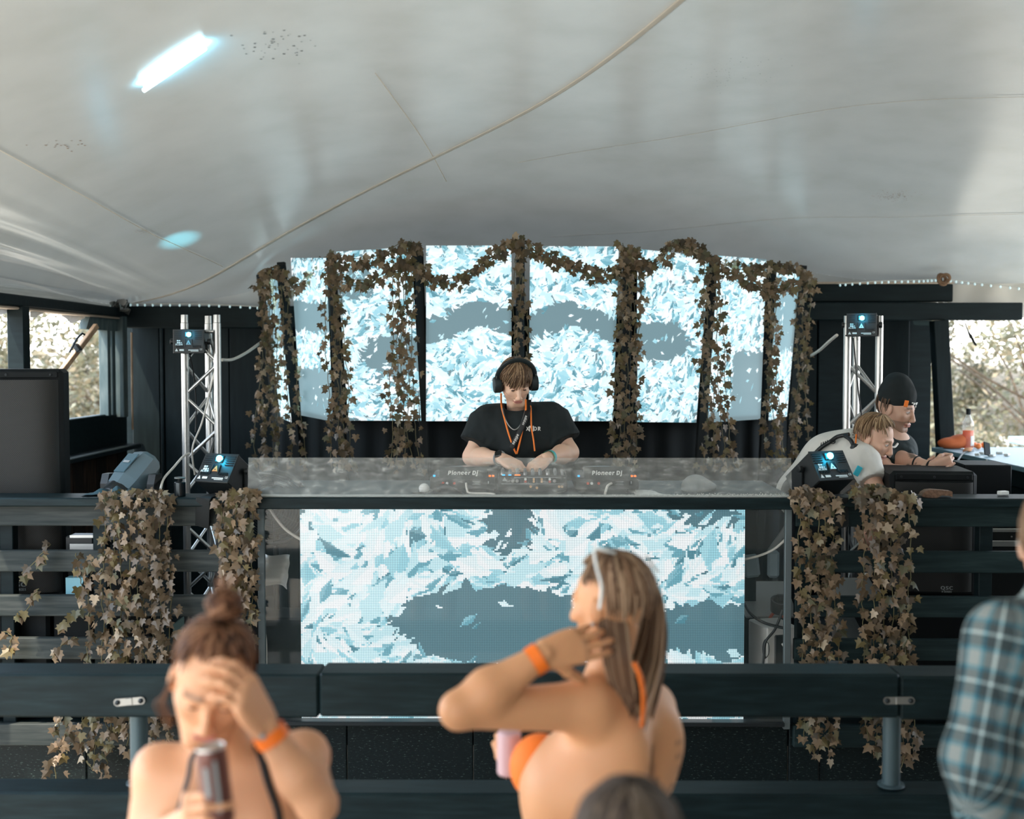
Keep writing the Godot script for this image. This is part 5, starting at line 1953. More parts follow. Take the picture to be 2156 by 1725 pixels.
func build_bar() -> void:
	# counter along the side opening
	var o := thing("bar_counter", "light blue counter along the side opening with a bottle on it", "counter", Vector3(2.95, 0.42, -6.9))
	var mb := MB.new()
	bar(mb, Vector3(3.07, 1.49, -8.02), Vector3(3.07, 1.49, -5.6), 0.64, 0.03, 0.004)
	wpart("counter_top", mb, M.counter_top, o)
	mb = MB.new()
	bar(mb, Vector3(2.80, 1.425, -8.04), Vector3(2.80, 1.425, -5.6), 0.03, 0.10, 0.004)
	wpart("apron", mb, M.black_wood, o)
	mb = MB.new()
	bar(mb, Vector3(2.83, 0.9, -8.03), Vector3(2.83, 0.9, -5.6), 0.02, 0.95, 0.004)
	wpart("front_panel", mb, M.black_wood, o)
	var on := func(px: float, py: float) -> Vector3:
		var z := 7.0
		var p := P(px, py, z)
		z = 7.0 * (2.1 - 1.506) / (2.1 - p.y)
		return P(px, py, z)
	var at: Vector3 = on.call(2038, 945)
	o = thing("wine_bottle", "clear bottle half full of amber drink with a dark cap on the counter", "bottle", at)
	mb = MB.new()
	mb.lathe([Vector2(0, 0.0), Vector2(0.033, 0.0), Vector2(0.037, 0.005), Vector2(0.037, 0.15), Vector2(0.033, 0.175), Vector2(0.018, 0.205), Vector2(0.0135, 0.225), Vector2(0.0135, 0.255)], 28)
	var glass := part("glass", mb.mesh(), M.bottle_glass, o)
	mb = MB.new()
	mb.lathe([Vector2(0, 0.004), Vector2(0.034, 0.004), Vector2(0.0345, 0.12), Vector2(0, 0.12)], 24)
	part("drink", mb.mesh(), M.amber_drink, o)
	mb = MB.new()
	mb.lathe([Vector2(0.0145, 0.225), Vector2(0.0148, 0.228), Vector2(0.0148, 0.262), Vector2(0.013, 0.265), Vector2(0, 0.265)], 20)
	part("bottle_cap", mb.mesh(), M.black_matt, o)
	mb = MB.new()
	mb.grid(10, 2, func(u: float, w: float) -> Vector3: return Vector3(sin(lerpf(0.1, 1.3, u)) * 0.0376, lerpf(0.02, 0.085, w), cos(lerpf(0.1, 1.3, u)) * 0.0376))
	part("paper_label", mb.mesh(), M.white_plastic, glass)
	at = on.call(2008, 945)
	mb = MB.new()
	nets(mb, [ell(at + Vector3(0.0, 0.035, -0.02), Vector3(0.10, 0.04, 0.06), 0.02), ell(at + Vector3(0.05, 0.06, -0.02), Vector3(0.05, 0.035, 0.05), 0.03), cap(at + Vector3(-0.5, -0.1, 0), at + Vector3(0.5, -0.1, 0), 0.1, 0.1, 0.004, 1.0, Vector3.BACK, 1)], 0.008)
	one("orange_pouch", "slumped orange pouch on the counter behind the bottle", "pouch", mb, M.orange_cloth)
	for q in [[2060, 946, 0.020], [2072, 944, 0.021], [2053, 943, 0.018]]:
		mb = MB.new()
		at = on.call(q[0], q[1])
		ball(mb, at + Vector3(0, q[2], 0), Vector3.ONE * q[2], 16, 10)
		one("tangerine", "small tangerine beside the bottle on the counter", "fruit", mb, M.tangerine, "tangerines on the counter")
	at = on.call(2078, 960)
	o = thing("phone", "dark phone propped upright among the small things on the counter", "phone", at)
	mb = MB.new()
	mb.box(Vector3(0, 0.042, 0), Vector3(0.055, 0.085, 0.008), Basis(Vector3.UP, 0.5) * Basis(Vector3.BACK, -0.25) * Basis(Vector3.RIGHT, -0.3), 0.003)
	part("body", mb.mesh(), M.black_matt, o)
	rng.seed = 12
	for k in 7:
		at = on.call(2055 + k * 11 + rng.randf_range(-4, 4), 962 + rng.randf_range(-6, 4))
		mb = MB.new()
		mb.box(at + Vector3(0, 0.008, 0), Vector3(rng.randf_range(0.02, 0.045), 0.014, 0.03), Basis(Vector3.UP, rng.randf() * 3), 0.003)
		one("small_box", "little white box in the clutter round the phone", "box", mb, M.white_plastic, "little boxes on the counter")
	at = on.call(2036, 953)
	mb = MB.new()
	for k in 3:
		loop_tube(mb, at + Vector3(0.004 * k, 0.01 + 0.006 * k, 0), Vector3.RIGHT, Vector3(0, 0.3, 1).normalized(), 0.022, 0.005, 16, 6)
	one("bracelet", "coiled peach bracelet lying at the foot of the bottle", "bracelet", mb, M.peach)
	cable("cable", "dark cable hanging from the counter over its front edge", [on.call(2050, 950), on.call(2030, 955) + Vector3(0, 0.004, 0), P(2018, 968, 7.1), P(2006, 985, 7.0), P(2002, 1000, 6.9)], 0.006, M.black_cable, "cables of the stage")
	mb = MB.new()
	var c0 := P(2077, 970, 7.05)
	for k in 9:
		ball(mb, c0 + Vector3(0.005 * sin(k * 2.0), -0.014 * k, 0.0), Vector3(0.008, 0.009, 0.006), 8, 6)
	one("bead_chain", "silvery bead chain dangling from the counter's edge", "chain", mb, M.steel)
	# black case behind the short loudspeaker, small metal frame
	mb = MB.new()
	mb.box(P(2078, 1030, 6.25) + Vector3(0, 0.03, -0.1), Vector3(0.24, 0.2, 0.3), Basis(Vector3.UP, -0.1), 0.006)
	one("black_box", "plain black box with a pale top edge beside the shorter loudspeaker", "box", mb, M.speaker_body)
	# brown block
	mb = MB.new()
	var bx := P(1971, 1049, 5.34)
	mb.prism([Vector2(-0.070, 0.008), Vector2(-0.062, 0.024), Vector2(-0.045, 0.034), Vector2(-0.02, 0.037), Vector2(0.02, 0.034), Vector2(0.062, 0.030), Vector2(0.066, 0.026), Vector2(0.066, 0.004), Vector2(0.055, 0.009), Vector2(0.02, 0.011), Vector2(0.005, 0.004), Vector2(-0.002, 0.0), Vector2(-0.03, 0.0), Vector2(-0.062, 0.003)], Transform3D(Basis.IDENTITY, Vector3(bx.x, 1.4785, -5.37)), 0.05)
	one("brown_block", "brown rounded block with a notched underside on the cap board", "block", mb, M.brown_cork)
	mb = MB.new()
	mb.box(Vector3(P(2112, 1040, 5.42).x, 1.49, -5.42), Vector3(0.045, 0.018, 0.03), Basis(Vector3.UP, 0.3), 0.003)
	one("folded_paper", "folded cream paper on the cap board near the plaid shirt", "paper", mb, M.white_plastic)


# ------------------------------------------------------------------ people
func hand_prims(wrist: Vector3, dir: Vector3, palm: Vector3, side: float, curls: Array, s := 1.0) -> Array:
	## dir runs from the wrist to the knuckles, palm is the way the palm faces, side +-1 picks the thumb's side
	var y := dir.normalized()
	var z := (palm - y * palm.dot(y)).normalized()
	var x := y.cross(z) * side
	var out := []
	var off := [0.031, 0.0105, -0.0105, -0.029]
	var up := [0.086, 0.090, 0.084, 0.074]
	var bones := [[0.042, 0.026, 0.020], [0.046, 0.030, 0.021], [0.042, 0.028, 0.021], [0.033, 0.021, 0.018]]
	for i in 4:
		var k: Vector3 = wrist + (x * off[i] + y * up[i]) * s
		out.append(cap(wrist + x * off[i] * 0.6 * s, k, 0.0165 * s, 0.0125 * s, 0.012 * s))
		var a := 0.0
		var p := k
		var r := 0.0098 if i < 3 else 0.0085
		for j in 3:
			a += curls[i][j]
			var d: Vector3 = y * cos(a) + z * sin(a) + x * off[i] * 2.2 * (1.0 - minf(absf(a), 1.0))
			var q: Vector3 = p + d.normalized() * bones[i][j] * s
			out.append(cap(p, q, (r - j * 0.001) * s, (r - 0.0008 - j * 0.001) * s, 0.003))
			p = q
	var t := wrist + (x * 0.024 + y * 0.022 + z * 0.004) * s
	var td := (y * 0.62 + x * 0.70 + z * 0.35).normalized()
	var c: Array = curls[4]
	var a2 := 0.0
	var tl := [0.045, 0.033, 0.027]
	for j in 3:
		a2 += c[j]
		var d2 := (td * cos(a2) + (z * 0.5 - x * 0.6 + y * 0.4).normalized() * sin(a2)).normalized()
		var q2: Vector3 = t + d2 * tl[j] * s
		out.append(cap(t, q2, (0.0145 - j * 0.0022) * s, (0.0125 - j * 0.002) * s, 0.008))
		t = q2
	out.append(ell(wrist + y * 0.05 * s + z * 0.006 * s, Vector3(0.036, 0.045, 0.016) * s, 0.012, Basis(x, y, x.cross(y))))
	return out


func head_prims(slim := 1.0) -> Array:
	## face toward +z, centre of the head at the origin, about 24 cm from chin to crown
	var L := []
	L.append(ell(Vector3(0, 0.028, -0.014), Vector3(0.076 * slim, 0.092, 0.096), 0.02))
	L.append(ell(Vector3(0, -0.028, 0.022), Vector3(0.060 * slim, 0.086, 0.066), 0.03))
	L.append(cap(Vector3(-0.022, -0.103, 0.058), Vector3(0.022, -0.103, 0.058), 0.014, 0.014, 0.025))
	for s in [-1, 1]:
		L.append(cap(Vector3(s * 0.056 * slim, -0.045, -0.004), Vector3(s * 0.022, -0.104, 0.052), 0.014, 0.012, 0.03))
		L.append(ell(Vector3(s * 0.043 * slim, -0.022, 0.058), Vector3(0.020, 0.016, 0.018), 0.022))
		L.append(ell(Vector3(s * 0.032, 0.004, 0.099), Vector3(0.021, 0.013, 0.018), 0.012, Basis.IDENTITY, 4))
		L.append(ell(Vector3(s * 0.0315, 0.002, 0.074), Vector3(0.0145, 0.0125, 0.0135), 0.003))
		L.append(cap(Vector3(s * 0.015, 0.024, 0.084), Vector3(s * 0.048, 0.022, 0.068), 0.008, 0.007, 0.014))
		L.append(ell(Vector3(s * 0.011, -0.043, 0.098), Vector3(0.009, 0.007, 0.010), 0.006))
		L.append(ell(Vector3(s * 0.079 * slim, -0.004, -0.008), Vector3(0.009, 0.031, 0.019), 0.006, Basis(Vector3.UP, s * 0.35)))
	L.append(cap(Vector3(0, 0.016, 0.084), Vector3(0, -0.036, 0.106), 0.0075, 0.0115, 0.012))
	L.append(cap(Vector3(-0.018, -0.064, 0.083), Vector3(0.018, -0.064, 0.083), 0.0065, 0.0065, 0.006))
	L.append(cap(Vector3(-0.014, -0.074, 0.082), Vector3(0.014, -0.074, 0.082), 0.0075, 0.0075, 0.005))
	return L


func face_paint(skin: Color, brow: Color, lips: Color, beard := 0.0, shut := false) -> Callable:
	return func(p: Vector3) -> Color:
		var x := absf(p.x)
		var c := skin
		if p.z > 0.05:
			if x < 0.026 and absf(p.y + 0.069) < 0.012 - x * 0.25:
				c = lips if absf(p.y + 0.069) > 0.0018 else lips * 0.45
			elif absf(x - 0.032) < 0.020 and absf(p.y - 0.025 + (x - 0.032) * 0.12) < 0.0052:
				c = skin.lerp(brow, 0.85)
			else:
				var e := Vector2((x - 0.0315) / 0.0145, (p.y - 0.002) / (0.0024 if shut else 0.0062))
				if e.length() < 1.0:
					c = Color(0.05, 0.035, 0.03) if shut or Vector2(x - 0.0315, p.y - 0.001).length() < 0.0058 or p.y > 0.0058 else Color(0.62, 0.58, 0.55)
		if beard > 0.0 and p.z > 0.0 and (p.y < -0.052 or (p.y < -0.046 and x < 0.030 and p.z > 0.07)) and (x > 0.026 or absf(p.y + 0.069) > 0.013):
			c = c.lerp(brow, beard * clampf((-0.042 - p.y) / 0.014, 0.0, 1.0))
		return c


func head_frame(at: Vector3, yaw: float, pitch: float, roll := 0.0, s := 1.0) -> Transform3D:
	return Transform3D((Basis(Vector3.UP, yaw) * Basis(Vector3.RIGHT, pitch) * Basis(Vector3.BACK, roll)).scaled_local(Vector3.ONE * s), at)


func add_hair(o: Node3D, xf: Transform3D, count: int, ends: Callable, tones: Array, thick: float, seed_: int, r := Vector3(0.081, 0.099, 0.102), sweep := 0.0, capped := true, called := "hair") -> void:
	## locks that run from the crown down the skull; ends(phi) gives how far down (radians from the crown), phi = 0 in front
	rng.seed = seed_
	var mb := MB.new()
	mb.use_col = true
	var c := Vector3(0, 0.026, -0.014)
	if capped:
		mb.tint = tones[0] * 0.8
		var first := mb.v.size()
		var nu := 36
		var nv := 12
		for j in nv + 1:
			for i in nu:
				var phi := TAU * i / nu
				var th: float = ends.call(wrapf(phi, -PI, PI)) * 0.92 * j / nv
				var d := Vector3(sin(th) * sin(phi), cos(th), sin(th) * cos(phi))
				var q := c + d * r * (1.0 if j < nv else 0.95)
				mb.add(xf * q, (xf.basis * (d / r)).normalized())
		for j in nv:
			for i in nu:
				var a := first + j * nu + i
				var b := first + j * nu + (i + 1) % nu
				mb.tri_i(a, b, a + nu)
				mb.tri_i(b, b + nu, a + nu)
	for k in count:
		var phi := rng.randf_range(-PI, PI)
		var end: float = ends.call(phi) * rng.randf_range(0.70, 1.10)
		var t0 := rng.randf_range(0.05, 0.7) * minf(end, 1.2)
		var lift := rng.randf_range(1.0, 1.07)
		var pts := []
		var rad := []
		var tone: Color = tones[rng.randi() % tones.size()]
		mb.tint = tone * rng.randf_range(0.75, 1.2)
		var jit := rng.randf_range(-0.25, 0.25)
		for i in 6:
			var f := i / 5.0
			var th := lerpf(t0, end, f)
			var ph := phi + (jit + sweep) * f * 0.7
			var d := Vector3(sin(th) * sin(ph), cos(th), sin(th) * cos(ph))
			pts.append(xf * (c + d * r * (lift + 0.03 * sin(f * PI))))
			rad.append(thick * (1.0 - 0.75 * f * f) * (0.55 if i == 0 else 1.0) * xf.basis.x.length())
		mb.tube(pts, rad, 5, false, 0.6)
	wpart(called, mb, M.hair, o)


func front_z(mb: MB, x: float, y: float, reach := 0.02) -> float:
	var best := -1e9
	for p in mb.v:
		if absf(p.x - x) < reach and absf(p.y - y) < reach and p.z > best:
			best = p.z
	return best


func onto(mb: MB, px: Array, z: float, lift: float) -> Array:
	## the pixels' path laid on the front of a mesh that lies near depth z
	var out := []
	for q in px:
		var p := P(q[0], q[1], z)
		var fz := front_z(mb, p.x, p.y)
		if fz > -1e8:
			p = P(q[0], q[1], -fz)
			fz = front_z(mb, p.x, p.y)
			p.z = fz + lift
		out.append(p)
	return out


func legs(L: Array, hip: Vector3, facing: Vector3, floor_y: float, wide := 0.09, fat := 1.0) -> void:
	var side := facing.cross(Vector3.UP).normalized()
	for s in [-1, 1]:
		var h: Vector3 = hip + side * wide * s
		var knee: Vector3 = Vector3(h.x, lerpf(floor_y, hip.y, 0.52), h.z) + facing * 0.02 + side * 0.02 * s
		var ankle: Vector3 = Vector3(h.x, floor_y + 0.085, h.z) - facing * 0.02 + side * 0.03 * s
		L.append(cap(h, knee, 0.085 * fat, 0.055 * fat, 0.04))
		L.append(cap(knee, ankle, 0.055 * fat, 0.038 * fat, 0.03))
		L.append(cap(ankle - Vector3(0, 0.045, 0), ankle - Vector3(0, 0.055, 0) + facing * 0.15, 0.038, 0.030, 0.03))


func relaxed(a := 0.3, b := 0.45, c := 0.3) -> Array:
	return [[a, b, c], [a + 0.05, b, c], [a + 0.1, b, c], [a + 0.15, b, c], [0.05, 0.15, 0.2]]


func build_people() -> void:
	var m := mat("skin", Color.WHITE, 0.52)
	m.vertex_color_use_as_albedo = true
	m.subsurf_scatter_enabled = true
	m.subsurf_scatter_strength = 0.08
	m = mat("hair", Color(0.86, 0.86, 0.86), 0.5)
	m.metallic_specular = 0.3
	m.vertex_color_use_as_albedo = true
	mat("black_tee", Color(0.055, 0.095, 0.103), 0.85)
	mat("white_tee", Color(0.84, 0.83, 0.80), 0.85)
	mat("dark_jeans", Color(0.10, 0.12, 0.14), 0.85)
	mat("denim", Color(0.25, 0.32, 0.40), 0.85)
	mat("orange_cord", Color(0.95, 0.50, 0.18), 0.6)
	mat("orange_band", Color(0.98, 0.47, 0.10), 0.5)
	mat("cyan_band", Color(0.20, 0.72, 0.80), 0.5)
	mat("green_band", Color(0.35, 0.66, 0.52), 0.5)
	mat("bikini", Color(0.96, 0.48, 0.14), 0.7)
	mat("black_swim", Color(0.04, 0.045, 0.05), 0.6)
	mat("white_frame", Color(0.88, 0.90, 0.90), 0.3)
	var folds := noise_tex(0.012, [], 256, 3, 33)
	folds.as_normal_map = true
	folds.bump_strength = 14.0
	for k in ["black_tee", "white_tee", "teal_tee"]:
		M[k].normal_enabled = true
		M[k].normal_texture = folds
		M[k].normal_scale = 0.8
		M[k].uv1_triplanar = true
		M[k].uv1_scale = Vector3(2.2, 1.4, 2.2)
	performer()
	man_in_white()
	man_in_beanie()
	bun_woman()
	ponytail_woman()
	plaid_man()
	dark_head()


func performer() -> void:
	var skin := Color(0.78, 0.50, 0.36)
	var o := thing("person", "performer in a black t-shirt and headphones bending over the mixer", "person", Vector3(P(1095, 900, 6.15).x, 0.42, -6.15))
	var sl := P(1019, 884, 6.05)
	var sr := P(1168, 878, 6.05)
	var el := P(994, 962, 6.0)
	var er := P(1199, 953, 6.0)
	var wl := P(1058, 966, 5.74)
	var wr := P(1150, 965, 5.76)
	var neck := P(1092, 872, 6.07)
	var hip := Vector3(-0.01, 1.36, -6.2)
	var hf := head_frame(P(1086, 806, 5.955), 0.22, 0.50, 0.06, 0.93)
	var mb := MB.new()
	mb.use_col = true
	mb.tint = skin
	var L := [cap(neck + Vector3(0, -0.06, -0.02), hf * Vector3(0, -0.02, -0.045), 0.056, 0.044, 0.02)]
	for a in [[sl, el, wl], [sr, er, wr]]:
		L.append(cap(a[0] + Vector3(0, -0.02, 0), a[1], 0.045, 0.043, 0.03))
		L.append(cap(a[1], a[1].lerp(a[2], 0.35), 0.043, 0.045, 0.03))
		L.append(cap(a[1].lerp(a[2], 0.35), a[2], 0.045, 0.028, 0.03))
	L.append(cap(sl + Vector3(0, -0.02, 0), sr + Vector3(0, -0.02, 0), 0.04, 0.04, 0.03))
	L.append(cap(neck - Vector3(0, 0.12, 0.03), hip, 0.10, 0.11, 0.05))
	legs(L, hip, Vector3(0, 0, 1), 0.42)
	nets(mb, L, 0.011)
	var tips := [[0.55, 0.75, 0.35], [0.6, 0.75, 0.35], [0.6, 0.75, 0.35], [0.55, 0.75, 0.35], [0.3, 0.3, 0.2]]
	nets(mb, hand_prims(wl, Vector3(0.62, -0.30, 0.45), Vector3(0.25, -0.85, -0.2), 1.0, tips, 1.0), 0.0036)
	nets(mb, hand_prims(wr, Vector3(-0.50, -0.36, 0.48), Vector3(-0.2, -0.85, -0.2), -1.0, [[0.45, 0.6, 0.3], [0.5, 0.7, 0.3], [0.5, 0.7, 0.3], [0.4, 0.6, 0.3], [0.3, 0.3, 0.2]], 1.0), 0.0036)
	mb.tint = Color.WHITE
	nets(mb, head_prims(0.94), 0.004, hf, face_paint(skin, Color(0.22, 0.13, 0.08), Color(0.62, 0.27, 0.22), 0.34, true))
	wpart("body", mb, M.skin, o)
	add_hair(o, hf, 560, func(phi: float) -> float:
		var f := cos(phi)
		return 1.62 if f > 0.35 else (1.72 if f > -0.3 else 2.0), [Color(0.16, 0.095, 0.055), Color(0.26, 0.16, 0.09), Color(0.10, 0.06, 0.035), Color(0.42, 0.28, 0.17), Color(0.13, 0.075, 0.045)], 0.0052, 41, Vector3(0.083, 0.100, 0.106), -0.55)
	# t-shirt
	var sh := MB.new()
	var c := (sl + sr) * 0.5
	L = [cap(sl + Vector3(0.02, 0.0, 0), sr - Vector3(0.02, 0.0, 0), 0.078, 0.078, 0.05)]
	for s in [-1, 1]:
		L.append(cap(c + Vector3(s * 0.105, -0.10, 0.0), hip + Vector3(s * 0.085, 0.06, 0.0), 0.135, 0.125, 0.07, 0.85))
	L.append(cap(c + Vector3(0, -0.06, 0.03), c + Vector3(0, -0.30, 0.06), 0.12, 0.13, 0.06))
	L.append(cap(sl, sl.lerp(el, 0.62) + Vector3(-0.006, 0.0, 0.005), 0.070, 0.083, 0.04, 1.0, Vector3.BACK, 2))
	L.append(cap(sr, sr.lerp(er, 0.66) + Vector3(0.006, 0.0, 0.005), 0.070, 0.083, 0.04, 1.0, Vector3.BACK, 2))
	L.append(cap(neck + Vector3(0, -0.02, 0.01), hf * Vector3(0, -0.06, 0.0), 0.068, 0.066, 0.012, 1.0, Vector3.BACK, 1))
	nets(sh, L, 0.011)
	wpart("t_shirt", sh, M.black_tee, o)
	var tr := MB.new()
	L = [cap(hip + Vector3(-0.06, 0, 0), hip + Vector3(0.06, 0, 0), 0.13, 0.13, 0.05)]
	legs(L, hip, Vector3(0, 0, 1), 0.43, 0.09, 1.2)
	nets(tr, L, 0.016)
	wpart("trousers", tr, M.dark_jeans, o)
	# chest print
	var q: Array = onto(sh, [[1111, 903], [1119, 903], [1127, 903], [1135, 903]], 5.9, 0.004)
	var word := "XNDR"
	for k in 4:
		letters(word[k], 0.019 if k != 1 else 0.027, q[k] - o.position, Basis.IDENTITY, M.white_print, o, "lettering", true)
	# cords
	var cord := func(called: String, px: Array, r: float, mm: Material, flat := 1.0) -> void:
		var t := MB.new()
		t.tube(curve(onto(sh, px, 5.9, 0.006), 5), r, 8, true, flat)
		wpart(called, t, mm, o)
	cord.call("lanyard_cord", [[1055, 829], [1056, 855], [1062, 880], [1070, 910], [1080, 940], [1087, 956]], 0.0045, M.orange_cord)
	cord.call("lanyard_cord", [[1107, 842], [1107, 865], [1103, 890], [1097, 920], [1091, 945], [1088, 956]], 0.0045, M.orange_cord)
	cord.call("chain", [[1058, 860], [1063, 880], [1073, 898], [1084, 905], [1095, 896], [1103, 875], [1107, 855]], 0.0035, M.steel)
	cord.call("headphone_cord", [[1117, 855], [1118, 872], [1119, 900], [1123, 925], [1126, 950]], 0.004, M.orange_cord)
	var strap := onto(sh, [[1113, 842], [1111, 865], [1105, 885], [1096, 905], [1086, 925], [1076, 943]], 5.9, 0.010)
	var st := MB.new()
	st.tube(curve(strap, 5), 0.014, 10, true, 0.2)
	wpart("lanyard_strap", st, M.black_swim, o)
	var along: Vector3 = (strap[5] - strap[3]).normalized()
	var outw := Vector3(0, 0, 1)
	var tb := Basis(along, outw.cross(along).normalized(), outw)
	letters("adidas", 0.013, strap[4] + Vector3(0, 0, 0.006) - o.position, tb, M.white_print, o, "lettering", true)
	letters("adidas", 0.012, strap[2] + Vector3(0, 0, 0.006) - o.position, Basis((strap[3] - strap[1]).normalized(), outw.cross((strap[3] - strap[1]).normalized()).normalized(), outw), M.white_print, o, "lettering", true)
	# watch and wrist bands
	var wd: Vector3 = (wl - el).normalized()
	var wb := MB.new()
	var wc := wl - wd * 0.025
	var u := wd.cross(Vector3.UP).normalized()
	loop_tube(wb, wc, u, u.cross(wd).normalized(), 0.033, 0.006, 20, 6)
	wpart("watch_strap", wb, M.grey_print, o)
	wb = MB.new()
	wb.box(wc + Vector3(-0.008, 0.024, 0.024), Vector3(0.034, 0.012, 0.036), Basis(Vector3.RIGHT, 0.75) * Basis(Vector3.BACK, 0.3), 0.004)
	wpart("watch_case", wb, M.dark_glass, o)
	wd = (wr - er).normalized()
	u = wd.cross(Vector3.UP).normalized()
	for k in 2:
		wb = MB.new()
		wb.tube([wr - wd * (0.022 + 0.014 * k), wr - wd * (0.035 + 0.014 * k)], 0.0345, 20, false)
		wpart("wrist_band", wb, M.green_band if k == 0 else M.cyan_band, o)
	# headphones
	var hp := thing("headphones", "black over-ear headphones on the performer's head", "headphones", hf * Vector3(0, 0.13, -0.01))
	var band := MB.new()
	var pts := []
	for k in 17:
		var a := lerpf(-1.55, 1.55, k / 16.0)
		pts.append(hf * Vector3(sin(a) * 0.098, 0.030 + cos(a) * 0.108, -0.006 + 0.012 * cos(a)))
	band.tube(pts, 0.017, 10, true, 0.45)
	wpart("head_band", band, M.headphone, hp)
	for s in [-1, 1]:
		var e := MB.new()
		disc(e, hf * Vector3(s * 0.100, -0.008, -0.002), hf.basis.x, 0.040, 0.036, 24)
		var cup := wpart("ear_cup", e, M.headphone, hp)
		cup.set_meta("label", "black round ear cup")
		e = MB.new()
		disc(e, hf * Vector3(s * 0.083, -0.008, -0.002), hf.basis.x, 0.036, 0.02, 24)
		wpart("ear_pad", e, M.black_matt, cup)
		e = MB.new()
		e.box(hf * Vector3(s * 0.106, 0.032, -0.003), Vector3(0.006, 0.03, 0.016), hf.basis.orthonormalized(), 0.002)
		wpart("hinge", e, M.steel, cup)


func man_in_white() -> void:
	var skin := Color(0.70, 0.42, 0.30)
	var o := thing("person", "fair-haired man in a white t-shirt leaning forward behind the slats", "person", Vector3(P(1735, 1000, 6.15).x, 0.42, -6.15))
	var hf := head_frame(P(1842, 924, 6.0), 0.95, 0.40, 0.0, 0.96)
	var neck := P(1806, 938, 6.08)
	var sn := P(1822, 972, 5.95)     # near shoulder
	var sf := P(1785, 946, 6.32)     # far shoulder
	var en := P(1848, 1040, 5.84)
	var wn := P(1836, 1110, 5.9)
	var mid := P(1750, 975, 6.2)
	var hip := P(1690, 1040, 6.3)
	var mb := MB.new()
	mb.use_col = true
	mb.tint = skin
	var L := [cap(neck + Vector3(-0.02, -0.03, 0), hf * Vector3(0, -0.05, -0.03), 0.058, 0.052, 0.03)]
	L.append(cap(sn, en, 0.05, 0.042, 0.03))
	L.append(cap(en, wn, 0.042, 0.028, 0.03))
	L.append(cap(sf, sf + Vector3(0.12, -0.26, 0.0), 0.05, 0.042, 0.03))
	L.append(cap(sn, sf, 0.07, 0.07, 0.05))
	L.append(cap((sn + sf) * 0.5, mid, 0.11, 0.12, 0.06))
	L.append(cap(mid, hip, 0.12, 0.12, 0.06))
	for s in [-1, 1]:
		var h := hip + Vector3(0, 0, 0.1 * s)
		L.append(cap(h, Vector3(h.x - 0.02, 0.95, h.z), 0.085, 0.06, 0.04))
		L.append(cap(Vector3(h.x - 0.02, 0.95, h.z), Vector3(h.x - 0.06, 0.5, h.z), 0.06, 0.04, 0.03))
		L.append(cap(Vector3(h.x - 0.06, 0.455, h.z), Vector3(h.x + 0.09, 0.45, h.z), 0.035, 0.03, 0.03))
	nets(mb, L, 0.012)
	nets(mb, hand_prims(wn, wn - en, Vector3(0, -0.3, -1), 1.0, relaxed()), 0.0045)
	nets(mb, hand_prims(sf + Vector3(0.12, -0.26, 0.0), Vector3(0.3, -1, 0), Vector3(-1, 0, 0), 1.0, relaxed()), 0.0045)
	mb.tint = Color.WHITE
	nets(mb, head_prims(), 0.004, hf, face_paint(skin, Color(0.36, 0.22, 0.12), Color(0.60, 0.28, 0.22), 0.08))
	wpart("body", mb, M.skin, o)
	add_hair(o, hf, 380, func(phi: float) -> float:
		var f := cos(phi)
		return 0.85 if f > 0.55 else (1.25 if f > -0.2 else 1.9), [Color(0.29, 0.18, 0.10), Color(0.42, 0.27, 0.15), Color(0.19, 0.11, 0.06), Color(0.54, 0.37, 0.22)], 0.0042, 42, Vector3(0.084, 0.102, 0.104), 0.5)
	var sh := MB.new()
	L = [cap(sn + Vector3(-0.02, 0.01, 0), sf + Vector3(-0.02, 0.01, 0), 0.085, 0.085, 0.06)]
	L.append(cap((sn + sf) * 0.5, mid, 0.135, 0.145, 0.08))
	L.append(cap(mid, hip, 0.145, 0.14, 0.06))
	L.append(cap(sn, sn.lerp(en, 0.62), 0.068, 0.074, 0.04, 1.0, Vector3.BACK, 2))
	L.append(cap(sf, sf + Vector3(0.07, -0.15, 0.0), 0.068, 0.074, 0.04, 1.0, Vector3.BACK, 2))
	L.append(cap(neck, hf * Vector3(0, -0.06, -0.01), 0.062, 0.062, 0.012, 1.0, Vector3.BACK, 1))
	nets(sh, L, 0.012)
	var tee := wpart("t_shirt", sh, M.white_tee, o)
	var tr := MB.new()
	L = [cap(hip + Vector3(0, 0, -0.08), hip + Vector3(0, 0, 0.08), 0.13, 0.13, 0.05)]
	for s in [-1, 1]:
		var h := hip + Vector3(0, 0, 0.1 * s)
		L.append(cap(h, Vector3(h.x - 0.02, 0.95, h.z), 0.10, 0.078, 0.04))
		L.append(cap(Vector3(h.x - 0.02, 0.95, h.z), Vector3(h.x - 0.06, 0.5, h.z), 0.078, 0.06, 0.03))
	nets(tr, L, 0.018)
	wpart("trousers", tr, M.dark_jeans, o)
	# headset round the neck with its coiled lead over the back; lanyard; printed mark
	var q: Array = onto(sh, [[1706, 965], [1728, 944], [1750, 930], [1772, 922], [1792, 916]], 6.1, 0.008)
	var t := MB.new()
	t.tube(curve(q, 6), 0.011, 8)
	wpart("coiled_lead", t, M.black_plastic, o)
	t = MB.new()
	t.tube(curve([P(1778, 918, 6.02), P(1790, 926, 5.98), P(1797, 938, 5.96)], 5), 0.010, 8)
	t.box(P(1803, 944, 5.93), Vector3(0.058, 0.042, 0.035), Basis(Vector3.BACK, -0.35), 0.012)
	wpart("hand_microphone", t, M.black_plastic, o)
	t = MB.new()
	t.tube(curve([P(1803, 915, 5.98), P(1802, 935, 5.95), P(1806, 960, 5.9), P(1815, 990, 5.88), P(1820, 1010, 5.88)], 5), 0.004, 6)
	t.tube(curve([P(1825, 955, 5.88), P(1826, 975, 5.87), P(1825, 995, 5.87), P(1823, 1010, 5.88)], 5), 0.004, 6)
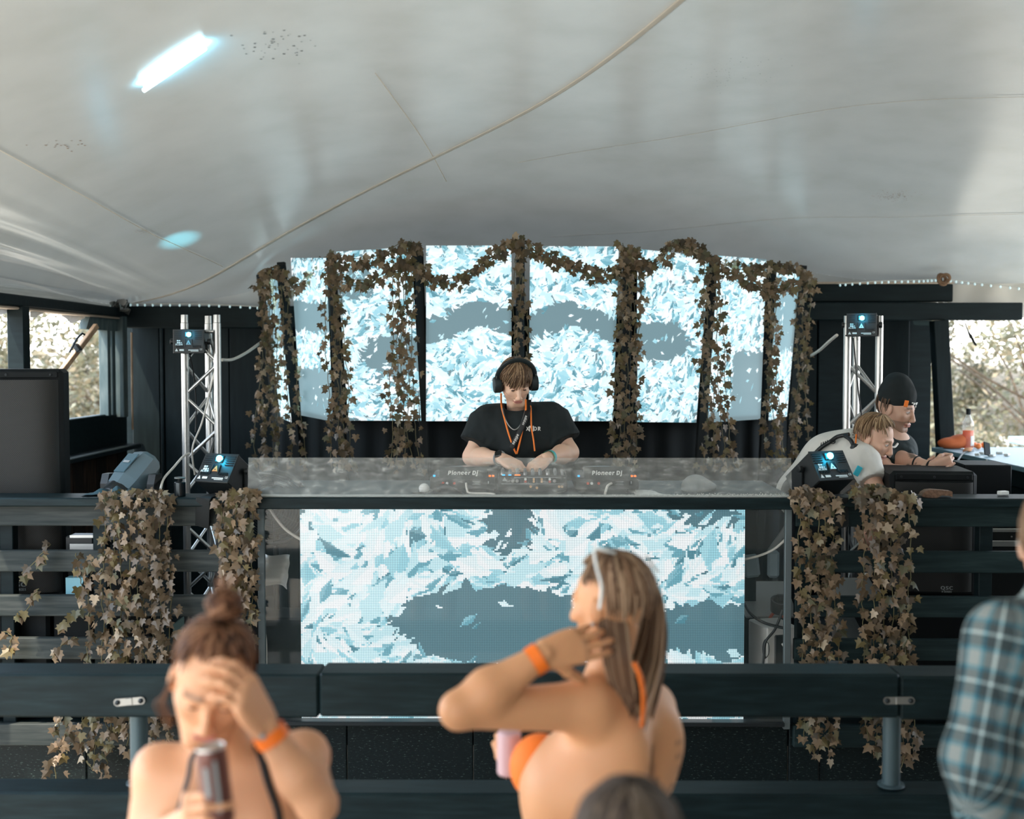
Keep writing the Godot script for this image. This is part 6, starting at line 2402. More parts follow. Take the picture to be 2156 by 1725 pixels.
	wpart("lanyard_cord", t, M.orange_cord, o)
	t = MB.new()
	q = onto(sh, [[1756, 931], [1741, 933]], 6.1, 0.003)
	loop_tube(t, q[0], Vector3(0.9, -0.1, 0), Vector3(0.1, 0.7, 0.3), 0.014, 0.002, 16, 4)
	t.box(q[0], Vector3(0.018, 0.006, 0.004), Basis(Vector3.BACK, -0.1))
	for k in 4:
		t.box(q[1] + Vector3(-0.01 * k, -0.004 * k, 0.0), Vector3(0.004, 0.03, 0.002), Basis(Vector3.BACK, -0.2))
	wpart("back_print", t, M.black_matt, tee)
	t = MB.new()
	t.box(P(1806, 992, 5.85), Vector3(0.028, 0.05, 0.008), Basis(Vector3.BACK, -0.5), 0.002)
	wpart("badge", t, M.cyan_band, o)


func man_in_beanie() -> void:
	var skin := Color(0.60, 0.37, 0.27)
	var o := thing("person", "man in a black beanie and dark t-shirt with a tattooed forearm", "person", Vector3(P(1870, 1000, 6.35).x, 0.42, -6.35))
	var hf := head_frame(P(1888, 862, 6.25), 0.85, 0.22, -0.02, 0.96)
	var neck := P(1868, 915, 6.32)
	var sn := P(1896, 945, 6.30)
	var sf := P(1850, 940, 6.22)
	var en := P(1899, 972, 6.12)
	var wn := P(1962, 984, 5.98)
	var ef := P(1862, 992, 6.05)
	var wf := P(1932, 993, 5.95)
	var hip := P(1868, 1085, 6.4)
	var mb := MB.new()
	mb.use_col = true
	mb.tint = skin
	var L := [cap(neck + Vector3(-0.01, -0.03, 0), hf * Vector3(0, -0.06, -0.02), 0.056, 0.048, 0.03)]
	L.append(cap(sn, en, 0.046, 0.042, 0.03))
	L.append(cap(en, en.lerp(wn, 0.3), 0.042, 0.043, 0.03))
	L.append(cap(en.lerp(wn, 0.3), wn, 0.043, 0.027, 0.03))
	L.append(cap(sf, ef, 0.046, 0.040, 0.03))
	L.append(cap(ef, wf, 0.040, 0.026, 0.03))
	L.append(cap(sn, sf, 0.06, 0.06, 0.05))
	L.append(cap((sn + sf) * 0.5, hip, 0.11, 0.11, 0.05))
	legs(L, hip, Vector3(0.8, 0, 0.6).normalized(), 0.42, 0.085)
	# tattoo: ink shapes on the near forearm
	var ink := func(p: Vector3) -> Color:
		var f := (p - en).dot(wn - en) / (wn - en).length_squared()
		if f > 0.15 and f < 0.62 and p.z > -6.12 and p.x > en.x:
			var n := sin(p.x * 95.0 + p.y * 60.0) + sin(p.y * 140.0 - p.x * 40.0)
			if n > 0.75:
				return Color(0.30, 0.34, 0.36)
		return Color.WHITE
	nets(mb, L, 0.010, Transform3D.IDENTITY, ink)
	nets(mb, hand_prims(wn, Vector3(1.0, 0.22, 0.15), Vector3(-0.1, 0.2, -1.0), 1.0, [[1.0, 1.3, 0.8], [1.05, 1.3, 0.8], [1.1, 1.3, 0.8], [1.15, 1.3, 0.8], [0.5, 0.5, 0.5]]), 0.0042)
	nets(mb, hand_prims(wf, Vector3(1.0, 0.02, 0.1), Vector3(0.0, 1.0, 0.2), -1.0, relaxed(0.15, 0.3, 0.2)), 0.0042)
	mb.tint = Color.WHITE
	nets(mb, head_prims(0.95), 0.004, hf, face_paint(skin, Color(0.14, 0.09, 0.06), Color(0.52, 0.24, 0.2), 0.6))
	# moustache
	wpart("body", mb, M.skin, o)
	add_hair(o, hf, 90, func(phi: float) -> float: return 0.2 if cos(phi) > 0.1 else 2.15, [Color(0.10, 0.065, 0.04), Color(0.14, 0.09, 0.06)], 0.008, 43, Vector3(0.080, 0.10, 0.10), 0.0, false)
	var b := MB.new()
	var T := hf
	nets(b, [ell(Vector3(0, 0.075, -0.016), Vector3(0.088, 0.095, 0.105), 0.02), ell(Vector3(0, 0.150, -0.03), Vector3(0.055, 0.045, 0.06), 0.05), cap(Vector3(-0.2, -0.10, 0.115), Vector3(0.2, -0.10, 0.115), 0.14, 0.14, 0.006, 1.0, Vector3.BACK, 1), cap(Vector3(-0.2, -0.13, -0.05), Vector3(0.2, -0.13, -0.05), 0.13, 0.13, 0.006, 1.0, Vector3.BACK, 1)], 0.006, T)
	var bn := wpart("beanie", b, M.black_tee, o)
	bn.set_meta("label", "black knitted beanie with a white drip emblem")
	b = MB.new()
	for k in 5:
		b.box(T * Vector3(-0.028 + 0.014 * k, 0.058 - 0.004 * (k % 2), 0.098 - 0.004 * absf(k - 2.0)), Vector3(0.014, 0.005 + 0.006 * (k % 2), 0.003), T.basis.orthonormalized())
	ball(b, T * Vector3(0, 0.040, 0.100), Vector3(0.004, 0.007, 0.003), 8, 6, T.basis.orthonormalized())
	wpart("emblem", b, M.white_print, bn)
	b = MB.new()
	b.box(T * Vector3(-0.066, 0.05, 0.072), Vector3(0.022, 0.034, 0.004), (T.basis * Basis(Vector3.UP, -0.8)).orthonormalized(), 0.002)
	wpart("cloth_patch", b, M.orange_cord, bn)
	var sh := MB.new()
	L = [cap(sn, sf, 0.078, 0.078, 0.05)]
	L.append(cap((sn + sf) * 0.5 + Vector3(0, -0.05, 0), hip, 0.135, 0.13, 0.05))
	L.append(cap(sn, sn.lerp(en, 0.8), 0.064, 0.062, 0.04, 1.0, Vector3.BACK, 2))
	L.append(cap(sf, sf.lerp(ef, 0.7), 0.064, 0.062, 0.04, 1.0, Vector3.BACK, 2))
	L.append(cap(neck, hf * Vector3(0, -0.07, 0.0), 0.06, 0.06, 0.012, 1.0, Vector3.BACK, 1))
	nets(sh, L, 0.012)
	var tee := wpart("t_shirt", sh, M.teal_tee, o)
	var q: Array = onto(sh, [[1866, 945], [1874, 941], [1882, 941], [1889, 934], [1872, 958]], 6.2, 0.004)
	b = MB.new()
	b.tube(curve([q[0], q[1], q[2], q[3]], 4), 0.006, 6)
	ball(b, q[4], Vector3(0.008, 0.014, 0.004), 10, 8)
	wpart("chest_print", b, M.white_print, tee)
	var tr := MB.new()
	L = [cap(hip + Vector3(-0.05, 0, 0), hip + Vector3(0.05, 0, 0), 0.12, 0.12, 0.05)]
	legs(L, hip, Vector3(0.8, 0, 0.6).normalized(), 0.43, 0.085, 1.2)
	nets(tr, L, 0.018)
	wpart("trousers", tr, M.dark_jeans, o)
	var d := (wn - en).normalized()
	b = MB.new()
	var u := d.cross(Vector3.UP).normalized()
	loop_tube(b, wn - d * 0.01, u, u.cross(d).normalized(), 0.031, 0.005, 18, 6)
	loop_tube(b, wn - d * 0.085, u, u.cross(d).normalized(), 0.04, 0.005, 18, 6)
	wpart("wrist_cord", b, M.black_matt, o)


func bun_woman() -> void:
	var skin := Color(0.66, 0.33, 0.18)
	var o := thing("person", "woman with a hair bun and black halter top, hand on brow, sipping a can", "person", Vector3(P(470, 1700, 2.45).x, 0, -2.45))
	var hf := head_frame(P(446, 1436, 2.36), 0.16, 0.42, -0.16, 0.99)
	var neck := P(487, 1575, 2.44)
	var sl := P(335, 1618, 2.46)
	var sr := P(640, 1590, 2.47)
	var er := P(668, 1695, 2.26)
	var wr := P(556, 1528, 2.24)
	var el := P(305, 1790, 2.40)
	var wl := P(453, 1692, 2.13) + Vector3(-0.052, -0.05, -0.075)
	var hip := Vector3(neck.x - 0.01, 0.90, -2.48)
	var mb := MB.new()
	mb.use_col = true
	mb.tint = skin
	var L := [cap(neck + Vector3(0, -0.05, -0.01), hf * Vector3(0, -0.04, -0.02), 0.052, 0.047, 0.04)]
	L.append(cap(sl, sr, 0.046, 0.046, 0.05))
	for s in [sl, sr]:
		L.append(ell(s + Vector3(0, -0.012, 0), Vector3(0.047, 0.050, 0.048), 0.03))
	L.append(cap(sr, er, 0.044, 0.038, 0.025))
	L.append(cap(er, er.lerp(wr, 0.35), 0.036, 0.040, 0.02))
	L.append(cap(er.lerp(wr, 0.35), wr, 0.040, 0.025, 0.02))
	L.append(cap(sl, el, 0.044, 0.040, 0.025))
	L.append(cap(el, wl, 0.042, 0.026, 0.03))
	var chest := (sl + sr) * 0.5 + Vector3(0, -0.15, 0.0)
	for s in [-1, 1]:
		L.append(cap(chest + Vector3(s * 0.07, 0.05, 0), hip + Vector3(s * 0.05, 0.25, 0), 0.105, 0.095, 0.06))
		L.append(ell(chest + Vector3(s * 0.075, -0.05, 0.085), Vector3(0.075, 0.075, 0.07), 0.05))
		L.append(cap(neck + Vector3(s * 0.02, -0.055, 0.035), (sl if s < 0 else sr) + Vector3(0, 0.0, 0.04), 0.013, 0.016, 0.03))
	L.append(cap(hip + Vector3(-0.06, 0, 0), hip + Vector3(0.06, 0, 0), 0.125, 0.125, 0.08))
	legs(L, hip, Vector3(0, 0, 1), 0.0, 0.085, 1.05)
	nets(mb, L, 0.012)
	nets(mb, hand_prims(wr, P(494, 1425, 2.19) - P(556, 1528, 2.24), Vector3(-0.8, -0.4, -0.5), -1.0, [[0.45, 0.6, 0.4], [0.5, 0.6, 0.4], [0.55, 0.65, 0.4], [0.6, 0.65, 0.4], [0.7, 0.6, 0.3]], 1.0), 0.0045)
	var can := P(447, 1640, 2.14)
	nets(mb, hand_prims(wl, Vector3(0.05, 0.35, 0.93), Vector3(1.0, 0.05, -0.1), 1.0, [[0.95, 0.85, 0.6], [0.95, 0.85, 0.6], [1.0, 0.85, 0.6], [1.05, 0.85, 0.6], [0.5, 0.4, 0.3]], 1.0), 0.0045)
	mb.tint = Color.WHITE
	nets(mb, head_prims(0.96), 0.0045, hf, face_paint(skin, Color(0.20, 0.12, 0.08), Color(0.48, 0.16, 0.13), 0.0, true))
	wpart("body", mb, M.skin, o)
	var tones := [Color(0.17, 0.075, 0.04), Color(0.26, 0.12, 0.065), Color(0.10, 0.045, 0.026), Color(0.36, 0.18, 0.10)]
	add_hair(o, hf, 300, func(phi: float) -> float:
		var f := cos(phi)
		return 0.80 if f > 0.5 else (1.3 if f > -0.2 else 2.0), tones, 0.006, 44, Vector3(0.080, 0.100, 0.102), 0.0)
	# bun: coiled locks
	var bm := MB.new()
	bm.use_col = true
	rng.seed = 45
	var bc := hf * Vector3(0.004, 0.158, -0.045)
	for k in 46:
		bm.tint = tones[rng.randi() % 4] * rng.randf_range(0.8, 1.2)
		var pts := []
		var tilt := Basis.from_euler(Vector3(rng.randf_range(-0.7, 0.7), rng.randf() * TAU, rng.randf_range(-0.7, 0.7)))
		var rr := rng.randf_range(0.012, 0.033)
		for i in 9:
			var a := TAU * i / 9.0 * 0.8
			pts.append(bc + tilt * Vector3(cos(a) * rr, rng.randf_range(-0.01, 0.01) + (0.033 - rr) * 0.8, sin(a) * rr))
		bm.tube(pts, 0.0085, 5, true, 0.7)
	for k in 8:
		bm.tint = tones[3]
		var d := Vector3(rng.randf_range(-0.5, 0.6), 1.0, rng.randf_range(-0.5, 0.5)).normalized()
		bm.tube(curve([bc, bc + d * 0.04, bc + d * 0.062 + Vector3(0.008, 0, 0)], 3), [0.004, 0.003, 0.003, 0.002, 0.002, 0.001, 0.001], 4)
	wpart("hair_bun", bm, M.hair, o)
	# loose curls at the temple
	var cm := MB.new()
	cm.use_col = true
	for k in 6:
		cm.tint = tones[k % 4]
		var x := -0.072 - 0.003 * (k % 3)
		cm.tube(curve([hf * Vector3(x, 0.03, 0.03), hf * Vector3(x - 0.012, -0.005, 0.045), hf * Vector3(x - 0.006 - 0.004 * k, -0.035, 0.045), hf * Vector3(x + 0.008, -0.06 - 0.005 * k, 0.05)], 4), 0.0013, 5)
	wpart("loose_curls", cm, M.hair, o)
	# halter top
	var sw := MB.new()
	L = []
	for s in [-1, 1]:
		L.append(ell(chest + Vector3(s * 0.082, -0.052, 0.090), Vector3(0.080, 0.082, 0.076), 0.02))
	L.append(cap(chest + Vector3(-0.09, -0.11, 0), chest + Vector3(0.09, -0.11, 0), 0.118, 0.118, 0.04))
	L.append(cap(chest + Vector3(0.06, -0.05, 0), chest + Vector3(0.14, -0.08, 0.0), 0.08, 0.06, 0.04))
	nets(sw, L, 0.010)
	wpart("halter_top", sw, M.black_swim, o)
	var st := MB.new()
	st.tube(curve([P(452, 1568, 2.42), P(408, 1588, 2.385), P(396, 1640, 2.36), P(376, 1705, 2.34), P(360, 1745, 2.33)], 5), 0.007, 8, true, 0.5)
	wpart("halter_strap", st, M.black_swim, o)
	st = MB.new()
	st.tube(curve([P(540, 1570, 2.42), P(552, 1600, 2.385), P(566, 1650, 2.36), P(585, 1705, 2.34), P(590, 1745, 2.33)], 5), 0.009, 8, true, 0.5)
	wpart("halter_strap", st, M.black_swim, o)
	# paper wrist band
	var d2 := (wr - er).normalized()
	st = MB.new()
	st.tube([wr - d2 * 0.012, wr - d2 * 0.036], 0.033, 22, false)
	wpart("wrist_band", st, M.orange_band, o)
	st = MB.new()
	st.box(wr - d2 * 0.024 + Vector3(-0.008, 0.008, 0.032), Vector3(0.012, 0.012, 0.008), Basis(Vector3.BACK, 0.6), 0.003)
	wpart("band_clasp", st, M.grey_print, o)
	st = MB.new()
	for s in [0]:
		ball(st, hf * Vector3(0.078, -0.036, 0.0), Vector3.ONE * 0.007, 8, 6)
	wpart("ear_ring", st, M.orange_cord, o)
	# the can
	var top := P(443, 1572, 2.13)
	var foot := P(462, 1735, 2.13)
	var ax := (top - foot).normalized()
	var cb := Basis(ax.cross(Vector3.BACK).normalized(), ax, ax.cross(Vector3.BACK).normalized().cross(ax))
	var cn := thing("drink_can", "slim dark brown drink can held to the bun-haired woman's lips", "can", top - ax * 0.145, "", cb)
	var cmesh := MB.new()
	cmesh.lathe([Vector2(0, 0.004), Vector2(0.021, 0.0), Vector2(0.0275, 0.008), Vector2(0.0285, 0.012), Vector2(0.0285, 0.128), Vector2(0.0265, 0.138), Vector2(0.0255, 0.141)], 28)
	var shell := part("body", cmesh.mesh(), M.can_brown, cn)
	cmesh = MB.new()
	cmesh.lathe([Vector2(0.0255, 0.141), Vector2(0.0262, 0.145), Vector2(0.0245, 0.146), Vector2(0.024, 0.141), Vector2(0, 0.141)], 28)
	part("lid", cmesh.mesh(), M.aluminium, cn)
	cmesh = MB.new()
	for q in [[0.30, 0.55, 0.03, 0.125], [-0.35, -0.05, 0.06, 0.115]]:
		var lo_a: float = q[0]
		var hi_a: float = q[1]
		cmesh.grid(6, 2, func(u: float, w: float) -> Vector3: return Vector3(sin(lerpf(lo_a, hi_a, u)) * 0.0288, lerpf(q[2], q[3], w), cos(lerpf(lo_a, hi_a, u)) * 0.0288))
	part("print", cmesh.mesh(), M.grey_print, shell)


func ponytail_woman() -> void:
	var skin := Color(0.66, 0.32, 0.155)
	var o := thing("person", "blonde woman in an orange bikini top, hand behind her neck, back turned", "person", Vector3(P(1260, 1700, 2.8).x, 0, -2.8))
	var f := Vector3(-0.80, 0, -0.60).normalized()        # the way she faces
	var hf := head_frame(P(1283, 1272, 2.78), atan2(-0.80, -0.60), 0.05, 0.0, 0.95)
	var neck := P(1268, 1420, 2.80)
	var side := f.cross(Vector3.UP).normalized()           # her right
	var sl := P(1238, 1488, 2.70)                          # near (left) shoulder
	var sr := P(1368, 1490, 2.92)
	var el := P(966, 1496, 2.56)
	var wl := P(1146, 1378, 2.60)
	var hip := Vector3(P(1220, 1700, 2.84).x, 0.90, -2.84)
	var mb := MB.new()
	mb.use_col = true
	mb.tint = skin
	var L := [cap(neck + Vector3(0, -0.05, 0), hf * Vector3(0, -0.05, -0.025), 0.052, 0.047, 0.04)]
	L.append(cap(sl, sr, 0.056, 0.056, 0.06))
	L.append(cap(sl, el, 0.058, 0.040, 0.04))
	L.append(ell(el, Vector3(0.036, 0.038, 0.036), 0.015))
	L.append(cap(el, el.lerp(wl, 0.35), 0.038, 0.045, 0.02))
	L.append(cap(el.lerp(wl, 0.35), wl, 0.047, 0.027, 0.03))
	var er := sr + Vector3(-0.02, -0.27, -0.02) + f * 0.05
	var wr := P(1112, 1625, 2.98)
	L.append(cap(sr, er, 0.048, 0.042, 0.04))
	L.append(cap(er, wr, 0.040, 0.026, 0.03))
	var top := (sl + sr) * 0.5
	var chest := top + Vector3(-0.015, -0.16, 0)
	var waist := Vector3(P(1215, 1735, 2.82).x, 1.08, -2.82)
	for s in [-1, 1]:
		L.append(cap(top + side * 0.055 * s + Vector3(0, -0.05, 0), chest + side * 0.065 * s, 0.095, 0.105, 0.06))
		L.append(cap(chest + side * 0.062 * s, waist + side * 0.055 * s, 0.105, 0.090, 0.06))
		L.append(ell(chest + f * 0.10 + side * 0.07 * s + Vector3(0, -0.01, 0), Vector3(0.062, 0.062, 0.062), 0.03))
		L.append(ell(top + side * 0.075 * s - f * 0.07 + Vector3(0, -0.085, 0), Vector3(0.05, 0.07, 0.04), 0.05))
	L.append(cap(waist, hip, 0.12, 0.14, 0.08))
	legs(L, hip, f, 0.0, 0.09, 1.1)
	# groove of the spine
	L.append(cap(top - f * 0.145 + Vector3(0, -0.05, 0), waist - f * 0.15, 0.012, 0.014, 0.05, 1.0, Vector3.BACK, 1))
	var tat := func(p: Vector3) -> Color:
		var u := (p - chest).dot(side)
		var w := p.y - chest.y
		if (p - chest).dot(f) < -0.05 and w < 0.09 and w > -0.10 and (absf(u - 0.005) < 0.005 or (absf(u - 0.085) < 0.02 and sin(w * 160.0) + sin(u * 300.0) > 0.9)):
			return Color(0.45, 0.46, 0.5)
		return Color.WHITE
	nets(mb, L, 0.011, Transform3D.IDENTITY, tat)
	nets(mb, hand_prims(wl, P(1240, 1352, 2.64) - wl, Vector3(0.2, -0.15, -1.0), -1.0, [[0.15, 0.3, 0.3], [0.15, 0.3, 0.3], [0.2, 0.35, 0.3], [0.25, 0.35, 0.3], [0.1, 0.1, 0.1]], 1.0), 0.0045)
	nets(mb, hand_prims(wr, Vector3(-0.5, 0.4, -0.3), Vector3(0.4, 0.2, -0.9), 1.0, relaxed(0.6, 0.8, 0.5)), 0.006)
	mb.tint = Color.WHITE
	nets(mb, head_prims(0.96), 0.0045, hf, face_paint(skin, Color(0.35, 0.24, 0.15), Color(0.6, 0.28, 0.24)))
	wpart("body", mb, M.skin, o)
	var tones := [Color(0.19, 0.105, 0.06), Color(0.31, 0.185, 0.11), Color(0.12, 0.065, 0.038), Color(0.46, 0.30, 0.19), Color(0.23, 0.13, 0.075)]
	add_hair(o, hf, 360, func(phi: float) -> float:
		var c := cos(phi)
		return 0.74 if c > 0.45 else (1.2 if c > -0.25 else 2.0), tones, 0.0065, 46, Vector3(0.083, 0.102, 0.106), 0.0)
	# ponytail: gathered high at the back, falls to the shoulder blades
	var pt := MB.new()
	pt.use_col = true
	rng.seed = 47
	for k in 190:
		pt.tint = tones[rng.randi() % 5] * rng.randf_range(0.8, 1.2)
		var w := rng.randfn(0, 1.0)
		var d := rng.randfn(0, 1.0)
		var inner := rng.randf()
		var p0 := P(1335 + w * 8.0, 1205 + d * 8.0, 2.86 - inner * 0.05)
		var p1 := P(1372 + w * 9.0, 1275 + d * 8.0, 2.86 + d * 0.012)
		var p2 := P(1358 + w * 15.0, 1370, 2.84 + d * 0.014)
		var p3 := P(1335 + w * 19.0, 1450, 2.74 + d * 0.014)
		var p4 := P(1322 + w * 15.0, 1520 + rng.randf_range(-45, 25), 2.71 + d * 0.01)
		pt.tube(curve([p0, p1, p2, p3, p4], 4), [0.004, 0.005, 0.006, 0.006, 0.006, 0.006, 0.006, 0.006, 0.006, 0.006, 0.006, 0.0055, 0.005, 0.0045, 0.004, 0.003, 0.0015], 5, true, 0.7)
	wpart("ponytail", pt, M.hair, o)
	# hair at the nape under the hand
	var np := MB.new()
	np.use_col = true
	for k in 34:
		np.tint = tones[rng.randi() % 5] * rng.randf_range(0.7, 1.1)
		var w := rng.randf_range(-1, 1)
		np.tube(curve([P(1290 + w * 30, 1300, 2.72), P(1300 + w * 30, 1380, 2.69), P(1310 + w * 26, 1440, 2.70), P(1325 + w * 20, 1490 + rng.randf_range(-20, 20), 2.70)], 3), 0.005, 5)
	wpart("nape_hair", np, M.hair, o)
	# bikini top: cups, back string, neck string
	var bk := MB.new()
	L = []
	for s in [-1, 1]:
		L.append(ell(chest + f * 0.158 + side * 0.080 * s + Vector3(0, 0.004, 0), Vector3(0.074, 0.080, 0.074), 0.01))
	nets(bk, L, 0.009)
	wpart("bikini_cups", bk, M.bikini, o)
	bk = MB.new()
	var ring := []
	for k in 25:
		var a := TAU * k / 24.0
		var y := lerpf(chest.y - 0.075, chest.y - 0.10, 0.5 - 0.5 * cos(a))
		var dir := f * cos(a) + side * sin(a)
		var reach := 0.1
		for p in mb.v:                                  # lies on the skin
			if absf(p.y - y) < 0.012:
				var flat := Vector3(p.x - chest.x, 0, p.z - chest.z)
				var l := flat.length()
				if l > reach and l < 0.20 and flat.dot(dir) > 0.985 * l:
					reach = l
		ring.append(Vector3(chest.x + dir.x * (reach + 0.003), y, chest.z + dir.z * (reach + 0.003)))
	bk.tube(ring, 0.006, 8, false, 0.5)
	wpart("back_string", bk, M.bikini, o)
	bk = MB.new()
	bk.tube(curve([P(1335, 1395, 2.66), P(1348, 1425, 2.65), P(1355, 1470, 2.655), P(1352, 1530, 2.67)], 5), 0.009, 8, true, 0.4)
	bk.tube(curve([P(1260, 1432, 2.73), P(1228, 1436, 2.74), P(1195, 1470, 2.76)], 5), 0.006, 8, true, 0.4)
	wpart("neck_string", bk, M.bikini, o)
	var d3 := (wl - el).normalized()
	bk = MB.new()
	bk.tube([wl - d3 * 0.008, wl - d3 * 0.034], 0.034, 22, false)
	wpart("wrist_band", bk, M.orange_band, o)
	bk = MB.new()
	ball(bk, hf * Vector3(0.08, -0.036, -0.004), Vector3.ONE * 0.006, 8, 6)
	wpart("ear_ring", bk, M.steel, o)
	# sunglasses pushed up on the head
	var sg := thing("sunglasses", "white-framed sunglasses pushed up on the blonde woman's hair", "sunglasses", P(1255, 1150, 2.7))
	var sm := MB.new()
	sm.tube(curve([P(1249, 1152, 2.665), P(1256, 1195, 2.655), P(1266, 1235, 2.655), P(1262, 1282, 2.66)], 5), 0.0075, 8, true, 0.45)
	wpart("temple_arm", sm, M.white_frame, sg)
	sm = MB.new()
	sm.tube(curve([P(1385, 1205, 2.9), P(1360, 1170, 2.88)], 5), 0.006, 8, true, 0.45)
	wpart("temple_arm", sm, M.white_frame, sg)
	sm = MB.new()
	var g0 := P(1250, 1153, 2.67)
	var g1 := P(1330, 1172, 2.86)
	for k in 2:
		var c := g0.lerp(g1, 0.27 + 0.48 * k)
		var u := (g1 - g0).normalized()
		var pts := []
		for i in 17:
			var a := TAU * i / 16.0
			pts.append(c + u * cos(a) * 0.027 + Vector3(-0.018, 0.004, -0.010) * sin(a) * 1.1)
		sm.tube(pts, 0.0035, 6, false)
	wpart("frame_front", sm, M.white_frame, sg)
	sm = MB.new()
	for k in 2:
		var c := g0.lerp(g1, 0.27 + 0.48 * k)
		var u := (g1 - g0).normalized()
		var pts := []
		for i in 16:
			var a := TAU * i / 16.0
			pts.append(c + u * cos(a) * 0.026 + Vector3(-0.018, 0.004, -0.010) * sin(a))
		sm.poly(pts, Vector3(0, 1, 0.3).normalized())
	wpart("lens", sm, M.blue_lens, sg)
	# drink in the other hand
	var cup := thing("drink_can", "pale pink can in the blonde woman's far hand", "can", P(1072, 1606, 2.95))
	sm = MB.new()
	sm.lathe([Vector2(0, 0), Vector2(0.026, 0), Vector2(0.030, 0.006), Vector2(0.030, 0.1), Vector2(0.026, 0.112), Vector2(0, 0.112)], 24)
	part("body", sm.mesh(), M.can_pink, cup, Vector3(0, -0.03, 0))


func plaid_man() -> void:
	var skin := Color(0.64, 0.38, 0.27)
	var o := thing("person", "man in a teal and grey plaid shirt seen from behind at the railing", "person", Vector3(P(2280, 1600, 2.55).x, 0, -2.55))
	var hf := head_frame(P(2240, 1150, 2.5), PI - 0.45, 0.1, 0.0, 1.0)
	var neck := P(2235, 1275, 2.53)
	var sl := P(2105, 1345, 2.52)
	var sr := P(2400, 1345, 2.62)
	var el := P(2058, 1600, 2.46)
	var wl := P(2080, 1830, 2.52)
	var er := sr + Vector3(0.06, -0.28, 0)
	var wr := er + Vector3(-0.05, -0.15, -0.2)
	var hip := Vector3(neck.x + 0.03, 0.95, -2.58)
	var mb := MB.new()
	mb.use_col = true
	mb.tint = skin
	var L := [cap(neck - Vector3(0, 0.05, 0), hf * Vector3(0, -0.05, -0.02), 0.062, 0.056, 0.04)]
	L.append(cap(sl, sr, 0.06, 0.06, 0.05))
	L.append(cap(sl, el, 0.05, 0.043, 0.03))
	L.append(cap(el, wl, 0.043, 0.03, 0.03))
	L.append(cap(sr, er, 0.05, 0.043, 0.03))
	L.append(cap(er, wr, 0.043, 0.03, 0.03))
	L.append(cap((sl + sr) * 0.5 - Vector3(0, 0.1, 0), hip, 0.13, 0.12, 0.06))
	legs(L, hip, Vector3(0, 0, -1), 0.0)
	nets(mb, L, 0.014)
	nets(mb, hand_prims(wl, Vector3(0.05, -1, -0.15), Vector3(1, 0, 0), 1.0, relaxed()), 0.007)
	nets(mb, hand_prims(wr, Vector3(-0.1, -0.4, -1), Vector3(0, -1, 0), -1.0, relaxed()), 0.007)
	mb.tint = Color.WHITE
	nets(mb, head_prims(), 0.005, hf, face_paint(skin, Color(0.2, 0.13, 0.08), Color(0.55, 0.26, 0.2), 0.2))
	wpart("body", mb, M.skin, o)
	add_hair(o, hf, 260, func(phi: float) -> float:
		var c := cos(phi)
		return 0.95 if c > 0.5 else (1.25 if c > -0.1 else 1.95), [Color(0.26, 0.16, 0.10), Color(0.34, 0.22, 0.14)], 0.008, 48)
	var sh := MB.new()
	sh.use_uv = true
	var arm := (el - sl).normalized()
	var across := arm.cross(Vector3.BACK).normalized()
	L = [cap(sl + Vector3(0.02, 0.0, 0), sr - Vector3(0.02, 0.0, 0), 0.078, 0.078, 0.06)]
	var c0 := (sl + sr) * 0.5
	for s in [-1, 1]:
		L.append(cap(c0 + Vector3(s * 0.1, -0.1, 0), hip + Vector3(s * 0.08, 0.02, 0), 0.135, 0.13, 0.06))
	L.append(cap(neck + Vector3(0, -0.08, 0), neck + Vector3(0, 0.03, 0), 0.085, 0.07, 0.05))
	L.append(cap(sl, el, 0.070, 0.066, 0.04))
	L.append(cap(el, wl, 0.066, 0.052, 0.04))
	L.append(cap(sr, er, 0.070, 0.066, 0.04))
	L.append(cap(er, wr, 0.066, 0.052, 0.04))
	nets(sh, L, 0.011, Transform3D.IDENTITY, null, func(p: Vector3) -> Vector2:
		var d := p - sl
		if p.x < sl.x + 0.05:
			var away := arm.cross(across)
			return Vector2(atan2(d.dot(across), d.dot(away)) * 0.075, d.dot(arm)) * 10.0
		return Vector2(p.x - sl.x - d.z * 0.3, -d.y) * 10.0)
	wpart("plaid_shirt", sh, M.plaid, o)
	var tr := MB.new()
	L = [cap(hip + Vector3(-0.06, 0, 0), hip + Vector3(0.06, 0, 0), 0.13, 0.13, 0.05)]
	legs(L, hip, Vector3(0, 0, -1), 0.01, 0.09, 1.25)
	nets(tr, L, 0.018)
	wpart("trousers", tr, M.denim, o)
	# spectacle arm
	var gl := thing("spectacles", "spectacles with a pale arm over the plaid-shirted man's ear", "glasses", hf * Vector3(0.08, 0.0, 0.09))
	for s in [-1, 1]:
		var g := MB.new()
		g.tube(curve([hf * Vector3(s * 0.066, 0.012, 0.10), hf * Vector3(s * 0.084, 0.012, 0.03), hf * Vector3(s * 0.088, 0.0, -0.02)], 5), 0.003, 6)
		wpart("temple_arm", g, M.aluminium, gl)
		g = MB.new()
		loop_tube(g, hf * Vector3(s * 0.033, 0.0, 0.108), hf.basis.x, hf.basis.y, 0.022, 0.002, 20, 5)
		wpart("rim", g, M.aluminium, gl)


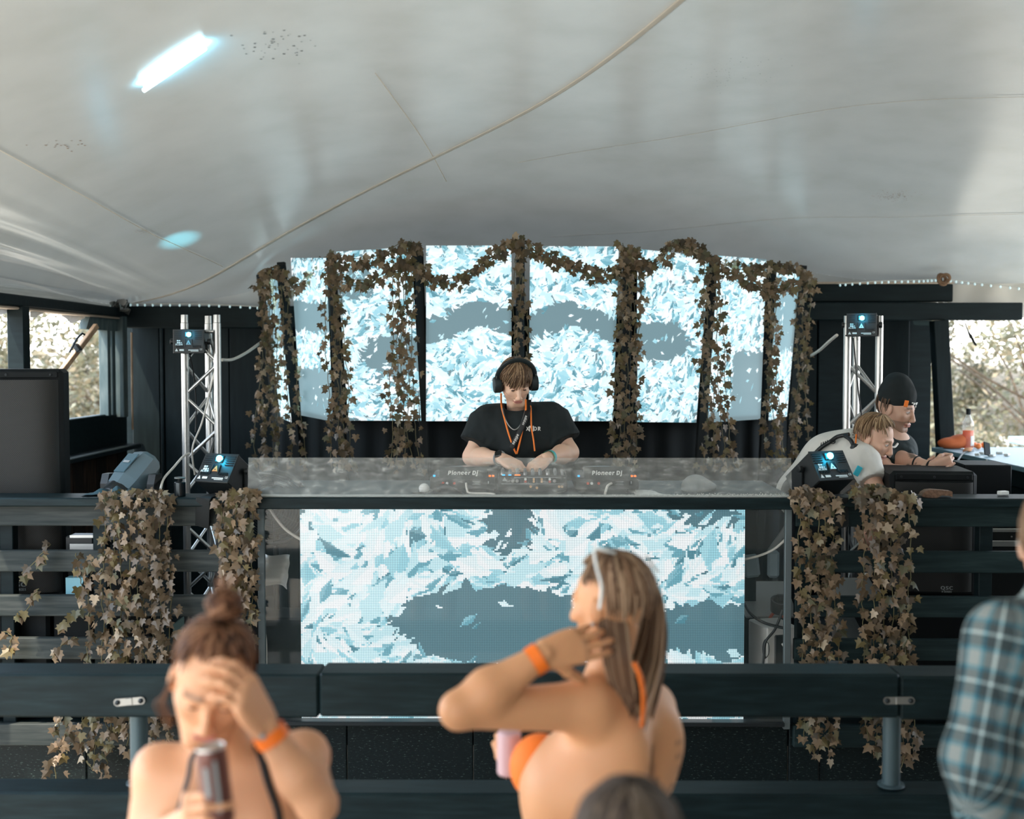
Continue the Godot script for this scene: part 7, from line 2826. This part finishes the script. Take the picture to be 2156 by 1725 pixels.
func dark_head() -> void:
	var skin := Color(0.60, 0.36, 0.25)
	var o := thing("person", "dark-haired person in a dark top, only the crown of the head showing", "person", Vector3(P(1330, 1900, 1.8).x, 0, -1.8))
	var hf := head_frame(P(1322, 1812, 1.8), PI, 0.0, 0.0, 0.92)
	var neck := hf.origin + Vector3(0, -0.16, 0.02)
	var hip := Vector3(neck.x, 0.78, neck.z)
	var mb := MB.new()
	mb.use_col = true
	mb.tint = skin
	var sl := neck + Vector3(-0.17, -0.06, 0)
	var sr := neck + Vector3(0.17, -0.06, 0)
	var L := [cap(neck - Vector3(0, 0.03, 0), hf.origin, 0.052, 0.05, 0.04), cap(sl, sr, 0.055, 0.055, 0.05), cap(neck - Vector3(0, 0.12, 0), hip, 0.12, 0.12, 0.06)]
	var hands := []
	for s in [sl, sr]:
		var e: Vector3 = s + Vector3(signf(s.x - neck.x) * 0.04, -0.27, 0)
		var w: Vector3 = e + Vector3(0, -0.22, -0.06)
		L.append(cap(s, e, 0.047, 0.04, 0.03))
		L.append(cap(e, w, 0.04, 0.027, 0.03))
		hands.append(w)
	legs(L, hip, Vector3(0, 0, -1), 0.0)
	nets(mb, L, 0.016)
	nets(mb, hand_prims(hands[0], Vector3(0, -1, 0), Vector3(1, 0, 0), 1.0, relaxed()), 0.008)
	nets(mb, hand_prims(hands[1], Vector3(0, -1, 0), Vector3(-1, 0, 0), -1.0, relaxed()), 0.008)
	mb.tint = Color.WHITE
	nets(mb, head_prims(), 0.007, hf, face_paint(skin, Color(0.1, 0.07, 0.05), Color(0.5, 0.25, 0.2)))
	wpart("body", mb, M.skin, o)
	add_hair(o, hf, 320, func(phi: float) -> float: return 0.9 if cos(phi) > 0.5 else 1.9, [Color(0.10, 0.075, 0.06), Color(0.15, 0.11, 0.08), Color(0.08, 0.06, 0.05)], 0.008, 49, Vector3(0.088, 0.106, 0.11))
	var sh := MB.new()
	L = [cap(sl, sr, 0.07, 0.07, 0.06), cap(neck - Vector3(0, 0.14, 0), hip, 0.145, 0.14, 0.06)]
	nets(sh, L, 0.016)
	wpart("top", sh, M.black_tee, o)
	var tr := MB.new()
	L = [cap(hip + Vector3(-0.06, 0, 0), hip + Vector3(0.06, 0, 0), 0.12, 0.12, 0.05)]
	legs(L, hip, Vector3(0, 0, -1), 0.01, 0.09, 1.2)
	nets(tr, L, 0.02)
	wpart("trousers", tr, M.dark_jeans, o)


# ------------------------------------------------------------------ trees beyond the openings
func tree(label: String, at: Vector3, tall: float, wide: float, count: int, seed_: int) -> void:
	rng.seed = seed_
	var o := thing("tree", label, "tree", at, "trees beyond the openings")
	var mb := MB.new()
	var path := curve([Vector3.ZERO, Vector3(0.1, tall * 0.25, 0), Vector3(-0.05, tall * 0.6, 0.05)], 4)
	mb.tube(path, 0.05, 7)
	for k in 9:
		var a := rng.randf() * TAU
		var y := tall * rng.randf_range(0.12, 0.55)
		var e := Vector3(cos(a) * wide * 0.7, y + tall * rng.randf_range(0.1, 0.3), sin(a) * wide * 0.7)
		mb.tube(curve([Vector3(0, y, 0), e * Vector3(0.5, 0.85, 0.5), e], 3), 0.013, 5)
	part("trunk", mb.mesh(), M.bark, o)
	var clumps := []
	for k in 40:
		var a := rng.randf() * TAU
		var r := sqrt(rng.randf()) * wide
		clumps.append([Vector3(cos(a) * r, rng.randf_range(0.02, 1.0) * tall, sin(a) * r), rng.randf_range(0.2, 0.5)])
	for tone in 3:
		mb = MB.new()
		for k in count / 3:
			var c: Array = clumps[rng.randi() % clumps.size()]
			var d := Vector3(rng.randfn(), rng.randfn(), rng.randfn()) * 0.5
			var p: Vector3 = c[0] + d * c[1]
			if p.y < 0.05:
				continue
			var b := Basis.from_euler(Vector3(rng.randf() * TAU, rng.randf() * TAU, rng.randf() * TAU))
			var s := rng.randf_range(0.028, 0.055)
			var n := b.z
			mb.poly([p - b.y * s, p + b.x * s * 0.5, p + b.y * s, p - b.x * s * 0.5], n)
		var f := part("foliage", mb.mesh(), M["foliage_%d" % tone], o)
		f.set_meta("kind", "stuff")


func build_outside() -> void:
	mat("bark", Color(0.35, 0.29, 0.23), 0.9)
	var tones := [Color(0.44, 0.42, 0.33), Color(0.34, 0.335, 0.27), Color(0.52, 0.46, 0.37)]
	for k in 3:
		var m := mat("foliage_%d" % k, tones[k], 0.6)
		m.cull_mode = BaseMaterial3D.CULL_DISABLED
		m.backlight_enabled = true
		m.backlight = Color(0.36, 0.34, 0.25)
	var spots := [
		[Vector3(-5.6, 0, -12.2), 3.6, 1.5, "bushy olive tree seen through the window behind the loudspeaker"],
		[Vector3(-4.4, 0, -13.6), 3.4, 1.3, "sparse olive tree seen through the window beside the corner post"],
		[Vector3(5.4, 0, -12.6), 4.0, 1.5, "full brown-green tree beyond the counter with the bottle"],
		[Vector3(4.2, 0, -14.2), 3.6, 1.2, "thin pale tree seen past the leaning post"],
		[Vector3(6.6, 0, -11.5), 4.4, 1.7, "tall bushy tree beyond the counter's far end"],
		[Vector3(-6.2, 0, -14.5), 2.2, 1.8, "low hedge bush far behind the window"],
		[Vector3(5.2, 0, -15.2), 2.3, 1.8, "low hedge bush far behind the counter"],
	]
	for k in spots.size():
		tree(spots[k][3], spots[k][0], spots[k][1], spots[k][2], 11000, 300 + k)


func _ready() -> void:
	materials()
	lights_and_camera()
	mat("drape", Color(0.035, 0.072, 0.082), 0.9)
	for k in ["black_wood", "black_upright", "black_upright_pale", "rail_wood", "slat_wood", "scuffed", "desk_top"]:
		M[k].albedo_color = Color(0.80, 1.0, 1.03)
	build_setting()
	build_screens()
	build_front()
	build_gear()
	build_people()
	build_ivy()
	build_outside()
